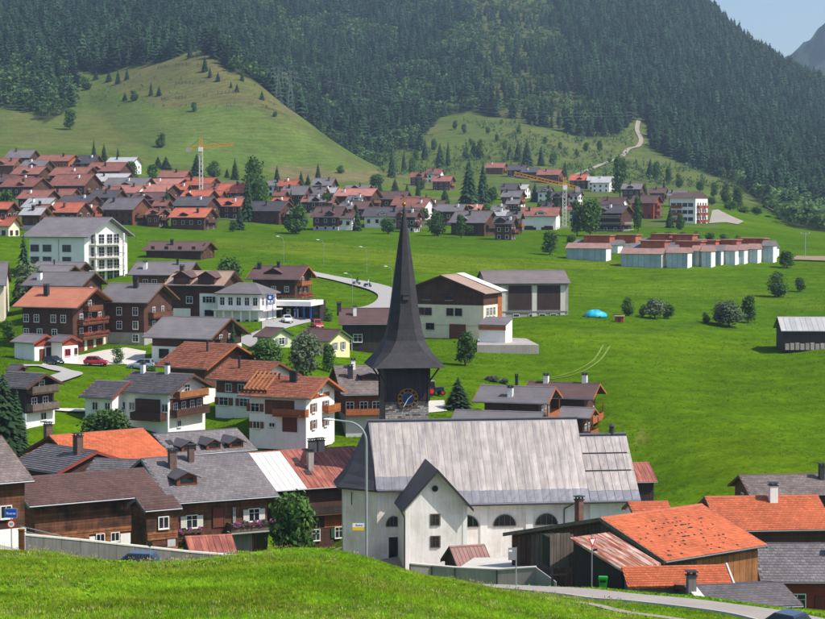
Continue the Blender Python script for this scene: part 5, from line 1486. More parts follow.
# ------------------------------------------------------------------ right foreground
h = House('O1', 'barn', 'weathered timber barn with big orange tile roof and scattered dark gaps', cat='barn', wall='timber_weather', roof='roof_orange', oe=.6, og=.5, tile=None, fascia='plank_grey', sink=3.5)
h.tiles('tile_orange', tw=.3, ex=.36)
# shifted tiles that stand open, dark underneath
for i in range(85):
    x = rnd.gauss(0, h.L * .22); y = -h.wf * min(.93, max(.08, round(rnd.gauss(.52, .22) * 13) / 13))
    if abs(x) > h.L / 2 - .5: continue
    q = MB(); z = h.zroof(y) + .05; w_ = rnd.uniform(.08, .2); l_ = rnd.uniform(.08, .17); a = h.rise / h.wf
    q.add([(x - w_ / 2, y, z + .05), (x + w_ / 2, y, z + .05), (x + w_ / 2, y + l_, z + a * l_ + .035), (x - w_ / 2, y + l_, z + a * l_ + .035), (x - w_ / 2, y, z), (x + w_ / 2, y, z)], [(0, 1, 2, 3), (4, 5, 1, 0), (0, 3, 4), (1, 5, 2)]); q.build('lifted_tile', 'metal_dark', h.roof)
for i in range(11):        # upright boards of the gable towards the church
    u = -h.wb * .85 + i * (h.wb * .85 + 2) / 11
q = MB(); x = -h.L / 2 - .07
ya, yb_ = h.wb * .45, 0.0
q.prism([(x, ya, h.zroof(ya) + .05), (x, yb_, h.zroof(yb_) + .05), (x, yb_, h.zroof(yb_) - .25), (x, ya, h.zroof(ya) - .25)], (-.05, 0, 0)); q.build('pale_verge', 'plank_grey', h.roof)
for i in range(16):
    u0 = h.yb - .1 - i * .62
    if u0 < h.yf + .4: break
    zt_ = h.zroof(u0 - .3) - .5
    q = MB(); q.box(-h.lx - .05, -h.lx - .004, u0 - .58, u0 - .02, -1.5 + (i % 3) * .1, zt_); q.build('board', 'plank_grey' if 3 < i < 9 else 'plank_dark', h.e)
h.chimney(-h.L * .3, h.wb * .42, 1.9, .55, 'brick')
n_b = 15
for i in range(n_b):
    a = -h.lx + 2 * h.lx * i / n_b
    q = MB(); q.box(a + .02, a + 2 * h.lx / n_b - .02, h.yf - .05, h.yf - .004, -1.2, h.h - .5); q.build('board', 'timber_weather' if i < 5 else 'plank', h.e)
# lattice store in front of the gable, lean-to with rusty sheets, tiled outhouse
rf_ = fit((623, 566), (661, 564), (609, 533), (569, 540), 119, th0=10, pitch=.3, kth=10)
o = poly_roof_shed('lean_to_shed', 'dark lean-to shed under a rusty corrugated sheet roof', rf_, 'timber_black', 'sheet_rust', h=3.0)
nS = 9
for i in range(nS):
    a = -o.L / 2 + o.L * i / nS; c = a + o.L / nS
    for t0, t1 in ((0, .52), (.5, 1)):
        q = MB(); m = 5; pts = []
        for j in range(m + 1):
            u = a + (c - a) * j / m
            for t in (t0, t1):
                y = o.wf * t; z = o.h + o.rise * t + .02 + (.05 if j % 2 else 0.0) + (.02 if t0 > 0 else 0)
                pts.append((u, y, z))
        q.add(pts, [(2 * j, 2 * j + 2, 2 * j + 3, 2 * j + 1) for j in range(m)]); q.build('corrugated_sheet', 'sheet_rust', o.roof)
rf_ = fit((627, 588.5), (733, 584.5), (726, 564), (622, 566), 116, th0=6, pitch=.5, kth=20)
o = poly_roof_shed('tiled_outhouse', 'small outhouse with low orange-brown tile roof beside the road verge', rf_, 'concrete_dark', 'roof_orange', h=1.8)
class T_(House):
    def __init__(s, o): s.__dict__.update(o.__dict__)
to = T_(o); to.e = o.e
oz = o.zroof
def tile_plane(o, m, tw, ex):
    t = T_(o); t.wf = o.wf; t.tiles(m, tw=tw, ex=ex)
    tl = [c for c in o.roof.children if c.name.startswith('tiles')][-1]
    tl.location.y = o.wf; return tl
tile_plane(o, 'tile_orange', .24, .26)
q = MB(); x = o.L / 2 + .02; q.prism([(x, 0, o.h + .12), (x, o.wf, o.h + o.rise + .12), (x, o.wf, o.h + o.rise - .1), (x, 0, o.h - .1)], (.14, 0, 0)); q.build('verge', 'plaster_grey', o.roof)
# dark low roof by the lower right road, with white ridge flashing
rf_ = fit((697, 596), (803, 605), (770, 592), (690, 583), 111, th0=-6, pitch=.28, kth=10)
h = House('R7', 'low_house', 'low house sunk beside the lower right road with dark slate roof and white flashing', wall='concrete_dark', roof='roof_dark', oe=.4, og=.3, tile='tile_dark', f=HF(rf_, 2.2))
q = MB(); L2 = h.L / 2; y0 = -h.wf
q.prism([(-L2 - .02, -h.wf, h.h + .1), (-L2 + .7, -h.wf, h.h + .1), (-L2 + .7, -h.wf * .1, h.zroof(-h.wf * .1) + .1), (-L2 - .02, -h.wf * .1, h.zroof(-h.wf * .1) + .1)], (0, 0, .06)); q.build('white_flashing', 'sheet_white', h.roof)
h.chimney(-L2 + .1, -h.wf * .3, 1.2, .6, 'concrete_dark', name='chimney')
h = House('R1', 'orange_roofed_house', 'house with bright orange tile roof and white-capped chimney at the right', wall='timber_dark', roof='roof_orange', oe=.9, og=.6, tile='tile_orange', fascia='plank_dark')
h.wins('F', (-3.4, -.4, 1.8, 4.2), 1.9, w=1.2, h=1.3); h.chimney(1.0, -1.0, 1.7, .85, 'plaster_white', cap='metal_dark')
h = House('R2', 'grey_roofed_house', 'house with grey-brown tiled roof behind the bright orange roof at the right edge', wall='timber_dark', roof='roof_brown', oe=.9, og=.6, tile='tile_greybrown'); h.chimney(2.6, -1.2, 1.6, .6, 'metal_dark'); h.win('L', 0, 4.6, w=.9, h=1)
h = House('R3', 'slate_cottage', 'red-brown cottage with dark slate roof and curtained window at the lower right', cat='cottage', wall='timber_red', roof='roof_dark', oe=.7, og=.5, tile='tile_slate')
h.win('F', -1.4, .9, w=1.4, h=1.3); h.win('F', 2.6, .9, w=1.2, h=1.3); h.door('F', .8, -.2, w=1.0, h=2.2); h.chimney(3.0, -2.0, 1.5, .8, 'brick')
q = MB(); q.tube((-2.9, h.yf - .3, -1), (-2.9, h.yf - .3, h.h - .2), .06); q.build('downpipe', 'gutter', h.e)
h = House('R9', 'red_shed', 'dark barn end with red metal roof just right of the church', cat='barn', wall='timber_black', roof='sheet_red', oe=.6, og=.4); h.sheets('sheet_red', 6); h.door('F', .2, 0, w=1.4, h=2.2, m='door_dark')
h = House('R8', 'small_barn', 'small building with plain orange tile roof squeezed between church and barn', cat='barn', wall='plaster_church', roof='roof_orange', oe=.3, og=.3, tile='tile_orange'); h.win('F', 0, 1, w=.8, h=.8)
h = House('RB', 'hay_barn', 'dark hay barn with pale metal roof standing alone in the right meadow', cat='barn', wall='timber_black', roof='roof_pale', oe=.5, og=.5, sink=1.0)
for i in range(12):
    if i / 12 * h.L < h.L * .62:
        q = MB(); u = -h.lx + .3 + i * .95; q.box(u, u + .75, h.yf - .7, h.yf - .1, -.6, .55 + (i % 3) * .1); q.build('stone_base', 'stone_light', h.e)
h.sheets('roof_pale', 16)
# low structures between church and road: terrace roof, little brown gable, boundary wall
h = House('gab', 'small_gable_shed', 'small shed with brown ribbed gable roof in front of the church wall', cat='shed', wall='timber_dark', roof='roof_rose', oe=.3, og=.3, f=HF(fit((457, 568), (493, 566), (481, 546), (450, 546), 150, th0=14, pitch=.7), 2.4))
h.sheets('roof_rose', 9)
# terrace roof and boundary wall below the church
zt_ = P(505, 563, 140).z
tp = [P(456, 569.5, 138), P(536, 566.5, 138), P(549, 556.5, 150), P(474, 557.5, 150)]
b = MB(); b.prism([(p.x, p.y, p.z) for p in tp], (0, 0, -.16)); o = b.mesh('terrace_roof', 'concrete_pale')
tr = link('terrace_roof', o); setp(tr, 'pale low sheet roof between the church and the boundary wall', 'shed roof')
bw = empty('boundary_wall', P(500, 575, 134), 0, 'grey-pink concrete boundary wall with posts below the church', 'wall')
def W(px, py, d): return P(px, py, d) - bw.location
b = MB()
pr_ = [(410, 564, 136), (432, 566, 136), (455, 568, 135.5), (497, 570, 134.5), (536, 567.5, 134)]
for (a, c) in zip(pr_[:-1], pr_[1:]):
    t0, t1 = W(*a), W(*c)
    q = MB(); q.prism([t0, t1, t1 - Vector((0, 0, 3)), t0 - Vector((0, 0, 3))], (.05, .25, 0)); q.build('wall_panel', 'concrete', bw)
    q = MB(); q.prism([t0 + Vector((-.02, -.06, 0)), t1 + Vector((.02, -.06, 0)), t1 + Vector((.02, -.06, .1)), t0 + Vector((-.02, -.06, .1))], (.05, .4, 0)); q.build('coping', 'concrete_pale', bw)
    q = MB(); q.tube(t0 + Vector((0, -.08, -3)), t0 + Vector((0, -.08, .02)), .06); q.build('post', 'metal_dark', bw)
t0, t1 = W(536, 567.5, 134), W(556, 582, 128)
q = MB(); q.prism([t0, t1, t1 - Vector((0, 0, 2)), t0 - Vector((0, 0, 3))], (.05, .25, 0)); q.build('wall_panel', 'concrete', bw)
# timber store on posts in front of the barn gable
st = P(560, 572, 122); ts = empty('timber_store', st, R(14), 'small weathered board store on posts in front of the barn gable', 'store')
kx = 122 * S / F
for i in range(7):
    q = MB(); x0 = (-11 + i * 3.55) * kx; q.box(x0 + .01, x0 + 3.4 * kx, -.06, 0, 4 * kx, (38 + (i % 3) * .8) * kx); q.build('board', 'plank_grey', ts)
q = MB(); q.box(-12 * kx, 24 * kx, -.16, -.07, -3 * kx, -1.2 * kx); q.build('beam', 'plank_grey', ts)
for x in (-8, 14): q = MB(); q.box(x * kx - .08, x * kx + .08, -.06, .1, -1.6, 4 * kx); q.build('post', 'plank_grey', ts)
q = MB(); q.box(-12 * kx, 14 * kx, .01, 1.6, 6 * kx, 36 * kx); q.build('box', 'timber_black', ts)
# concrete roadside wall, left, in cast panels
rw_pts = [(25, 535.5, 124), (80, 540.5, 125.5), (135, 546.5, 127), (190, 552.5, 128.5), (247, 557, 130)]
rw = empty('roadside_wall', P(130, 560, 127), 0, 'long grey concrete retaining wall with pale coping beside the left road', 'wall')
tot = []
for (a, c) in zip(rw_pts[:-1], rw_pts[1:]):
    for q_ in range(3):
        t = q_ / 3; tot.append(tuple(a[i] + (c[i] - a[i]) * t for i in range(3)))
tot.append(rw_pts[-1])
for a, c in zip(tot[:-1], tot[1:]):
    t0, t1 = P(*a) - rw.location, P(*c) - rw.location
    dv = (t1 - t0).normalized() * .012
    q = MB(); q.prism([t0 + dv, t1 - dv, t1 - dv - Vector((0, 0, 3.4)), t0 + dv - Vector((0, 0, 3.4))], (0, .3 + rnd.uniform(-.01, .01), 0)); q.build('wall_panel', 'concrete_dark', rw)
    q = MB(); q.prism([t0 + Vector((.01, -.05, 0)), t1 + Vector((-.01, -.05, 0)), t1 + Vector((-.01, -.05, .11)), t0 + Vector((.01, -.05, .11))], (0, .42, 0)); q.build('coping', 'concrete_pale', rw)
# timber handrail behind the wall and post at its end
q = MB(); t0, t1 = P(20, 526, 132) - rw.location, P(62, 536, 132) - rw.location; q.bar(t0, t1, .07); q.bar(t0 - Vector((0, 0, .35)), t1 - Vector((0, 0, .35)), .07); q.build('handrail', 'galvanised', rw)
wp = empty('timber_pier', P(21.5, 549, 127), 0, 'short red-brown timber pier at the end of the concrete wall', 'pier')
q = MB(); q.box(-.22, .22, -.1, .3, -1.5, 1.55); q.build('post', 'timber_brown', wp); q = MB(); q.box(-.27, .27, -.15, .35, 1.553, 1.63); q.build('cap', 'plank', wp)

# ------------------------------------------------------------------ signs, lamps, bin
def text_mesh(txt, size, m):
    cu_ = bpy.data.curves.new('t', 'FONT'); cu_.body = txt; cu_.size = size; cu_.extrude = .004; cu_.align_x = 'CENTER'; cu_.align_y = 'CENTER'
    ob = bpy.data.objects.new('t', cu_); COL.objects.link(ob)
    bpy.context.view_layer.update()
    me = bpy.data.meshes.new_from_object(ob.evaluated_get(bpy.context.evaluated_depsgraph_get()))
    bpy.data.objects.remove(ob, do_unlink=True)
    me.transform(Matrix.Rotation(math.pi / 2, 4, 'X')); me.materials.clear(); me.materials.append(mat(m))
    return me
b0 = P(11.5, 550, 114); b0.z = gz(b0.x, b0.y)
ts_ = empty('place_name_sign', b0, R(2), 'blue place-name board with white lettering over a round speed limit on one pole', 'road sign')
zc_ = P(11.5, 513, 114).z - b0.z; zs_ = P(11.5, 524, 114).z - b0.z; ks = 114 * S / F
q = MB(); q.tube((0, .05, -.4), (0, .05, zc_ + .3), .04); q.build('pole', 'galvanised', ts_)
q = MB(); q.box(-6.3 * ks, 6.3 * ks, -.02, .02, zc_ - 4.9 * ks, zc_ + 4.9 * ks); bd = q.build('board', 'galvanised', ts_)
q = MB(); q.box(-5.8 * ks, 5.6 * ks, -.028, -.021, zc_ - 4.2 * ks, zc_ + 4.2 * ks); q.build('blue_face', 'sign_blue', bd)
link('lettering', text_mesh('Rueras', 3.4 * ks, 'sign_white'), bd, (0, -.034, zc_ - .3 * ks))
q = MB(); q.tube((0, 0, zs_), (0, -.02, zs_), 4.3 * ks, n=28); rd = q.build('speed_disc', 'sign_red', ts_)
q = MB(); q.tube((0, -.021, zs_), (0, -.027, zs_), 3.1 * ks, n=28); q.build('disc_face', 'sign_white', rd)
link('number', text_mesh('50', 3.6 * ks, 'sign_black'), rd, (0, -.033, zs_))
q = MB(); q.box(.0, .1, 0, .03, zc_ - .1, zc_ + .1); 
# tall street lamp in front of the church with bus stop boards
def street_lamp(name, base, hgt, arm, ang, label, group=None, r=.09, head=.9, m='galvanised'):
    e = empty(name, base, ang, label, 'street lamp', group)
    q = MB(); n = 8; pts = [(0, -.5), (0, hgt - 1.6)] + [(-arm * .62 * (1 - math.cos(t * math.pi / 2 / n)), hgt - 1.6 + 1.5 * math.sin(t * math.pi / 2 / n)) for t in range(1, n + 1)] + [(-arm, hgt + .02)]
    for i, (a, c) in enumerate(zip(pts[:-1], pts[1:])):
        q.tube((a[0], 0, a[1]), (c[0], 0, c[1]), r * (1 - .45 * i / len(pts)), r * (1 - .45 * (i + 1) / len(pts)), n=8)
    q.build('pole', m, e)
    q = MB(); q.loft([[(-arm + .1 - t * head, w_ * math.cos(a), hgt + .02 + h_ * math.sin(a) + t * .05) for a in [j * math.pi / 4 for j in range(8)]] for t, w_, h_ in ((0, .05, .04), (.15, .13, .08), (.5, .17, .11), (.85, .13, .08), (1, .04, .03))]); hd = q.build('lamp_head', 'sign_white', e, smooth=True)
    return e
lb = P(366.5, 556, 116); lb.z = gz(lb.x, lb.y)
hgt = P(366, 420, 116).z - lb.z
lamp = street_lamp('street_lamp', lb, hgt, 2.4, 0, 'tall grey street lamp with curved arm in front of the church apse', r=.1)
zs_ = P(357, 525.5, 116).z - lb.z; ks = 116 * S / F
q = MB(); q.box(-14 * ks, -.1, -.03, .0, zs_ - 1.6 * ks, zs_ + 2.4 * ks); sg = q.build('stop_board', 'sign_white', lamp)
q = MB(); q.box(-14 * ks, -.1, -.03, .0, zs_ - 4.8 * ks, zs_ - 1.75 * ks); q.build('yellow_board', 'sign_yellow', lamp)
link('lettering', text_mesh('Rueras', 2.6 * ks, 'sign_black'), sg, (-7.2 * ks, -.036, zs_ + .4 * ks))
# grey sign seen from behind and warning sign, green bin
def on_ground(px, py, d):
    v = P(px, py, d); v.z = gz(v.x, v.y); return v
v = on_ground(516, 592, 110.5); e = empty('road_sign', v, R(10), 'grey rectangular road sign board on a post at the road bend', 'road sign')
zt_ = P(516, 547, 110.5).z - v.z; ks = 110.5 * S / F
q = MB(); q.tube((0, 0, -.4), (0, 0, zt_), .045); q.build('post', 'galvanised', e)
q = MB(); q.box(-8 * ks, -.04, -.03, .03, zt_ - 13 * ks, zt_ - .5 * ks); bo = q.build('board', 'shutter_grey', e)
q = MB(); q.box(-7.6 * ks, -.3, -.036, -.031, zt_ - 4.5 * ks, zt_ - 2.5 * ks); q.build('plate', 'sign_white', bo)
v = on_ground(592, 584, 115.5); e = empty('give_way_sign', v, R(38), 'red and white triangular road sign with dark plate, left of the green bin', 'road sign')
zt_ = P(592, 538, 115.5).z - v.z; ks = 115.5 * S / F
q = MB(); q.tube((0, .03, -.4), (0, .03, zt_ + .2), .04); q.build('post', 'galvanised', e)
a = 5.5 * ks
q = MB(); q.prism([(-a, 0, zt_), (a, 0, zt_), (0, 0, zt_ - 1.7 * a)], (0, -.03, 0)); tri = q.build('triangle', 'sign_red', e)
q = MB(); q.prism([(-a * .62, -.031, zt_ - .2 * a), (a * .62, -.031, zt_ - .2 * a), (0, -.031, zt_ - 1.25 * a)], (0, -.006, 0)); q.build('triangle_face', 'sign_white', tri)
q = MB(); q.box(.05, 1.25 * a, -.02, .0, zt_ - 2.5 * a, zt_ - 2.05 * a); q.build('plate', 'sign_black', e)
v = on_ground(603, 585.5, 114.8); e = empty('litter_bin', v, R(-8), 'bright green litter bin on the road verge below the rusty roof', 'bin')
ks = 114.8 * S / F
q = MB(); w0, w1, h0 = 3.5 * ks, 4.4 * ks, 11.5 * ks
q.loft([[(-w, -w * .8, z), (w, -w * .8, z), (w, w * .8, z), (-w, w * .8, z)] for w, z in ((w0, .05), (w1, h0))]); bb = q.build('body', 'bin_green', e)
q = MB(); q.box(-w1 * 1.06, w1 * 1.06, -w1 * .9, w1 * .9, h0 + .004, h0 + .09); q.box(-w1 * 1.0, w1 * 1.0, -w1 * .84, w1 * .84, h0 + .09, h0 + .16); q.build('lid', 'bin_green', e)
q = MB(); q.box(-w1 * .7, w1 * .7, -w1 * .84, -w1 * .8, h0 * .72, h0 * .9); q.build('opening', 'sign_black', e)
for sx in (-1, 1): q = MB(); q.tube((sx * w0, .2, .08), (sx * w0 * 1.15, .2, .08), .08); q.build('wheel', 'rubber', e)
v = on_ground(162, 562, 112); e = empty('delineator_post', v, 0, 'small round sign seen edge-on before the dark blue car', 'road sign')
q = MB(); zt_ = P(150, 541.5, 112).z - v.z
q.tube((0, 0, -.3), (0, 0, zt_), .03); q.build('post', 'galvanised', e)
q = MB(); q.tube((0, -.04, zt_ - .2), (0, -.06, zt_ - .2), .2, n=16); q.build('disc', 'metal_dark', e)
e.location = on_ground(150, 562, 112)
# lamps along the valley road
for i, (px, py, lab) in enumerate(((347, 273.5, 'thin street lamp nearest the spire, inside the valley road bend'), (362, 247, 'thin pale street lamp beyond the two riders'), (319, 240, 'thin street lamp in the meadow above the plum-brown roof chalet'), (279, 236.5, 'thin street lamp in the meadow below the round tree'), (387, 266.5, 'thin street lamp touching the left side of the spire'), (407, 258, 'thin street lamp just right of the spire in the meadow'))):
    lo = None
    for d in np.linspace(300, 520, 120):
        hd = P(px, py, d)
        if hd.z - gz(hd.x + 1.2, d * S) >= 6.8: continue
        lo = hd; break
    if lo is None: lo = P(px, py, 400)
    b_ = Vector((lo.x + 1.2, lo.y, gz(lo.x + 1.2, lo.y)))
    street_lamp('street_lamp', b_, lo.z - b_.z, 1.2, 0, lab, 'lamps along the valley road', r=.05, head=.9, m='galvanised')
# ------------------------------------------------------------------ the distant village
FAR_N = {}
ORD = ['first', 'second', 'third', 'fourth', 'fifth', 'sixth', 'seventh', 'eighth', 'ninth', 'tenth', 'eleventh', 'twelfth', 'thirteenth', 'fourteenth', 'fifteenth']
COLW = {'red': ('roof_red', 'red-brown'), 'org': ('roof_orange', 'orange'), 'gry': ('roof_grey', 'grey'), 'drk': ('roof_dark', 'dark grey'), 'brn': ('roof_brown', 'brown'), 'pnk': ('roof_pink', 'pinkish'), 'pal': ('roof_pale', 'pale grey')}
WALLW = {'d': 'timber_dark', 'b': 'timber_brown', 'w': 'plaster_white', 'o': 'timber_orange', 'r': 'timber_red', 'c': 'plaster_cream', 'p': 'plaster_pink'}
WALLT = {'d': 'dark timber', 'b': 'brown timber', 'w': 'white', 'o': 'orange timber', 'r': 'red', 'c': 'cream', 'p': 'pink'}
def far_house(xl, xr, yt, ye, rc, wl, th, where, wh=None, dmin=430.0, d=None, rows=2, gab=True):
    wh = wh or rnd.choice((4.6, 5.0, 5.6))
    # depth: the wall foot lies on the ground
    pm = (xl + xr) / 2
    if d is None:
        gp = None
        for dd in np.geomspace(dmin, 1250, 160):
            foot = P(pm, ye, dd); foot.z -= wh
            if foot.z <= gz(foot.x, foot.y): gp = dd; break
        d = gp or 700
    f = fit((xl, ye), (xr, ye), None, None, d, th0=th, pitch=rnd.uniform(.36, .5), W=max(6.0, min(13.0, (xr - xl) / F * d * S * .95)), kth=200)
    # ridge height from the picture, kept to believable pitches
    c = P(xr, yt, d); rise = (c.z - f['B'].z) - f['wf'] * .02
    f['rise'] = min(max(rise, f['wf'] * .3), f['wf'] * .75)
    n = Vector((-math.sin(f['th']), math.cos(f['th']), 0)); x = Vector((math.cos(f['th']), math.sin(f['th']), 0))
    f['C'] = f['B'] + n * f['wf'] + Vector((0, 0, f['rise'])); f['D'] = f['C'] - x * f['L']
    HF(f, wh)
    rm, rt = COLW[rc]
    h = House('far', 'chalet' if wl in 'dbor' else 'house', where, cat='chalet' if wl in 'dbor' else 'house', wall=WALLW[wl], hb=(1.6 if wl in 'db' and rnd.random() < .3 else 0), base_m=rnd.choice(('plaster_white', 'plaster_grey', 'concrete')), roof=rm, oe=.7, og=.9, f=f, group='houses of the distant village', fascia='timber_brown', sink=4)
    u = h.lx * 2; wfm = rnd.choice(('plank_dark', 'white_paint', 'plank', 'cream_panel'))
    nf = max(2, int(u / 3.0))
    for z in ((.6, 3.1) if wh > 4.8 else (2.2,)):
        for i in range(nf):
            h.win('F', -h.lx + u * (i + .5) / nf, z, w=1.0, h=1.2, far=True, sill=False, frame=wfm)
    side = 'R' if th < 0 else 'L'
    for z in (.6, 3.1):
        for i in (-1, 1): h.win(side, i * h.wf * .4, z, w=1.0, h=1.2, far=True, sill=False, frame=wfm)
    if gab and wl in 'dbor': h.balcony(side, -h.wf * .65, h.wf * .65, 2.8, rail=rnd.choice(('timber_orange', 'timber_brown', 'plank_dark')), dep=1.1)
    h.chimney(rnd.uniform(-.3, .3) * h.L, -h.wf * rnd.uniform(.15, .5), 1.2, .7, rnd.choice(('plaster_white', 'metal_dark', 'brick')))
    if rnd.random() < .4 and h.L > 7: h.dormer(rnd.uniform(-.2, .2) * h.L, .86, rnd.uniform(2.2, 3.4), WALLW[wl], rm, rnd.uniform(.5, .9), rnd.uniform(.6, 1.0))
    return h
# rows read from the photograph, back to front: zoom origin, scale, entries (x left, x right, ridge y, eave y, roof, wall, yaw)
ROWS = [
 ('uppermost row of the left village', 0, 130, 3.867, [
  (20, 105, 76, 104, 'gry', 'd', -20), (140, 258, 94, 117, 'red', 'o', -20), (275, 350, 98, 126, 'drk', 'd', -25), (412, 505, 105, 124, 'pal', 'w', -15)]),
 ('left village, second row from top', 0, 130, 3.867, [
  (-30, 45, 108, 134, 'red', 'b', -20), (78, 160, 116, 138, 'gry', 'd', -20), (332, 455, 124, 156, 'red', 'd', -22), (612, 705, 157, 180, 'red', 'd', -15)]),
 ('left village, third row from top', 0, 130, 3.867, [
  (42, 140, 140, 168, 'red', 'd', -25), (190, 318, 142, 172, 'red', 'd', -25), (352, 470, 168, 196, 'pal', 'd', -20), (572, 680, 188, 206, 'pnk', 'b', -20), (690, 800, 184, 210, 'org', 'b', -22)]),
 ('left village, fourth row from top', 0, 130, 3.867, [
  (-40, 35, 172, 197, 'brn', 'd', -25), (0, 118, 184, 216, 'red', 'd', -28), (188, 318, 166, 212, 'red', 'd', -30), (395, 545, 184, 217, 'gry', 'b', -22), (520, 632, 210, 236, 'pnk', 'd', -25)]),
 ('left village, fifth row from top', 0, 130, 3.867, [
  (66, 168, 232, 262, 'red', 'd', -25), (182, 262, 228, 256, 'red', 'b', -25), (345, 438, 232, 258, 'drk', 'd', -22), (422, 520, 213, 240, 'pnk', 'w', -22), (500, 612, 240, 268, 'brn', 'd', -25), (698, 795, 232, 258, 'org', 'd', -22)]),
 ('left village, sixth row from top', 0, 130, 3.867, [
  (-45, 22, 279, 303, 'org', 'd', -25), (84, 172, 246, 296, 'pal', 'w', -35), (222, 335, 253, 278, 'drk', 'd', -20), (388, 505, 254, 305, 'gry', 'b', -35), (668, 790, 258, 290, 'drk', 'd', -20)]),
 ('front row of the left village', 0, 130, 3.867, [
  (-50, 28, 328, 368, 'org', 'c', -25), (76, 148, 300, 326, 'pal', 'd', -25), (188, 290, 279, 316, 'org', 'd', -28), (300, 350, 278, 312, 'red', 'r', -30), (562, 605, 286, 325, 'red', 'b', -42), (655, 785, 302, 335, 'org', 'd', -18)]),
 ('row behind the tall poplar', 200, 130, 3.867, [
  (258, 305, 186, 212, 'gry', 'w', -20), (302, 358, 180, 214, 'org', 'b', -30), (432, 500, 186, 212, 'gry', 'd', -20), (560, 640, 213, 226, 'gry', 'd', -15), (652, 785, 237, 264, 'brn', 'd', -15)]),
 ('village centre, second row from top', 200, 130, 3.867, [
  (-5, 70, 206, 236, 'red', 'w', -30), (62, 160, 205, 240, 'org', 'd', -22), (312, 396, 216, 248, 'gry', 'd', -20), (400, 468, 218, 248, 'gry', 'p', -20), (476, 514, 219, 240, 'pal', 'w', -20), (522, 655, 226, 252, 'pnk', 'd', -20), (742, 840, 258, 288, 'red', 'd', -20)]),
 ('village centre, third row from top', 200, 130, 3.867, [
  (-40, 35, 232, 256, 'org', 'd', -25), (276, 322, 254, 280, 'org', 'd', -30), (422, 476, 250, 276, 'gry', 'd', -20), (540, 632, 276, 302, 'brn', 'd', -20)]),
 ('village centre, meadow front row', 200, 130, 3.867, [
  (52, 146, 264, 292, 'org', 'd', -22), (178, 300, 276, 310, 'drk', 'd', -28), (432, 530, 296, 334, 'brn', 'd', -25), (522, 585, 322, 338, 'brn', 'w', -15), (632, 830, 301, 331, 'drk', 'w', -12)]),
 ('upper hamlet behind orange crane', 400, 130, 3.867, [
  (40, 80, 160, 180, 'red', 'd', -20), (102, 148, 150, 168, 'red', 'w', -20), (126, 186, 178, 196, 'red', 'd', -20), (332, 392, 127, 143, 'red', 'b', -20), (416, 472, 136, 152, 'drk', 'd', -20), (472, 522, 146, 160, 'drk', 'd', -20), (532, 608, 152, 170, 'red', 'b', -20), (657, 716, 172, 192, 'org', 'd', -20), (727, 822, 180, 192, 'pal', 'c', -10)]),
 ('middle row around orange crane', 400, 130, 3.867, [
  (388, 440, 207, 228, 'drk', 'd', -20), (412, 480, 212, 226, 'pal', 'w', -20), (392, 455, 236, 256, 'gry', 'b', -25), (532, 572, 212, 236, 'drk', 'w', -25), (587, 635, 240, 258, 'drk', 'd', -20), (652, 684, 234, 250, 'drk', 'w', -30), (772, 850, 262, 282, 'brn', 'p', -20)]),
 ('front row around orange crane', 400, 130, 3.867, [
  (-10, 85, 254, 298, 'red', 'w', -32), (-20, 40, 302, 335, 'brn', 'b', -38), (138, 232, 288, 312, 'gry', 'd', -18), (247, 304, 290, 306, 'pnk', 'd', -18), (357, 405, 305, 330, 'pal', 'w', -20), (192, 322, 314, 356, 'gry', 'd', -28), (362, 428, 334, 360, 'drk', 'd', -20), (412, 456, 298, 340, 'gry', 'd', -20)]),
 ('row right of gravel track', 600, 130, 3.667, [
  (-30, 30, 172, 190, 'pal', 'w', -15), (82, 142, 196, 214, 'gry', 'd', -20), (182, 232, 213, 228, 'brn', 'd', -18), (252, 308, 222, 238, 'gry', 'd', -18), (0, 72, 248, 270, 'brn', 'w', -30)]),
]
for where, ox, oy, sc, ents in ROWS:
    n_ = len(ents)
    for i, (xl, xr, yt, ye, rc, wl, th) in enumerate(ents):
        kind = 'chalet' if wl in 'dbor' else 'house'
        lab = '%s roofed %s %s, %s from left in %s' % (COLW[rc][1], WALLT[wl], kind, ORD[i], where)
        far_house(ox + (xl - 7) / sc, ox + (xr + 9) / sc, oy + (yt - 2) / sc, oy + (ye + 3) / sc, rc, wl, th, lab)
FILL = [('left village, scattered between rows', [(-4, 12, 205, 211, 'red', 'd'), (10, 29, 176, 182, 'red', 'd'), (31, 46, 204, 210, 'red', 'b'), (60, 79, 170, 176, 'brn', 'd'), (91, 107, 204, 210, 'brn', 'd'), (100, 117, 186, 192, 'red', 'd'), (118, 132, 178, 184, 'gry', 'd'), (131, 146, 195, 201, 'gry', 'd'), (151, 166, 200, 206, 'red', 'd'), (170, 186, 184, 190, 'org', 'b'), (186, 200, 197, 203, 'red', 'w'), (206, 221, 190, 196, 'org', 'd'), (229, 242, 196, 202, 'gry', 'd'), (268, 282, 201, 207, 'drk', 'd'), (272, 284, 190, 196, 'red', 'd')]),
 ('village centre, scattered between rows', [(286, 300, 208, 214, 'gry', 'd'), (300, 314, 196, 202, 'red', 'd'), (318, 333, 197, 203, 'red', 'b'), (337, 352, 203, 209, 'gry', 'd'), (345, 361, 195, 201, 'gry', 'w'), (366, 386, 207, 213, 'red', 'd'), (392, 407, 196, 202, 'gry', 'd'), (401, 416, 211, 217, 'brn', 'd'), (428, 443, 200, 206, 'brn', 'w'), (445, 460, 206, 212, 'gry', 'd'), (468, 482, 211, 217, 'pnk', 'b'), (490, 504, 205, 210, 'gry', 'w'), (505, 519, 199, 204, 'gry', 'd'), (540, 551, 203, 208, 'drk', 'd'), (566, 580, 205, 210, 'red', 'w')])]
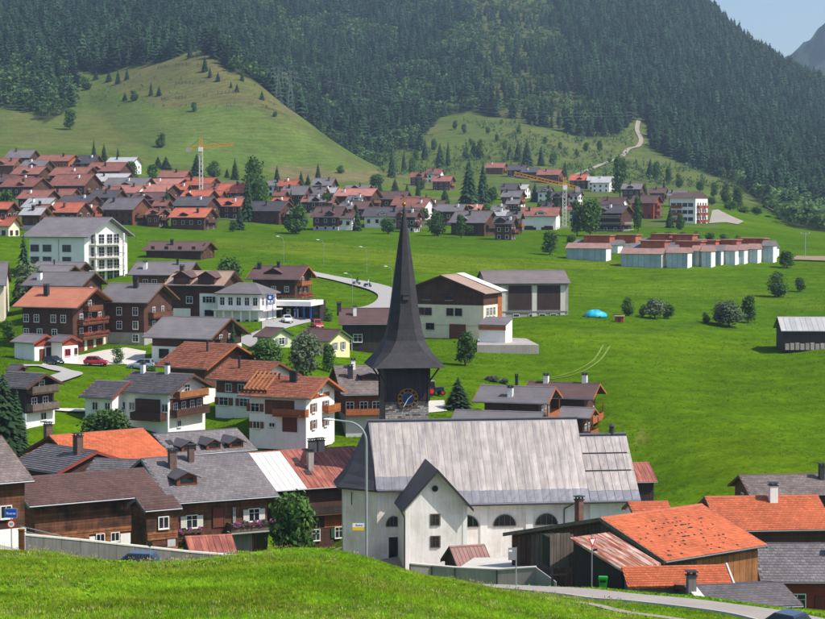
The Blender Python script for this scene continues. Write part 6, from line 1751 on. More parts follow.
for where, ents in FILL:
    for i, (xl, xr, yt, ye, rc, wl) in enumerate(ents):
        kind = 'chalet' if wl in 'dbor' else 'house'
        far_house(xl, xr, yt, ye, rc, wl, -22, 'small %s roofed %s %s, %s from left, %s' % (COLW[rc][1], WALLT[wl], kind, ORD[i], where))
# low meadow barn in front of the village
h = far_house(142, 203, 241.5, 250.5, 'brn', 'd', -12, 'long low brown roofed meadow barn below the distant village', wh=2.4, dmin=380, gab=False)
# white garage base with red roof at the crane
h = far_house(519, 558, 207, 216, 'red', 'w', -12, 'white garage building with red roof and dark doors beside the orange crane', wh=8.5, d=575, gab=False)
for u in (-3.6, 3.6): h.door('F', u, .6, w=3.0, h=4.2, m='door_dark', name='garage_door')
# red chalet, hotel, tower block
h = far_house(629, 655, 195, 203, 'brn', 'r', -28, 'large red chalet with brown roof between hotel and tower block', wh=9, d=640)
for z in (5.6, 8.0): h.balcony('R', -h.wf * .6, h.wf * .6, z, rail='timber_brown')
h = far_house(588, 622, 205, 213, 'drk', 'd', -30, 'wide dark timber hotel with tiers of white balconies behind the barracks', wh=9.5, d=560, gab=False)
for z in (.2, 2.7, 5.2, 7.6):
    h.balcony('F', -h.lx, h.lx, z, rail='white_paint', dep=1.2, boards=False, slab='plank_dark')
    if z < 7: h.balcony('R', -h.wf * .7, h.wf * .7, z, rail='white_paint', dep=1.2, boards=False, slab='plank_dark')
v = P(690, 224, 620); tb = empty('tower_block', v, R(-28), 'white tower block with red-brown balconies standing by the gravel bank', 'apartments')
kt = 620 * S / F
Ht = 26 * kt
b = MB(); b.box(-15 * kt, 12 * kt, -7, 7, -3, Ht); b.build('wall', 'plaster_white', tb)
b = MB(); b.prism([(-16 * kt, -8, Ht), (-16 * kt, 8, Ht), (-16 * kt, 0, Ht + 2.2)], (29 * kt, 0, 0)); b.build('roof', 'roof_brown', tb)
for z in np.arange(.8, Ht - 1.5, 2.75):
    for x in (-11, -5, 1, 7):
        p_, fr_, sl_ = win_mesh(2.0, 1.5, 'white_paint', True); o = link('window', p_, tb, (x * kt, -7.02, float(z) + .4)); link('frame', fr_, o)
    for y in (-4.4, -1.4, 1.6, 4.6):
        p_, fr_, sl_ = win_mesh(1.6, 1.6, 'white_paint', True); o = link('window', p_, tb, (12 * kt + .02, y, float(z) + .4), math.pi / 2); link('frame', fr_, o)
    for y0 in (-5.8, .2):
        q = MB(); q.box(12 * kt, 12 * kt + 1.2, y0, y0 + 5.2, float(z) - .15, float(z) + .9); q.build('balcony', 'timber_red', tb)
    q = MB(); q.box(-13 * kt, -2 * kt, -8.1, -7.0, float(z) - .15, float(z) + .9); q.build('balcony', 'timber_red', tb)

# ------------------------------------------------------------------ barrack sheds in the right meadow
def barrack(xa_, xb_, xe, ye, yb, ytop, lab, dep=13.0, d=None):
    """front glazed wall xa_..xb_, white end xb_..xe; eave ye, foot yb"""
    g_ = None
    for dd in np.geomspace(380, 560, 120):
        p_ = P(xb_, yb, dd)
        if p_.z <= gz(p_.x, p_.y): g_ = dd; break
    d = d or g_ or 440
    a, c = P(xa_, yb, d), P(xb_, yb, d)
    th = R(-24); Lx = (c.x - a.x) / math.cos(th)
    # direction of the front
    ex = Vector((math.cos(th), math.sin(th), 0)); en = Vector((-math.sin(th), math.cos(th), 0))
    hgt = P(xb_, ye, d).z - c.z
    o = c - ex * (Lx / 2); wd = max(4.5, (xe - xb_) / F * d * S / math.sin(-th))
    e = empty('barrack', o, th, lab, 'shed', 'barrack sheds in the right meadow')
    b = MB(); b.box(-Lx / 2, Lx / 2, .1, wd, -3, hgt); b.build('wall', 'plaster_white', e)
    n = max(2, int(round(Lx / 1.6)))
    for i in range(n):
        q = MB(); x0 = -Lx / 2 + Lx * i / n; q.box(x0 + .06, x0 + Lx / n - .06, .03, .097, .0, hgt - .1); q.build('facade_panel', 'glass_blue', e)
        q = MB(); q.box(x0 - .05, x0 + .05, 0, .097, -.5, hgt - .05); q.build('mullion', 'galvanised', e)
    q = MB(); q.box(-Lx / 2, Lx / 2, .02, .097, -2, -.002); q.build('plinth', 'concrete', e)
    b = MB(); rs_ = 1.5
    b.prism([(-Lx / 2 - .3, -.6, hgt + .02), (-Lx / 2 - .3, wd + .6, hgt + .02), (-Lx / 2 - .3, wd / 2, hgt + rs_)], (Lx + .6, 0, 0)); b.build('roof', rnd.choice(('roof_grey', 'roof_rose')), e)
    return e
BAR = [(568, 606, 612, 248.5, 262, 'grey roofed glazed shed nearest the dark hotel, leftmost of the row'), (623, 661.5, 667, 254, 268.5, 'widest glazed shed with bright white end, at the front of the barrack row'),
       (668, 687.5, 691.5, 253, 268.5, 'glazed shed directly right of the widest one'), (692, 698, 701.5, 251, 267, 'narrow glazed shed, fourth from the left in the barrack row'), (702, 711, 715, 251.5, 268, 'glazed shed, fifth from the left in the barrack row'),
       (715.5, 721, 725, 251, 266, 'narrow glazed shed, sixth from the left in the barrack row'), (726, 735, 739, 250.5, 265.5, 'glazed shed, seventh from the left in the barrack row'), (739.5, 744, 748, 250, 264.5, 'narrow glazed shed, eighth from the left in the barrack row'),
       (748.5, 757.5, 761, 249, 264, 'glazed shed, ninth from the left in the barrack row'), (763, 773, 777.5, 246, 263, 'glazed shed at the right end of the barrack row')]
for xa_, xb_, xe, ye, yb, lab in BAR: barrack(xa_, xb_, xe, ye, yb, 0, lab)
# rear barracks with raised red timber clerestories
for i, (xa_, xb_, y0, y1, d, lab) in enumerate(((583, 608, 236, 243, 474, 'first'), (612, 634, 235.5, 243, 476, 'second'), (640, 663, 241.5, 248, 456, 'third'), (650, 668, 234.5, 241, 486, 'fourth'), (672, 691, 235, 242, 482, 'fifth'), (675, 699, 242, 248, 456, 'sixth'), (696, 714, 241, 248, 460, 'seventh'), (720, 735, 240.5, 247, 462, 'eighth'), (738, 762, 239, 246, 466, 'ninth'))):
    a, c = P(xa_, y1, d), P(xb_, y1, d); th = R(-24); Lx = (c.x - a.x) / math.cos(th)
    zg = gz((a.x + c.x) / 2, d * S); ex = Vector((math.cos(th), math.sin(th), 0))
    o = c - ex * (Lx / 2); o.z = zg
    e = empty('clerestory_barrack', o, th, 'rear barrack with raised red timber clerestory, %s from the left' % lab, 'shed', 'rear barracks with red clerestories')
    ht = c.z - zg; hr = P(xb_, y0, d).z - zg
    b = MB(); b.box(-Lx / 2 - 3, Lx / 2 + 3, .2, 9, -3, ht - .4); b.build('wall', 'plaster_white', e)
    b = MB(); b.prism([(-Lx / 2 - 3.4, -.3, ht - .6), (-Lx / 2 - 3.4, 9.6, ht - .6), (-Lx / 2 - 3.4, 4.5, ht + .9)], (Lx + 6.8, 0, 0)); b.build('roof', 'roof_grey', e)
    b = MB(); b.box(-Lx / 2, Lx / 2, 1.6, 7.4, ht - .2, hr); b.build('clerestory', 'timber_rust', e)
    n = max(3, int(Lx / 1.1))
    for j in range(n):
        q = MB(); x0 = -Lx / 2 + Lx * j / n; q.box(x0 + .04, x0 + Lx / n - .04, 1.54, 1.597, ht + .2, hr - .15); q.build('board', 'timber_rust', e)
    b = MB(); b.box(-Lx / 2 - .4, Lx / 2 + .4, 1.1, 7.9, hr + .003, hr + .22); b.build('clerestory_roof', 'roof_pink', e)

# ------------------------------------------------------------------ cranes, pylons
def lattice(mb, p0, p1, w, n, t):
    p0, p1 = Vector(p0), Vector(p1); d = (p1 - p0).normalized()
    u = Vector((0, 1, 0)) if abs(d.y) < .9 else Vector((1, 0, 0))
    a = d.cross(u).normalized() * w / 2; b = a.cross(d).normalized() * w / 2
    cs = [a + b, a - b, -a - b, -a + b]
    for c in cs: mb.bar(p0 + c, p1 + c, t)
    for i in range(n):
        q0, q1 = p0.lerp(p1, i / n), p0.lerp(p1, (i + 1) / n)
        for k_ in range(4):
            c0, c1 = cs[k_], cs[(k_ + 1) % 4]
            mb.bar(q0 + (c0 if i % 2 else c1), q1 + (c1 if i % 2 else c0), t * .6)
def crane(px, pyt, pyb, jx, jy, cx2, d, mast_m, jib_m, label, apex=4.5):
    v = P(px, pyb, d); v.z = min(v.z, gz(v.x, v.y))
    e = empty('tower_crane', v, 0, label, 'crane')
    tp_ = P(px, pyt, d) - v; jt = P(jx, jy, d) - v
    q = MB(); lattice(q, (0, 0, 0), tp_, 1.3, 12, .22); q.build('mast', mast_m, e)
    q = MB(); q.box(-1.6, 1.6, -1.6, 1.6, -.5, .6); q.build('base_ballast', 'concrete', e)
    q = MB(); lattice(q, tp_, jt, 1.1, 14, .2); q.build('jib', jib_m, e)
    cj = tp_ + (tp_ - jt).normalized() * 5.0
    q = MB(); lattice(q, tp_, cj, 1.0, 4, .2); q.build('counter_jib', jib_m, e)
    q = MB(); q.box(cj.x - .9, cj.x + .9, -.8, .8, cj.z - 1.5, cj.z + .3); q.build('counterweight', 'concrete', e)
    ap = tp_ + Vector((0, 0, apex))
    q = MB(); lattice(q, tp_, ap, .9, 3, .2); q.build('apex', jib_m, e)
    q = MB(); q.tube(ap, tp_.lerp(jt, .7), .06, n=4); q.tube(ap, cj, .06, n=4); q.build('tie_rod', 'metal_dark', e)
    q = MB(); q.box(-.8, .8, -1.9, -.6, tp_.z - 1.8, tp_.z - .1); q.build('cab', 'white_paint', e)
crane(201, 147, 182, 233, 144, 0, 640, 'crane_white', 'crane_yellow', 'pale mast tower crane with yellow jib over the left of the distant village', 3.6)
crane(564.5, 185, 225, 514, 173.5, 0, 590, 'crane_white', 'crane_yellow', 'orange tower crane with raised jib in the middle of the distant village', 3.0)
def pylon(px, pyt, pyb, d, label):
    v = P(px, pyb, d); v.z = gz(v.x, v.y)
    e = empty('pylon', v, R(20), label, 'pylon', 'power pylons on the meadow spur')
    H_ = P(px, pyt, d).z - v.z
    q = MB(); t = .12
    for sx in (-1, 1):
        for sy in (-1, 1):
            q.bar((sx * 2.6, sy * 2.6, -1), (sx * .5, sy * .5, H_ * .72), t)
    for i in range(7):
        f0, f1 = i / 7, (i + 1) / 7; w0, w1 = 2.6 - 2.1 * f0, 2.6 - 2.1 * f1; z0, z1 = H_ * .72 * f0, H_ * .72 * f1
        for s_ in (-1, 1):
            q.bar((-w0, s_ * w0, z0), (w1, s_ * w1, z1), .07); q.bar((w0, s_ * w0, z0), (-w1, s_ * w1, z1), .07)
            q.bar((s_ * w0, -w0, z0), (s_ * w1, w1, z1), .07)
    q.build('legs', 'metal_mid', e)
    q = MB(); lattice(q, (0, 0, H_ * .7), (0, 0, H_), .9, 4, .1); q.build('head', 'metal_mid', e)
    for z in (.74, .85, .96):
        q = MB(); q.bar((-5.2, 0, H_ * z), (5.2, 0, H_ * z), .12); q.bar((-5.2, 0, H_ * z), (0, 0, H_ * z + 1.3), .14); q.bar((5.2, 0, H_ * z), (0, 0, H_ * z + 1.3), .14)
        for x in (-4.8, -2.6, 2.6, 4.8): q.bar((x, 0, H_ * z), (x, 0, H_ * z - 1.2), .16)
        q.build('cross_arm', 'metal_mid', e)
    return v + Vector((0, 0, H_))
a1 = pylon(278.5, 67, 106, 1020, 'left of two lattice power pylons on the spur against the dark wood')
a2 = pylon(290.5, 71, 116, 1000, 'right of two lattice power pylons on the spur against the dark wood')
def cable(p0, p1, sag, label):
    q = MB(); n = 14; pts = [p0.lerp(p1, i / n) - Vector((0, 0, sag * 4 * (i / n) * (1 - i / n))) for i in range(n + 1)]
    for a, c in zip(pts[:-1], pts[1:]): q.tube(a, c, .025, n=4)
    o = q.build('power_line', 'galvanised'); setp(o, label, 'power line')
for i, dz in enumerate((-1.5, -4.2)):
    cable(a1 + Vector((-4, 0, dz)), P(150, 78 + i * 3, 1100), 3, ('upper' if i == 0 else 'lower') + ' power cable running left from the pylons over the meadow spur')
    cable(a2 + Vector((4, 0, dz)), P(640, 112 + i * 3, 1150), 9, ('upper' if i == 0 else 'lower') + ' power cable running right from the pylons past the wood')
# poles at the right
def pole(px, pyt, pyb, label, r=.18, arms=True, dmin=380):
    v = ground_at(px, pyb, dmin); H_ = P(px, pyt, v.y / S).z - v.z
    e = empty('power_pole', v, 0, label, 'pole'); q = MB(); q.tube((0, 0, -.5), (0, 0, H_), r, r * .7, n=8); q.build('mast', 'galvanised', e)
    if arms:
        q = MB(); q.bar((-1.4, 0, H_ - .5), (1.4, 0, H_ - .5), .16); q.build('cross_arm', 'galvanised', e)
        for x in (-1.2, 0, 1.2): q = MB(); q.tube((x, 0, H_ - .42), (x, 0, H_), .09, n=6); q.build('insulator', 'cream_panel', e)
pole(805, 232, 257, 'grey utility pole right of the barracks by the earth strip', dmin=380)
pole(799, 206, 222, 'thin wooden pole before the wood at the right', dmin=600)
# avalanche fences on the spur
for j, (x0, y0, x1_, y1_) in enumerate(((158, 69, 205, 67), (140, 76, 168, 77), (172, 85, 204, 83), (158, 101, 214, 96), (214, 95, 237, 94), (216, 109, 256, 106), (255, 86, 268, 87))):
    v0, v1 = ground_at(x0, y0, 800), ground_at(x1_, y1_, 800)
    e = empty('snow_fence', v0, 0, '%s row of avalanche fence counted from the top of the meadow spur' % ORD[j], 'fence', 'avalanche fences on the spur')
    n = max(4, int(abs(x1_ - x0) / 3.2)); prev = None
    for i in range(n):
        p_ = v0.lerp(v1, i / (n - 1)); p_.z = gz(p_.x, p_.y)
        if rnd.random() < .3: prev = None; continue
        q = MB(); l_ = p_ - v0; q.box(l_.x - .2, l_.x + .2, l_.y - .2, l_.y + .2, l_.z - .4, l_.z + 1.9); q.build('post', 'plank_grey', e)
        if prev is not None:
            q = MB()
            for z in (.5, 1.3): q.bar(prev + Vector((0, -.3, z)), l_ + Vector((0, -.3, z)), .1, .2)
            q.build('rail', 'plank_grey', e)
        prev = l_
# ------------------------------------------------------------------ vegetation
RS = np.random.RandomState(11)
def conifer_lo(seed, tiers=9, n=9, r0=.2):
    r = np.random.RandomState(seed); V, Fc = [], []
    for t in range(tiers):
        f = t / (tiers - 1); z = .06 + .84 * f ** .92; rad = r0 * (1 - f) ** .68 * r.uniform(.85, 1.12) + .015; b = len(V)
        V.append((r.normal(0, .016), r.normal(0, .016), z + .15 * (1 - .45 * f)))
        a0 = r.rand() * 6
        for i in range(n):
            a = a0 + 2 * math.pi * i / n + r.normal(0, .12); q = rad * (1.06 if i % 2 else .8) * r.uniform(.75, 1.2)
            V.append((q * math.cos(a), q * math.sin(a), z - .04 * (1 if i % 2 else -.3) + r.normal(0, .012)))
        for i in range(n): Fc.append((b, b + 1 + i, b + 1 + (i + 1) % n))
    return np.array(V), np.array(Fc)
def deci_lo(seed, n=52):
    r = np.random.RandomState(seed); V, Fc = [], []
    lobes = [(r.normal(0, .14), r.normal(0, .14), r.uniform(.35, .78), r.uniform(.16, .25)) for _ in range(6)] + [(0, 0, .55, .3)]
    for i in range(n):
        lx_, ly, lz, lr = lobes[r.randint(len(lobes))]
        d = r.normal(0, 1, 3); d /= np.linalg.norm(d); p = np.array([lx_, ly, lz]) + d * lr * r.uniform(.7, 1.05) * np.array([1, 1, .95])
        t1 = np.cross(d, r.normal(0, 1, 3)); t1 /= np.linalg.norm(t1) + 1e-6; t2 = np.cross(d, t1); s_ = r.uniform(.06, .12); tilt = d * s_ * .5
        b = len(V); V += [p + t1 * s_ - tilt, p + t2 * s_, p - t1 * s_ + tilt * .3, p - t2 * s_ - tilt * .5]; Fc += [(b, b + 1, b + 2), (b, b + 2, b + 3)]
    return np.array(V), np.array(Fc)
def conifer_hi(seed, whorls=36, r0=.19):
    r = np.random.RandomState(seed); V, Fc, var = [], [], []
    for w in range(whorls):
        f = w / (whorls - 1); z = .05 + .93 * f; rad = r0 * (1 - f) ** .8 + .008; k_ = 10 if f < .7 else 7
        for i in range(k_):
            a = 2 * math.pi * (i + r.rand()) / k_; l = rad * r.uniform(.72, 1.18); wd = l * r.uniform(.16, .3)
            c, s_ = math.cos(a), math.sin(a); zz = z + r.normal(0, .012); dr = .25 * l + .03 * (1 - f)
            b = len(V)
            V += [(0, 0, zz + .02), (c * l * .55 - s_ * wd, s_ * l * .55 + c * wd, zz - dr * .5), (c * l, s_ * l, zz - dr), (c * l * .55 + s_ * wd, s_ * l * .55 - c * wd, zz - dr * .5), (c * l * .5, s_ * l * .5, zz + .012)]
            Fc += [(b, b + 1, b + 4), (b + 1, b + 2, b + 4), (b + 2, b + 3, b + 4), (b + 3, b, b + 4)]
            var += [r.uniform(.1, .9)] * 5
    return np.array(V), np.array(Fc), np.array(var)
def deci_hi(seed, n=1500, lobes=14, low=.06):
    r = np.random.RandomState(seed); V, Fc, var = [], [], []
    L_ = []
    for _ in range(lobes):
        z_ = r.uniform(low + .14, .86); a_ = r.uniform(0, 6.28); q_ = r.uniform(.06, .2) * math.sin(math.pi * min(1, max(.12, z_))) ** .6; L_.append((q_ * math.cos(a_), q_ * math.sin(a_), z_, r.uniform(.13, .19)))
    L_ += [(0, 0, .5, .3), (0, 0, .32, .24), (0, 0, .7, .22)]
    lv = [r.uniform(.25, .75) for _ in L_]
    for i in range(n):
        j = r.randint(len(L_)); lx_, ly, lz, lr = L_[j]
        d = r.normal(0, 1, 3); d /= np.linalg.norm(d); p = np.array([lx_, ly, lz]) + d * lr * (r.uniform(.6, 1.1) if r.rand() < .93 else r.uniform(1.1, 1.4))
        o = d + r.normal(0, .55, 3); o /= np.linalg.norm(o)
        t1 = np.cross(o, r.normal(0, 1, 3)); t1 /= np.linalg.norm(t1) + 1e-6; t2 = np.cross(o, t1); s_ = r.uniform(.024, .046)
        b = len(V); V += [p + t1 * s_, p + t2 * s_ * .7, p - t1 * s_, p - t2 * s_ * .7]; Fc += [(b, b + 1, b + 2), (b, b + 2, b + 3)]; var += [np.clip(lv[j] + r.normal(0, .18), 0, 1)] * 4
    return np.array(V), np.array(Fc), np.array(var)
def trunk_mesh(kind, seed):
    r = random.Random(seed); q = MB()
    if kind == 'c':
        q.tube((0, 0, -.05), (0, 0, .95), .016, .003, n=7)
    else:
        q.tube((0, 0, -.06), (0.01, 0, .3), .024, .017, n=8); q.tube((.01, 0, .3), (.02, .01, .75), .017, .006, n=7)
        for i in range(7):
            a = r.uniform(0, 6.28); z = r.uniform(.22, .5); l = r.uniform(.14, .26)
            q.tube((.01, 0, z), (l * math.cos(a), l * math.sin(a), z + r.uniform(.12, .28)), .009, .003, n=5)
    return q.mesh('trunk', 'bark')
CON = []
for i in range(4):
    V, Fc, va = conifer_hi(20 + i, r0=(.19, .22, .16, .25)[i]); CON.append((np_mesh('crown', V, Fc, 'spruce', var=va), trunk_mesh('c', i)))
DEC = {}
for mname in ('leaf', 'leaf_light', 'leaf_grey'):
    DEC[mname] = []
    for i in range(3):
        V, Fc, va = deci_hi(40 + i + len(mname), n=2300); DEC[mname].append((np_mesh('crown', V, Fc, mname, var=va), trunk_mesh('d', i + 5)))
BUSH = []
for i in range(3):
    V, Fc, va = deci_hi(60 + i, n=1100, low=.0); V[:, 2] = np.maximum(V[:, 2] * 1.15 - .12, -.02); BUSH.append(np_mesh('foliage', V, Fc, 'leaf', var=va))
tcount = [0]
def tree(px, pyb, pyt, kind, label, w=None, dmin=130.0, group=None, d=None):
    v = ground_at(px, pyb, dmin) if d is None else P(px, pyb, d)
    if d is not None: v.z = gz(v.x, v.y)
    H_ = max(1.0, P(px, pyt, v.y / S).z - v.z) 
    i = tcount[0]; tcount[0] += 1
    wpx = (w / F * v.y) if w else None
    nm = {'c': 'spruce_tree', 'b': 'bush'}.get(kind, 'leafy_tree')
    e = empty(nm, v - Vector((0, 0, .1)), rnd.uniform(0, 6.28), label, 'bush' if kind == 'b' else 'tree', group)
    if kind == 'c':
        me, tr = CON[i % 4]; base_w = .36
    elif kind == 'b':
        me, tr = BUSH[i % 3], None; base_w = .62
    else:
        me, tr = DEC[{'d': 'leaf', 'l': 'leaf_light', 'g': 'leaf_grey'}[kind]][i % 3]; base_w = .64
    sw = (wpx / base_w) if wpx else H_
    if kind == 'b' and wpx: H_ = min(H_, 1.25 * wpx)
    e.scale = (sw, sw, H_)
    link('foliage' if kind == 'b' else 'crown', me, e)
    if tr: link('trunk', tr, e)
    return e
# trees near and in the middle distance (px, foot y, top y, kind, label, width)
NEAR = [
 (294, 551, 488, 'd', 'round dense tree in front of the house with white and red sheet roof', 46, None, 146),
 (4, 442, 371, 'c', 'big dark spruce at the left edge beside the dark weathered chalet', 42, None, 196),
 (17, 438, 388, 'c', 'slightly smaller spruce touching the dark weathered chalet', 32, None, 198),
 (108, 437, 406, 'd', 'leafy garden tree between the orange roof and the white house', 42, None, 203),
 (92, 438, 414, 'd', 'low leafy garden tree left of the white house wall', 30, None, 204),
 (303, 378, 328, 'g', 'tall grey-green tree beside the cream gabled house', 34, 200, None),
 (268, 374, 337, 'd', 'dense dark tree left of the tall grey-green tree', 30, 200, None),
 (329, 372, 343, 'd', 'small round tree touching the cream gabled house', 16, 200, None),
 (233, 358, 322, 'c', 'slim garden spruce in front of the grey garage house gable', 14, 200, None),
 (458, 417, 376, 'c', 'single spruce standing behind the church ridge', 26, 205, 236),
 (465, 366, 331, 'd', 'small leafy tree alone on the meadow below the farmhouse', 22, 200, None),
 (492, 392, 374, 'g', 'leafy shrub tree behind the twin chalets, left one', 18, 215, 262),
 (504, 389, 377, 'g', 'low shrub tree behind the twin chalets, right one', 10, 215, 262),
 (24, 283, 233, 'c', 'dark spruce in front of the white apartment block', 24, 270, 335),
 (31, 283, 259, 'g', 'grey-green bushy tree at the foot of the dark spruce', 36, 270, 320),
 (228, 281, 255, 'd', 'dark leafy tree right of the inn roof', 28, 300, 352),
 (550, 255, 231, 'd', 'cone shaped dark tree at the far edge of the meadow', 19, 400, None),
 (778, 297, 270, 'd', 'large round dark tree on the bank right of the barracks', 22, 330, None),
 (800, 292, 276, 'd', 'small round dark tree right of the large one on the bank', 11, 330, None),
 (787, 268, 250, 'd', 'leafy tree hugging the right end of the barracks', 18, 330, None),
 (628, 316, 296, 'd', 'round tree above the small hut, left of three by the field edge', 14, 260, None),
 (655, 319, 298, 'g', 'grey-green tree, middle of three by the field edge', 24, 260, None),
 (668, 319, 304, 'd', 'low tree, right of three by the field edge', 14, 260, None),
 (643, 316, 303, 'd', 'small dark tree squeezed between the field edge trees', 9, 260, None),
 (729, 327, 300, 'g', 'large grey-green tree in the clump at the meadow centre right', 32, 260, None),
 (748, 323, 295, 'd', 'tall dark tree at the right of the meadow clump', 18, 260, None),
 (706, 323, 311, 'd', 'small bush-like tree at the left of the meadow clump', 10, 260, None),
 (720, 324, 306, 'd', 'small dark tree at the front of the meadow clump', 16, 260, None),
]
for px, pb, pt, kd, lab, w, dm, d in NEAR:
    tree(px, pb, pt, kd, lab, w, dmin=dm or 130.0, d=d)
for px, pb, pt, w, d, lab in ((255, 437, 424, 22, 206, 'garden hedge bush below the white walled red roof house, left one'), (280, 441, 428, 26, 206, 'garden hedge bush below the white walled red roof house, middle one'), (322, 438, 426, 14, 207, 'bright rounded shrub at the white gable corner'), (343, 438, 425, 18, 209, 'dark rounded shrub between gable and street lamp'), (360, 438, 426, 16, 209, 'dark rounded shrub left of the church apse ridge'),
                          (618, 430, 416, 20, 228, 'dark shrub beside the stacked orange balconies'), (247, 433, 424, 16, 207, 'low shrub left of the hedge bushes'), (222, 430, 412, 12, 207, 'climbing shrub at the right wall of the white house'), (297, 436, 424, 14, 208, 'small shrub by the wooden garden furniture'), (152, 366, 360, 8, 256, 'tiny shrub beside the silver car'), (118, 349, 341, 14, 262, 'yellow-green shrub right of the garage doors'), (104, 436, 421, 20, 202, 'leafy bush below the white wing'), (7, 300, 285, 16, 290, 'yellowish hedge bush at the left edge'),
                          (318, 315, 305, 14, 318, 'pale shrub on the bank right of the filling station'), (327, 316, 307, 14, 318, 'grey-green shrub right of the filling station bank')):
    tree(px, pb, pt, 'b', lab, w, d=d)
FARV = [(8, 226, 190, 'd', 19), (94, 165, 139, 'c', 9), (102, 222, 199, 'c', 10), (104, 162, 143, 'c', 7), (118, 165, 147, 'c', 6), (132, 182, 161, 'd', 15), (153, 185, 164, 'd', 13), (158, 168, 156, 'c', 8), (166, 170, 156, 'c', 12), (167, 214, 186, 'c', 13), (197, 176, 153, 'c', 14), (214, 178, 160, 'd', 16), (235, 180, 158, 'c', 12), (227, 178, 168, 'c', 7), (248, 222, 172, 'c', 16), (256, 206, 154, 'd', 27), (262, 216, 180, 'd', 14), (277, 180, 165, 'c', 7), (276, 200, 182, 'c', 7),
        (240, 230, 206, 'c', 9), (233, 232, 220, 'd', 10), (296, 234, 203, 'd', 27), (301, 186, 171, 'c', 7), (308, 186, 174, 'c', 6), (291, 206, 188, 'c', 6), (322, 230, 206, 'c', 8), (334, 230, 205, 'c', 8), (357, 231, 206, 'c', 10), (326, 214, 192, 'd', 11), (388, 234, 217, 'd', 16), (380, 193, 180, 'c', 6), (395, 193, 178, 'c', 8), (407, 203, 183, 'c', 10), (418, 196, 176, 'c', 8),
        (437, 236, 209, 'd', 20), (445, 212, 186, 'c', 13), (461, 238, 214, 'd', 12), (469, 206, 157, 'c', 20), (483, 204, 161, 'c', 13), (470, 236, 224, 'd', 10), (492, 204, 186, 'd', 12), (535, 202, 182, 'c', 9), (590, 236, 197, 'd', 24), (577, 236, 200, 'd', 14), (571, 243, 234, 'd', 10), (570, 242, 236, 'd', 8), (620, 198, 156, 'd', 18), (592, 186, 172, 'd', 8), (645, 198, 182, 'c', 7), (638, 232, 196, 'd', 11), (670, 228, 205, 'c', 8), (680, 230, 212, 'd', 10), (664, 194, 178, 'c', 6), (606, 186, 170, 'c', 6), (712, 205, 196, 'd', 9), (565, 180, 160, 'c', 7), (550, 205, 190, 'd', 9)]
rx = random.Random(77)
for _ in range(60):
    qx = rx.uniform(2, 400) if _ < 40 else rx.uniform(400, 640)
    qb = rx.uniform(172, 226) if _ < 40 else rx.uniform(188, 230)
    kd_ = rx.choice('cdd'); hq = rx.uniform(9, 17)
    if min(abs(qx - f_[0]) for f_ in FARV) > 1.3: FARV.append((round(qx, 1), qb, qb - hq * (1.2 if kd_ == 'c' else .85), kd_, hq * (.5 if kd_ == 'c' else .85)))
FARV.sort()
for i, (px, pb, pt, kd, w) in enumerate(FARV):
    prev = FARV[i - 1][0] if i else 0
    pos = 'at the far left' if px < 60 else 'left of the yellow crane jib' if px < 200 else 'around the round poplar' if px < 312 else 'left of the spire tip' if px < 400 else 'between spire tip and orange crane' if px < 560 else 'between orange crane and tower block'
    n_ = sum(1 for q in FARV[:i] if (q[0] < 60) == (px < 60) and (q[0] < 200) == (px < 200) and (q[0] < 312) == (px < 312) and (q[0] < 400) == (px < 400) and (q[0] < 560) == (px < 560))
    kn = 'spruce' if kd == 'c' else 'leafy tree'
    tree(px, pb, pt, kd, '%s in distant village, %s tree from left %s' % (kn, (ORD + ['sixteenth', 'seventeenth', 'eighteenth', 'nineteenth', 'twentieth'] + ['twenty-' + o_ for o_ in ORD[:9]] + ['thirtieth'])[n_], pos), w, dmin=440, group='trees in the distant village')
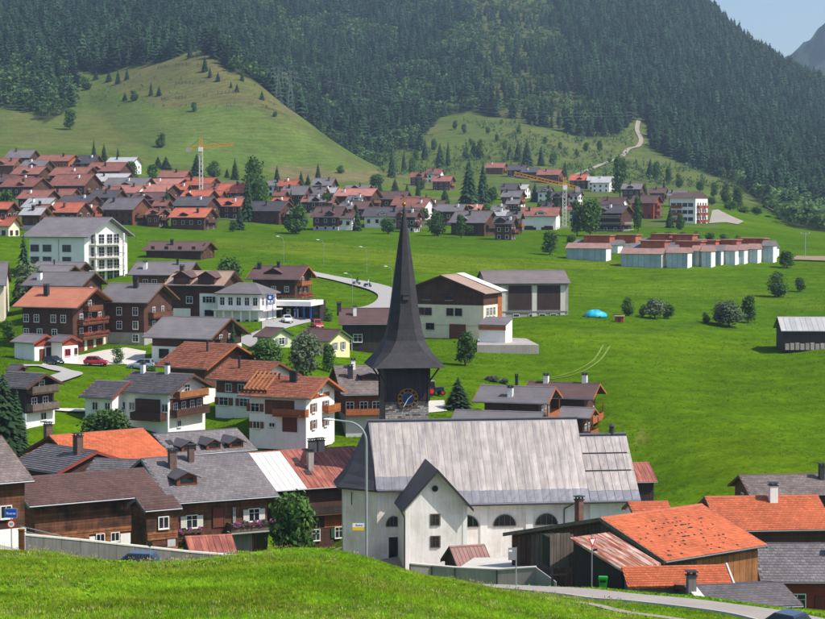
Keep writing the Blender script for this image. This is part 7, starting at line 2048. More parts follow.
HILL = [(161, 148, 132, 'd', 12, 'single round tree alone on the terraced meadow spur'), (205, 72, 55, 'c', 6, ''), (210, 78, 66, 'c', 5, ''), (218, 82, 71, 'c', 5, ''), (151, 96, 81, 'c', 6, ''), (159, 96, 86, 'c', 5, ''), (125, 101, 92, 'c', 5, ''), (134, 101, 89, 'd', 10, ''), (194, 112, 102, 'd', 7, ''), (262, 100, 90, 'c', 5, ''), (275, 117, 111, 'd', 5, ''), (237, 92, 83, 'c', 4, ''), (242, 81, 70, 'c', 5, ''), (231, 88, 81, 'c', 4, ''), (86, 90, 76, 'd', 13, ''), (96, 80, 70, 'c', 7, ''), (109, 82, 71, 'c', 7, ''), (118, 84, 70, 'c', 8, ''), (127, 80, 68, 'c', 6, ''), (70, 130, 109, 'd', 14, ''), (190, 58, 44, 'c', 6, ''),
        (392, 178, 146, 'c', 8, ''), (425, 160, 138, 'c', 7, ''), (440, 168, 142, 'c', 11, ''), (448, 166, 140, 'c', 8, ''), (416, 162, 150, 'd', 7, ''), (466, 160, 146, 'd', 8, ''), (474, 158, 140, 'c', 9, ''), (480, 160, 138, 'd', 9, ''), (510, 160, 144, 'c', 9, ''), (518, 162, 140, 'c', 9, ''), (527, 166, 138, 'c', 11, ''), (541, 166, 145, 'c', 9, ''), (553, 166, 152, 'd', 9, ''), (505, 150, 140, 'd', 6, ''), (455, 130, 120, 'd', 6, ''), (464, 134, 124, 'd', 6, ''), (488, 134, 126, 'd', 5, ''), (497, 142, 134, 'd', 5, ''), (545, 144, 136, 'd', 6, ''), (560, 150, 142, 'd', 5, ''), (577, 156, 148, 'd', 5, ''), (586, 152, 142, 'd', 7, ''), (600, 152, 140, 'd', 7, ''), (434, 152, 138, 'd', 6, ''), (471, 146, 138, 'd', 5, ''), (519, 134, 124, 'd', 6, ''), (404, 172, 150, 'c', 7, ''), (412, 176, 156, 'd', 8, ''),
        (650, 178, 158, 'c', 8, ''), (656, 182, 160, 'd', 8, ''), (668, 184, 166, 'd', 8, ''), (679, 188, 172, 'd', 9, ''), (700, 192, 180, 'd', 8, ''), (714, 198, 182, 'd', 9, ''), (726, 204, 182, 'd', 12, ''), (738, 210, 186, 'd', 13, ''), (730, 222, 200, 'd', 14, ''), (744, 226, 206, 'd', 14, ''), (757, 226, 206, 'd', 12, ''), (768, 232, 218, 'd', 9, ''), (778, 240, 228, 'd', 8, ''), (806, 240, 222, 'd', 14, ''), (816, 242, 226, 'd', 12, ''), (790, 232, 214, 'c', 7, '')]
nsec = {}
for px, pb, pt, kd, w, lab in sorted(HILL, key=lambda q: q[0]):
    sec = 'on the meadow spur at the left' if px < 300 else 'on the rough slope behind the village centre' if px < 620 else 'along the wood edge at the right'
    nsec[sec] = nsec.get(sec, 0) + 1
    nn = nsec[sec]
    word = (ORD + ['sixteenth', 'seventeenth', 'eighteenth', 'nineteenth', 'twentieth'] + ['twenty-' + o for o in ORD[:9]] + ['thirtieth'])[nn - 1]
    tree(px, pb, pt, kd, lab or '%s counted %s from the left %s' % ('spruce' if kd == 'c' else 'leafy tree', word, sec), w, dmin=760, group='single trees on the slopes')
for hi_, (px, pb, pt, w) in enumerate(((655, 240, 230, 10), (668, 242, 231, 12), (682, 242, 232, 12), (696, 242, 231, 13), (710, 243, 232, 13), (724, 244, 234, 12), (737, 244, 235, 11))):
    tree(px, pb, pt, 'b', '%s bush from the left in the hedge behind the barracks' % ORD[hi_], w, d=505, group='hedge behind the barracks')

# the woods on the mountain: one mass
def scatter(protos, pts, hs, ws, rots, name, m, tint, choose):
    Vs, Fs, As = [], [], []; base = 0
    for k_, (pv, pf) in enumerate(protos):
        ix = np.nonzero(choose == k_)[0]
        if not len(ix): continue
        c, s_ = np.cos(rots[ix])[:, None], np.sin(rots[ix])[:, None]
        x = pv[None, :, 0] * c - pv[None, :, 1] * s_; y = pv[None, :, 0] * s_ + pv[None, :, 1] * c
        V = np.stack([x * ws[ix][:, None] + pts[ix, 0][:, None], y * ws[ix][:, None] + pts[ix, 1][:, None], pv[None, :, 2] * hs[ix][:, None] + pts[ix, 2][:, None]], -1)
        nV = pv.shape[0]
        Fx = pf[None] + (np.arange(len(ix)) * nV)[:, None, None] + base
        Vs.append(V.reshape(-1, 3)); Fs.append(Fx.reshape(-1, pf.shape[1])); As.append(np.repeat(tint[ix], nV)); base += len(ix) * nV
    me = np_mesh(name, np.concatenate(Vs), np.concatenate(Fs), m, var=np.concatenate(As))
    return link(name, me)
sp_ = 7.2
X_, Y_ = np.meshgrid(np.arange(-760, 900, sp_), np.arange(840, 2720, sp_))
X_ = X_.ravel() + RS.uniform(-.48, .48, X_.size) * sp_; Y_ = Y_.ravel() + RS.uniform(-.48, .48, Y_.size) * sp_
rough_px = CX + F * X_ / Y_
kx_ = (rough_px > -90) & (rough_px < 920); X_, Y_ = X_[kx_], Y_[kx_]
Z_ = tz(X_, Y_); fpx, fpy = npix(X_, Y_, Z_)
kx_ = (fpy > -70) & forest_mask(fpx, fpy, Y_ / S)
# leave out places hidden well behind the crest
X_, Y_, Z_, fpx, fpy = X_[kx_], Y_[kx_], Z_[kx_], fpx[kx_], fpy[kx_]
thin = inpoly(fpx, fpy, W_THIN); dcp = inpoly(fpx, fpy, W_DECI) & (Y_ / S < 1300)
nz = vnoise(X_, Y_, 60, 21) * .6 + vnoise(X_, Y_, 22, 22) * .4
edge = (fpx > 640) & (fpy > 150 + (fpx - 640) * .34)
prob = np.where(thin, .55, np.where((fpx > 225) & (fpx < 480), .46, np.where(edge, .75, .1)))
isd = (nz < prob * .95) | (dcp & (RS.rand(len(X_)) < .7))
keep = RS.rand(len(X_)) < np.where(thin, .62, np.where(dcp, .85, .97))
keep &= ~((nz > .74) & (fpx > 380) & (fpx < 640) & (RS.rand(len(X_)) < .7))
X_, Y_, Z_, isd, nz, fpx, fpy, thin, dcp = [a[keep] for a in (X_, Y_, Z_, isd, nz, fpx, fpy, thin, dcp)]
pts = np.stack([X_, Y_, Z_ - .5], 1)
hh = np.where(isd, RS.uniform(8, 15, len(X_)), np.clip(RS.normal(18, 4.2, len(X_)), 8, 29))
hh *= np.where(thin, .7, 1.0) * np.where(dcp, .95, 1) * np.interp(fpy, [-40, 60, 180], [1.0, 1.0, .85])
ww = hh * np.where(isd, RS.uniform(.9, 1.25, len(X_)), RS.uniform(.8, 1.15, len(X_)))
rot = RS.uniform(0, 6.28, len(X_)); ti = np.clip(.35 + RS.normal(0, .27, len(X_)) + (nz - .5) * .6, 0, 1)
ch = RS.randint(0, 4, len(X_))
c_ = ~isd
o = scatter([conifer_lo(i, r0=(.25, .22, .29, .26)[i]) for i in range(4)], pts[c_], hh[c_], ww[c_], rot[c_], 'spruce_forest', 'spruce_far', ti[c_], ch[c_]); setp(o, 'dark spruce forest covering the mountainside', 'forest', kind='stuff')
o = scatter([deci_lo(90 + i) for i in range(4)], pts[isd], hh[isd], ww[isd], rot[isd], 'deciduous_forest', 'leaf_far', ti[isd] + RS.uniform(-.1, .25, isd.sum()), ch[isd]); setp(o, 'lighter leafy woodland mixed into the mountain forest', 'forest', kind='stuff')
FOREST_N = (int(c_.sum()), int(isd.sum()))
# rough low scrub on the slopes
n_ = 5400
qx = np.concatenate([RS.uniform(375, 840, 4600), RS.uniform(80, 300, 800)]); qd = np.concatenate([RS.uniform(930, 1290, 4600), RS.uniform(960, 1120, 800)])
sx_ = (qx - CX) / F * qd * S; sy_ = qd * S; sz_ = tz(sx_, sy_); a_, b_ = npix(sx_, sy_, sz_)
ok = (vnoise(sx_, sy_, 30, 31) > .48) & ~inpoly(a_, b_, PATH_CUT) & (b_ < 176 + np.maximum(0, a_ - 600) * .2) & ((a_ > 370) | (b_ < 108) & (RS.rand(n_) < .5))
s0 = np.stack([sx_, sy_, sz_ - .3], 1)[ok]
o = scatter([deci_lo(120 + i, 18) for i in range(3)], s0, np.minimum(RS.exponential(2.2, len(s0)) + 1.5, 9) * np.where(s0[:, 0] < -20, .6, 1), RS.uniform(2, 5.5, len(s0)) * np.where(s0[:, 0] < -20, .6, 1), RS.uniform(0, 6, len(s0)), 'hillside_scrub', 'leaf_far', RS.uniform(0.2, 1, len(s0)), RS.randint(0, 3, len(s0))); setp(o, 'low scrub on the rough slope behind the village', 'scrub', kind='stuff')

# ------------------------------------------------------------------ foreground meadow grass
rp = np.array([(p.x, p.y) for p in smooth_path([Vector((p.x, p.y)) for p in near_road], 10)])
fpth = np.array([(p.x, p.y) for p in smooth_path([Vector((p.x, p.y)) for p in [P(575, 607.5, 92.5), P(625, 614.5, 90.4), P(680, 622, 88), P(740, 632, 84)]], 10)])
def dist_to(path, x, y):
    return np.sqrt(np.min((x[:, None] - path[None, :, 0]) ** 2 + (y[:, None] - path[None, :, 1]) ** 2, 1))
def grass_pts(n, pxa, pxb, da, db, clear=True):
    d = np.sqrt(RS.uniform(da * da, db * db, n)); px = RS.uniform(pxa, pxb, n)
    x = (px - CX) / F * d * S; y = d * S
    if clear:
        ok_ = np.ones(n, bool)
        for s in range(0, n, 8000):
            sl_ = slice(s, s + 8000)
            ok_[sl_] = (dist_to(rp, x[sl_], y[sl_]) > 3.0) & (dist_to(fpth, x[sl_], y[sl_]) > .8)
        x, y = x[ok_], y[ok_]
    return x, y
def tuft(seed, n=9, spread=.16):
    r = np.random.RandomState(seed); V, Fc = [], []
    for i in range(n):
        a = r.uniform(0, 6.28); p = r.normal(0, spread * .5, 2); h_ = r.uniform(.55, 1.0); ln = r.uniform(.15, .6); w_ = r.uniform(.05, .09)
        b = len(V); c, s_ = math.cos(a), math.sin(a)
        V += [(p[0] - s_ * w_, p[1] + c * w_, -.05), (p[0] + s_ * w_, p[1] - c * w_, -.05), (p[0] + c * ln, p[1] + s_ * ln, h_)]; Fc.append((b, b + 1, b + 2))
    return np.array(V), np.array(Fc)
gxp, gyp = grass_pts(62000, -40, 900, 53, 113)
zz = tz(gxp, gyp); vis = npix(gxp, gyp, zz); k_ = (vis[1] < 640) & (gyp > 20)
gxp, gyp, zz = gxp[k_], gyp[k_], zz[k_]
hgt_ = RS.uniform(.12, .24, len(gxp)) * (.75 + .5 * vnoise(gxp, gyp, 5, 41))
o = scatter([tuft(i, 9, .35) for i in range(5)], np.stack([gxp, gyp, zz], 1), hgt_, np.full(len(gxp), .3), RS.uniform(0, 6, len(gxp)), 'meadow_grass', 'blade', np.clip(RS.normal(.5, .22, len(gxp)) + (vnoise(gxp, gyp, 3.5, 42) - .5) * .7, 0, 1), RS.randint(0, 5, len(gxp)))
setp(o, 'bright green uncut grass on the foreground slope', 'grass', kind='stuff')
# seed heads and dry stalks standing above the grass
def stalk(seed):
    r = np.random.RandomState(seed); V, Fc = [], []
    for i in range(4):
        a = r.uniform(0, 6.28); p_ = r.normal(0, .25, 2); c, s_ = math.cos(a), math.sin(a); ln = r.uniform(.05, .25); b = len(V); w_ = .02
        V += [(p_[0] - s_ * w_, p_[1] + c * w_, 0), (p_[0] + s_ * w_, p_[1] - c * w_, 0), (p_[0] + c * ln, p_[1] + s_ * ln, .8), (p_[0] + c * ln - .05, p_[1] + s_ * ln, .78), (p_[0] + c * ln + .05, p_[1] + s_ * ln + .03, .8), (p_[0] + c * ln * 1.3, p_[1] + s_ * ln * 1.3, 1.05)]
        Fc += [(b, b + 1, b + 2), (b + 3, b + 4, b + 5)]
    return np.array(V), np.array(Fc)
sx2_, sy2_ = grass_pts(3200, -40, 640, 55, 108)
k_ = vnoise(sx2_, sy2_, 6, 91) > .5; sx2_, sy2_ = sx2_[k_], sy2_[k_]
o = scatter([stalk(i) for i in range(4)], np.stack([sx2_, sy2_, tz(sx2_, sy2_)], 1), RS.uniform(.25, .5, len(sx2_)), np.full(len(sx2_), .5), RS.uniform(0, 6, len(sx2_)), 'meadow_seed_heads', 'stalk', RS.rand(len(sx2_)), RS.randint(0, 4, len(sx2_)))
setp(o, 'pale seed heads and dry stalks in the foreground grass', 'grass', kind='stuff')
# broad-leaved weeds
def weed_p(seed, n=8):
    r = np.random.RandomState(seed); V, Fc = [], []
    for i in range(n):
        a = r.uniform(0, 6.28); l = r.uniform(.6, 1.0); w_ = l * .28; c, s_ = math.cos(a), math.sin(a); el = r.uniform(.2, .9); b = len(V)
        V += [(0, 0, 0), (c * l * .5 - s_ * w_, s_ * l * .5 + c * w_, el * .45), (c * l, s_ * l, el * .6), (c * l * .5 + s_ * w_, s_ * l * .5 - c * w_, el * .45), (c * l * .5, s_ * l * .5, el * .36)]
        Fc += [(b, b + 1, b + 4), (b + 1, b + 2, b + 4), (b + 2, b + 3, b + 4), (b + 3, b, b + 4)]
    return np.array(V), np.array(Fc)
wx, wy = [], []
for cxp_, cyd, sx2, sy2, n_ in ((140, 94, 45, 3.5, 330), (190, 88, 30, 2.5, 150), (60, 86, 40, 4, 130), (20, 72, 60, 4, 110), (500, 90, 60, 3, 160), (400, 82, 90, 6, 90)):
    wx.append((RS.normal(cxp_, sx2, n_) - CX) / F * cyd * S); wy.append(RS.normal(cyd, sy2, n_) * S)
wx, wy = np.concatenate(wx), np.concatenate(wy); k_ = (dist_to(rp, wx, wy) > 3.0) & (dist_to(fpth, wx, wy) > .9); wx, wy = wx[k_], wy[k_]
vx = (RS.uniform(500, 840, 300) ); vd = np.interp(vx, [500, 600, 700, 770, 840], [113.5, 109, 104.5, 100.5, 95]) + RS.uniform(-1.2, 3.2, 300)
vx = (vx - CX) / F * vd * S; vy = vd * S; k_ = dist_to(rp, vx, vy) > 3.0; wx = np.concatenate([wx, vx[k_]]); wy = np.concatenate([wy, vy[k_]])
o = scatter([weed_p(i) for i in range(4)], np.stack([wx, wy, tz(wx, wy)], 1), np.concatenate([RS.uniform(.2, .42, len(wx) - k_.sum()), RS.uniform(.25, .6, k_.sum())]), RS.uniform(.16, .34, len(wx)), RS.uniform(0, 6, len(wx)), 'broadleaf_weeds', 'weed', RS.rand(len(wx)), RS.randint(0, 4, len(wx)))
setp(o, 'broad leaved weeds in the foreground grass and road verge', 'weeds', kind='stuff')

# coarse tussocks that give the cut meadows their grain
n_ = 42000
qd = np.exp(RS.uniform(math.log(200), math.log(520), n_)); qx = RS.uniform(-20, 850, n_)
sx_ = (qx - CX) / F * qd * S; sy_ = qd * S; sz_ = tz(sx_, sy_); a_, b_ = npix(sx_, sy_, sz_)
ok = (vnoise(sx_, sy_, 14, 81) + RS.rand(n_) * .5 > .72)
for nm_, wd_ in (('valley_road', 4.2), ('lane', 2.6)):
    vv_ = np.array([v_.co[:2] for v_ in bpy.data.objects[nm_].data.vertices])
    near_ = ok & (np.abs(sx_ - vv_[:, 0].mean()) < 70) & (np.abs(sy_ - vv_[:, 1].mean()) < 90)
    ii = np.nonzero(near_)[0]
    if len(ii): ok[ii] &= dist_to(vv_, sx_[ii], sy_[ii]) > 1.2
for poly_ in ([(38, 368), (146, 369), (148, 347), (56, 353)], [(232, 349), (263, 343), (324, 316), (300, 316), (232, 341)], [(422, 415), (448, 414), (446, 400), (426, 401)]):
    ok &= ~inpoly(a_, b_, poly_)
s0 = np.stack([sx_, sy_, sz_], 1)[ok]
o = scatter([tuft(200 + i, 5, .5) for i in range(4)], s0, RS.uniform(.18, .42, len(s0)), RS.uniform(.35, .8, len(s0)), RS.uniform(0, 6, len(s0)), 'meadow_tussocks', 'tuft', np.clip(RS.normal(.5, .25, len(s0)), 0, 1), RS.randint(0, 4, len(s0)))
setp(o, 'coarse grass tussocks over the mown meadows', 'grass', kind='stuff')
# ------------------------------------------------------------------ vehicles
def car(name, label, loc, rz, paint, L=4.1, Wd=1.74, Hh=1.5, style='hatch', group=None):
    e = empty(name, loc, rz, label, 'car', group)
    w = Wd / 2; zb = .22; bt = .92 if style != 'suv' else 1.02
    st = [(-L / 2, .36, .70, .80), (-L / 2 + .12, .26, .86 * bt / .92, .92), (-L * .3, zb, bt, 1.0), (0, zb, bt, 1.0), (L * .2, zb, bt - .02, 1.0), (L * .36, zb, bt - .12, .97), (L / 2 - .12, .27, bt - .26, .9), (L / 2, .36, .56, .78)]
    rings = []
    for x, z0, z1, k_ in st:
        hw_ = w * k_
        rings.append([(x, -hw_ * .94, z0), (x, -hw_, z0 + (z1 - z0) * .35), (x, -hw_ * .98, z0 + (z1 - z0) * .75), (x, -hw_ * .88, z1), (x, hw_ * .88, z1), (x, hw_ * .98, z0 + (z1 - z0) * .75), (x, hw_, z0 + (z1 - z0) * .35), (x, hw_ * .94, z0)])
    q = MB(); q.loft(rings); body = q.build('body', paint, e)
    bx = {'hatch': (-L * .46, -L * .36, L * .02, L * .24), 'suv': (-L * .47, -L * .42, L * .03, L * .22), 'sedan': (-L * .36, -L * .2, L * .04, L * .25)}[style]
    zr_ = Hh; wr = w * .72; wb_ = w * .9
    b_ = [(bx[0], -wb_, bt - .04), (bx[3], -wb_, bt - .06), (bx[3], wb_, bt - .06), (bx[0], wb_, bt - .04)]
    t_ = [(bx[1], -wr, zr_ - .03), (bx[2], -wr, zr_), (bx[2], wr, zr_), (bx[1], wr, zr_ - .03)]
    q = MB(); q.add(b_ + t_, [(0, 1, 5, 4), (1, 2, 6, 5), (2, 3, 7, 6), (3, 0, 4, 7), (4, 5, 6, 7)]); cab = q.build('cabin', paint, e)
    def pane(nm, i, j, inset=.1, out=.012, a=0.0, c=1.0, vlo=.12, vhi=.86):
        p00, p10, p01, p11 = Vector(b_[i]), Vector(b_[j]), Vector(t_[i]), Vector(t_[j])
        def pt(u, v): return (p00.lerp(p10, u)).lerp(p01.lerp(p11, u), v)
        n = (p10 - p00).cross(p01 - p00).normalized() * out
        q = MB(); q.add([pt(a, vlo) + n, pt(c, vlo) + n, pt(c, vhi) + n, pt(a, vhi) + n], [(0, 1, 2, 3)]); q.build(nm, 'glass_dark', cab)
    pane('windscreen', 1, 2, a=.06, c=.94); pane('rear_window', 3, 0, a=.1, c=.9)
    for i, j in ((0, 1), (2, 3)):
        pane('side_window', i, j, a=.1 if i == 0 else .07, c=.5); pane('side_window', i, j, a=.53, c=.93 if i == 0 else .9)
    wm = MB(); wm.tube((0, -.1, 0), (0, .1, 0), .31, n=16); wmesh = wm.mesh('tyre', 'rubber'); rm_ = MB(); rm_.tube((0, -.11, 0), (0, .11, 0), .19, n=12); rmesh = rm_.mesh('rim', 'galvanised')
    for sx in (-.31, .31):
        for sy in (-1, 1):
            o = link('wheel', wmesh, e, (sx * L, sy * (w - .09), .31)); link('rim', rmesh, o)
    for sy in (-1, 1):
        q = MB(); q.box(L / 2 - .1, L / 2 - .01, sy * w * .66 - .18, sy * w * .66 + .18, .56, .7); q.build('headlight', 'lamp_clear', e)
        q = MB(); q.box(-L / 2 - .005, -L / 2 + .12, sy * w * .72 - .13, sy * w * .72 + .13, .66, .9); q.build('tail_light', 'lamp_red', e)
        q = MB(); q.box(bx[3] - .28, bx[3] - .12, sy * (w + .09) - .08, sy * (w + .09) + .08, bt, bt + .14); q.build('mirror', paint, e)
    if style == 'suv':
        for sy in (-1, 1): q = MB(); q.bar((bx[1] + .1, sy * wr * .9, zr_ + .06), (bx[2] - .1, sy * wr * .9, zr_ + .08), .05); q.build('roof_rail', 'metal_dark', cab)
    q = MB(); q.box(L / 2 - .005, L / 2 + .02, -.26, .26, .4, .5); q.build('number_plate', 'sign_white', e)
    return e
def gpos(px, py, d=None, dmin=130, lift=.12):
    v = P(px, py, d) if d else ground_at(px, py, dmin)
    v.z = gz(v.x, v.y) + lift; return v
car('parked_car', 'red hatchback parked on the forecourt before the flower chalet', gpos(96.5, 365, 259), R(-8), 'paint_red', L=4.0, Hh=1.5, style='hatch')
car('parked_car', 'silver-blue off-road car parked at the corner of the grey garage house', gpos(141, 364, 259), R(172), 'paint_silver', L=4.4, Wd=1.8, Hh=1.7, style='suv')
car('parked_car', 'dark grey car in front of the dark carport panel', gpos(54, 356.5, 257.5), R(-40), 'paint_black', L=3.6, Hh=1.4, style='hatch')
car('passing_car', 'dark blue car half hidden by the grassy hump on the left road', gpos(132, 574, 117.4, lift=.09), R(180) + math.atan2(-.6, 5), 'paint_blue', L=4.5, Wd=1.8, Hh=1.62, style='hatch')
car('passing_car', 'dark navy car whose roof shows at the bottom right edge', gpos(783, 659, 80.9, lift=.09), R(180 - 40), 'paint_navy', L=4.4, Wd=1.8, Hh=1.58, style='sedan')
car('parked_car', 'small red van by the bank right of the filling station', gpos(317, 319, 303), R(-70), 'paint_red', L=3.9, Hh=1.8, style='suv')
car('parked_car', 'white car under the filling station canopy', gpos(287, 321.5, 303), R(-75), 'paint_white', L=3.9, Hh=1.45, style='sedan')
# tractor beside the tower
v = gpos(434, 404, 244); e = empty('tractor', v, R(20), 'small dark blue tractor parked in the yard right of the bell tower', 'tractor')
q = MB(); q.box(-.2, 1.5, -.36, .36, .6, 1.25); q.box(-1.2, -.2, -.3, .3, .55, .95); q.build('bonnet', 'paint_navy', e)
q = MB(); q.loft([[(-1.2, -.6, z), (0, -.6, z), (0, .6, z), (-1.2, .6, z)] if z < 1.2 else [(-1.1, -.55, z), (-.15, -.55, z), (-.15, .55, z), (-1.1, .55, z)] for z in (.95, 2.2)]); q.build('cab', 'glass_dark', e)
q = MB(); q.box(-1.25, -.02, -.65, .65, 2.203, 2.3); q.build('cab_roof', 'galvanised', e)
for x, r_, w_ in ((-.75, .72, .7), (1.15, .42, .55)):
    for sy in (-1, 1): q = MB(); q.tube((x, sy * w_, r_), (x, sy * (w_ + .28), r_), r_, n=18); wh_ = q.build('wheel', 'rubber', e); q = MB(); q.tube((x, sy * (w_ + .1), r_), (x, sy * (w_ + .3), r_), r_ * .5, n=12); q.build('rim', 'sign_red', wh_)
# two motorcyclists on the valley road
def person_rider(loc, rz, label, top, helmet):
    me = bpy.data.meshes.new('body')
    J = [(0, 0, .82), (.06, 0, 1.05), (.14, 0, 1.28), (.2, 0, 1.4), (.25, 0, 1.52), (.28, 0, 1.62),
         (.16, .2, 1.32), (.36, .27, 1.1), (.6, .28, 1.02), (.16, -.2, 1.32), (.36, -.27, 1.1), (.6, -.28, 1.02),
         (.05, .13, .8), (.42, .2, .78), (.22, .19, .36), (.36, .19, .3), (.05, -.13, .8), (.42, -.2, .78), (.22, -.19, .36), (.36, -.19, .3)]
    E = [(0, 1), (1, 2), (2, 3), (3, 4), (4, 5), (2, 6), (6, 7), (7, 8), (2, 9), (9, 10), (10, 11), (0, 12), (12, 13), (13, 14), (14, 15), (0, 16), (16, 17), (17, 18), (18, 19)]
    rad = [.16, .15, .17, .07, .1, .09, .09, .065, .05, .09, .065, .05, .11, .085, .06, .05, .11, .085, .06, .05]
    me.from_pydata(J, E, []); me.materials.append(mat(top))
    o = bpy.data.objects.new('person', me); COL.objects.link(o); o.location = loc; o.rotation_euler = (0, 0, rz)
    sk = o.modifiers.new('skin', 'SKIN'); o.modifiers.new('sub', 'SUBSURF').levels = 1; o.modifiers['sub'].render_levels = 1
    for i, r_ in enumerate(rad): me.skin_vertices[0].data[i].radius = (r_, r_)
    me.skin_vertices[0].data[0].use_root = True
    setp(o, label, 'person')
    q = MB(); q.loft([[(.28 + r_ * math.cos(t * math.pi / 6), r_ * math.sin(t * math.pi / 6), 1.6 + z) for t in range(12)] for r_, z in ((.06, -.14), (.14, -.08), (.16, .02), (.12, .12), (.03, .16))]); q.build('helmet', helmet, o, smooth=True)
    q = MB(); q.box(.39, .45, -.09, .09, 1.57, 1.66); q.build('visor', 'glass_dark', o)
    return o
def motorcycle(loc, rz, label, m):
    e = empty('motorcycle', loc, rz, label, 'motorcycle')
    for x in (-.7, .72):
        q = MB(); q.tube((x, -.06, .32), (x, .06, .32), .32, n=18); w_ = q.build('wheel', 'rubber', e); q = MB(); q.tube((x, -.065, .32), (x, .065, .32), .2, n=12); q.build('rim', 'galvanised', w_)
    q = MB(); q.loft([[(x, -w_, z0), (x, w_, z0), (x, w_ * .7, z1), (x, -w_ * .7, z1)] for x, w_, z0, z1 in ((-.95, .08, .68, .8), (-.5, .15, .62, .78), (-.1, .17, .35, .8), (.3, .18, .4, .98), (.6, .14, .6, .95), (.75, .05, .75, .9))]); q.build('fairing', m, e)
    q = MB(); q.box(-.75, .05, -.13, .13, .785, .84); q.build('seat', 'rubber', e)
    for sy in (-1, 1): q = MB(); q.bar((.74, sy * .09, .32), (.5, sy * .09, 1.0), .05); q.build('fork', 'galvanised', e)
    q = MB(); q.bar((.56, -.34, 1.0), (.56, .34, 1.0), .04); q.build('handlebar', 'metal_dark', e)
    q = MB(); q.prism([(.7, -.14, .9), (.7, .14, .9), (.5, .12, 1.25), (.5, -.12, 1.25)], (.015, 0, .01)); q.build('windshield', 'glass', e)
for px, py, m, lab, tp_ in ((356.5, 285.8, 'paint_white', 'left', 'cloth_dark'), (367.5, 288.2, 'paint_black', 'right', 'cloth_white')):
    v = gpos(px, py, None, 300, .26)
    motorcycle(v, R(-22), '%s motorcycle ridden along the valley road' % ('white' if lab == 'left' else 'black'), m)
    person_rider(v, R(-22), 'rider in %s on the %s motorcycle' % (('dark clothes', 'left white') if lab == 'left' else ('a white jacket', 'right black')), tp_, 'cloth_dark' if lab == 'left' else 'paint_white')

# ------------------------------------------------------------------ filling station
v = gpos(285, 322, 312, lift=0); e = empty('filling_station', v, R(-14), 'filling station with flat white canopy, blue posts and dark shop front', 'filling station')
kf = 312 * S / F; zc_ = P(285, 303, 312).z - v.z
q = MB(); q.box(-29 * kf, 31 * kf, -2.5, 6, zc_ - .45, zc_ + .45); q.build('canopy', 'plaster_white', e)
q = MB(); q.box(-27 * kf, 29 * kf, 5.0, 9, -2, zc_ + .2); q.build('shop', 'timber_black', e)
for i in range(7):
    q = MB(); x0 = (-24 + i * 7.6) * kf; q.box(x0, x0 + 6.6 * kf, 4.9, 4.99, .1, 2.6); q.build('shop_window', 'glass', e)
for x in (-20, -4, 12, 20, 27): q = MB(); q.box(x * kf - .14, x * kf + .14, -.14, .14, -.5, zc_ - .46); q.build('post', 'sign_blue' if x > 10 else 'grey_paint', e)
for x in (2, 10): q = MB(); q.box(x * kf - .35, x * kf + .35, .8, 1.4, -.3, 1.6); p_ = q.build('pump', 'white_paint', e); q = MB(); q.box(x * kf - .25, x * kf + .25, .76, .799, 1.0, 1.45); q.build('display', 'glass_dark', p_)
q = MB(); q.box(-20 * kf, 28 * kf, 3, 3.1, zc_ + 1.2, zc_ + 1.3)
for i in range(13): q.box((-20 + i * 4) * kf - .04, (-20 + i * 4) * kf + .04, 3, 3.08, zc_ + .46, zc_ + 1.2)
q.build('red_railing', 'timber_red', e)
q = MB(); q.box(-14 * kf, 20 * kf, 3.4, 8, zc_ + .455, zc_ + .6); q.build('roof_lawn', 'leaf_box', e)
v = gpos(270.5, 321, 306, lift=0); e = empty('price_pylon', v, R(-5), 'blue and white filling station sign pylon', 'sign'); zc_ = P(270, 299, 306).z - v.z; kf = 306 * S / F
q = MB(); q.box(-3.2 * kf, -2.6 * kf, -.1, .1, -.5, zc_ + 1.0); q.box(2.2 * kf, 2.8 * kf, -.1, .1, -.5, zc_ + 1.0); q.build('frame', 'sign_blue', e)
q = MB(); q.box(-2.6 * kf, 2.2 * kf, -.14, .14, zc_ - 1.2 * kf, zc_ + 4 * kf); b_ = q.build('panel', 'sign_blue', e)
q = MB(); q.tube((-.2 * kf, -.15, zc_ + 1.6 * kf), (-.2 * kf, -.17, zc_ + 1.6 * kf), 1.5 * kf, n=18); q.build('emblem', 'sign_white', b_)
q = MB(); q.box(-2.6 * kf, 2.2 * kf, -.12, .12, zc_ - 6 * kf, zc_ - 3.2 * kf); b_ = q.build('price_board', 'sign_white', e)
for i in range(2): q = MB(); q.box(-2.0 * kf, 1.6 * kf, -.128, -.121, zc_ - (5.6 - i * 1.2) * kf, zc_ - (4.9 - i * 1.2) * kf); q.build('price_line', 'sign_blue', b_)

# ------------------------------------------------------------------ small things
v = gpos(595, 318.5, 332, lift=-.05); e = empty('tarpaulin_heap', v, R(5), 'turquoise plastic sheet over a heap in the meadow', 'tarpaulin'); kf = 332 * S / F
rr = []
for t in range(7):
    f_ = t / 6; r_ = math.cos(f_ * math.pi / 2) ** .7
    rr.append([(11.5 * kf * r_ * math.cos(a * math.pi / 8) * (1 + .1 * math.sin(3 * a + t)) + .02, 1.6 * r_ * math.sin(a * math.pi / 8), 7.2 * kf * math.sin(f_ * math.pi / 2) * (1 + .14 * math.sin(a * 1.7 + t)) ) for a in range(16)])
q = MB(); q.loft(rr); q.build('sheet', 'tarp', e, smooth=True)
for a in range(6): q = MB(); q.tube((11 * kf * math.cos(a), 1.55 * math.sin(a), 0), (12.5 * kf * math.cos(a), 1.9 * math.sin(a), .25), .18, n=8); q.build('tyre_weight', 'rubber', e)
v = gpos(619.5, 319, 326, lift=-.05); e = empty('wooden_hut', v, R(-10), 'tiny pinkish wooden hut beside the turquoise sheet', 'hut')
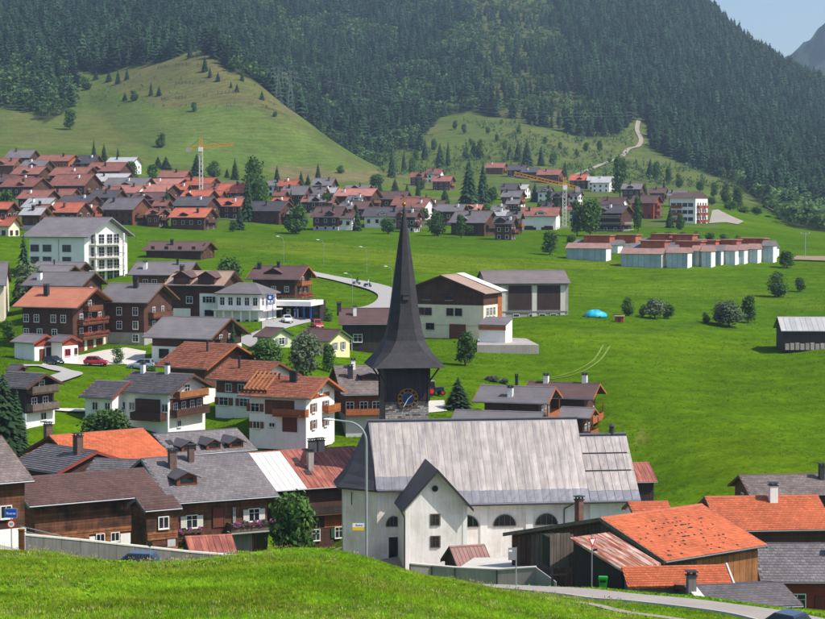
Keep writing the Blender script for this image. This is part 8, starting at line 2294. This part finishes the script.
q = MB(); q.box(-.9, .9, -.7, .7, -.4, 1.25); q.build('wall', 'timber_orange', e); q = MB(); q.prism([(-1.05, -.9, 1.25), (-1.05, .9, 1.25), (-1.05, .9, 1.45), (-1.05, -.9, 1.36)], (2.1, 0, 0)); q.build('roof', 'roof_tan', e); q = MB(); q.box(-.3, .3, -.73, -.701, -.3, 1.0); q.build('door', 'door_brown', e)
# garden fences by the church
v = gpos(322, 550, 150, lift=0); e = empty('picket_fence', v, R(4), 'black picket fence between round tree and church', 'fence'); kf = 150 * S / F
for i in range(22):
    x = (-22 + i * 2.05) * kf; q = MB(); q.box(x, x + .1, -.03, .0, 0, 1.0 + .06 * (i % 2)); q.build('picket', 'timber_black', e)
for z in (.25, .75): q = MB(); q.box(-23 * kf, 23 * kf, .003, .05, z, z + .09); q.build('rail', 'timber_black', e)
v = gpos(286, 550, 152, lift=0); e = empty('slatted_wall', v, R(6), 'low grey slatted garden wall under the round tree', 'wall'); kf = 152 * S / F
for i in range(10): q = MB(); x = (-15 + i * 3) * kf; q.box(x + .02, x + 2.85 * kf, -.1, .1, -1, 1.05); q.build('slab', 'concrete_dark', e)
q = MB(); q.box(-15.4 * kf, 15.4 * kf, -.16, .16, 1.053, 1.16); q.build('coping', 'concrete', e)
v = gpos(172, 431, 207, lift=0); e = empty('waste_container', v, R(-25), 'black waste container below the white house balcony', 'container')
q = MB(); q.loft([[(-.5, -.4, .15), (.5, -.4, .15), (.5, .4, .15), (-.5, .4, .15)], [(-.6, -.5, 1.2), (.6, -.5, 1.2), (.6, .5, 1.2), (-.6, .5, 1.2)]]); q.build('body', 'metal_dark', e); q = MB(); q.box(-.64, .64, -.54, .54, 1.203, 1.3); q.build('lid', 'shutter_grey', e)
for sx in (-.4, .4): q = MB(); q.tube((sx, -.3, .1), (sx, .3, .1), .1); q.build('wheel', 'rubber', e)
v = gpos(333, 431, 210, lift=0); e = empty('garden_bench', v, R(-20), 'orange wooden garden bench at the white gable', 'bench')
q = MB(); q.box(-.8, .8, -.25, .25, .42, .48); q.build('seat', 'timber_orange', e); q = MB(); q.box(-.8, .8, .2, .26, .55, 1.0); q.build('backrest', 'timber_orange', e)
for sx in (-.7, .7): q = MB(); q.box(sx - .05, sx + .05, -.22, .24, -.2, .418); q.build('leg', 'timber_brown', e)
# chimney block of the orange-roofed cellar below the red roof house
# ------------------------------------------------------------------ haze
xs_ = 2400
b = MB(); b.box(-3200, 3900, -200, 7200, -60, 900)
hz = b.build('haze', [])
hm = bpy.data.materials.new('haze'); hm.use_nodes = True
for n in list(hm.node_tree.nodes):
    if n.type == 'BSDF_PRINCIPLED': hm.node_tree.nodes.remove(n)
pv = hm.node_tree.nodes.new('ShaderNodeVolumePrincipled')
pv.inputs['Color'].default_value = (.58, .78, 1.0, 1)
pv.inputs['Density'].default_value = .00011
pv.inputs['Anisotropy'].default_value = .3
hm.node_tree.links.new(pv.outputs[0], hm.node_tree.nodes['Material Output'].inputs['Volume'])
hz.data.materials.append(hm)
setp(hz, 'thin pale blue summer haze filling the valley', 'haze', kind='stuff')
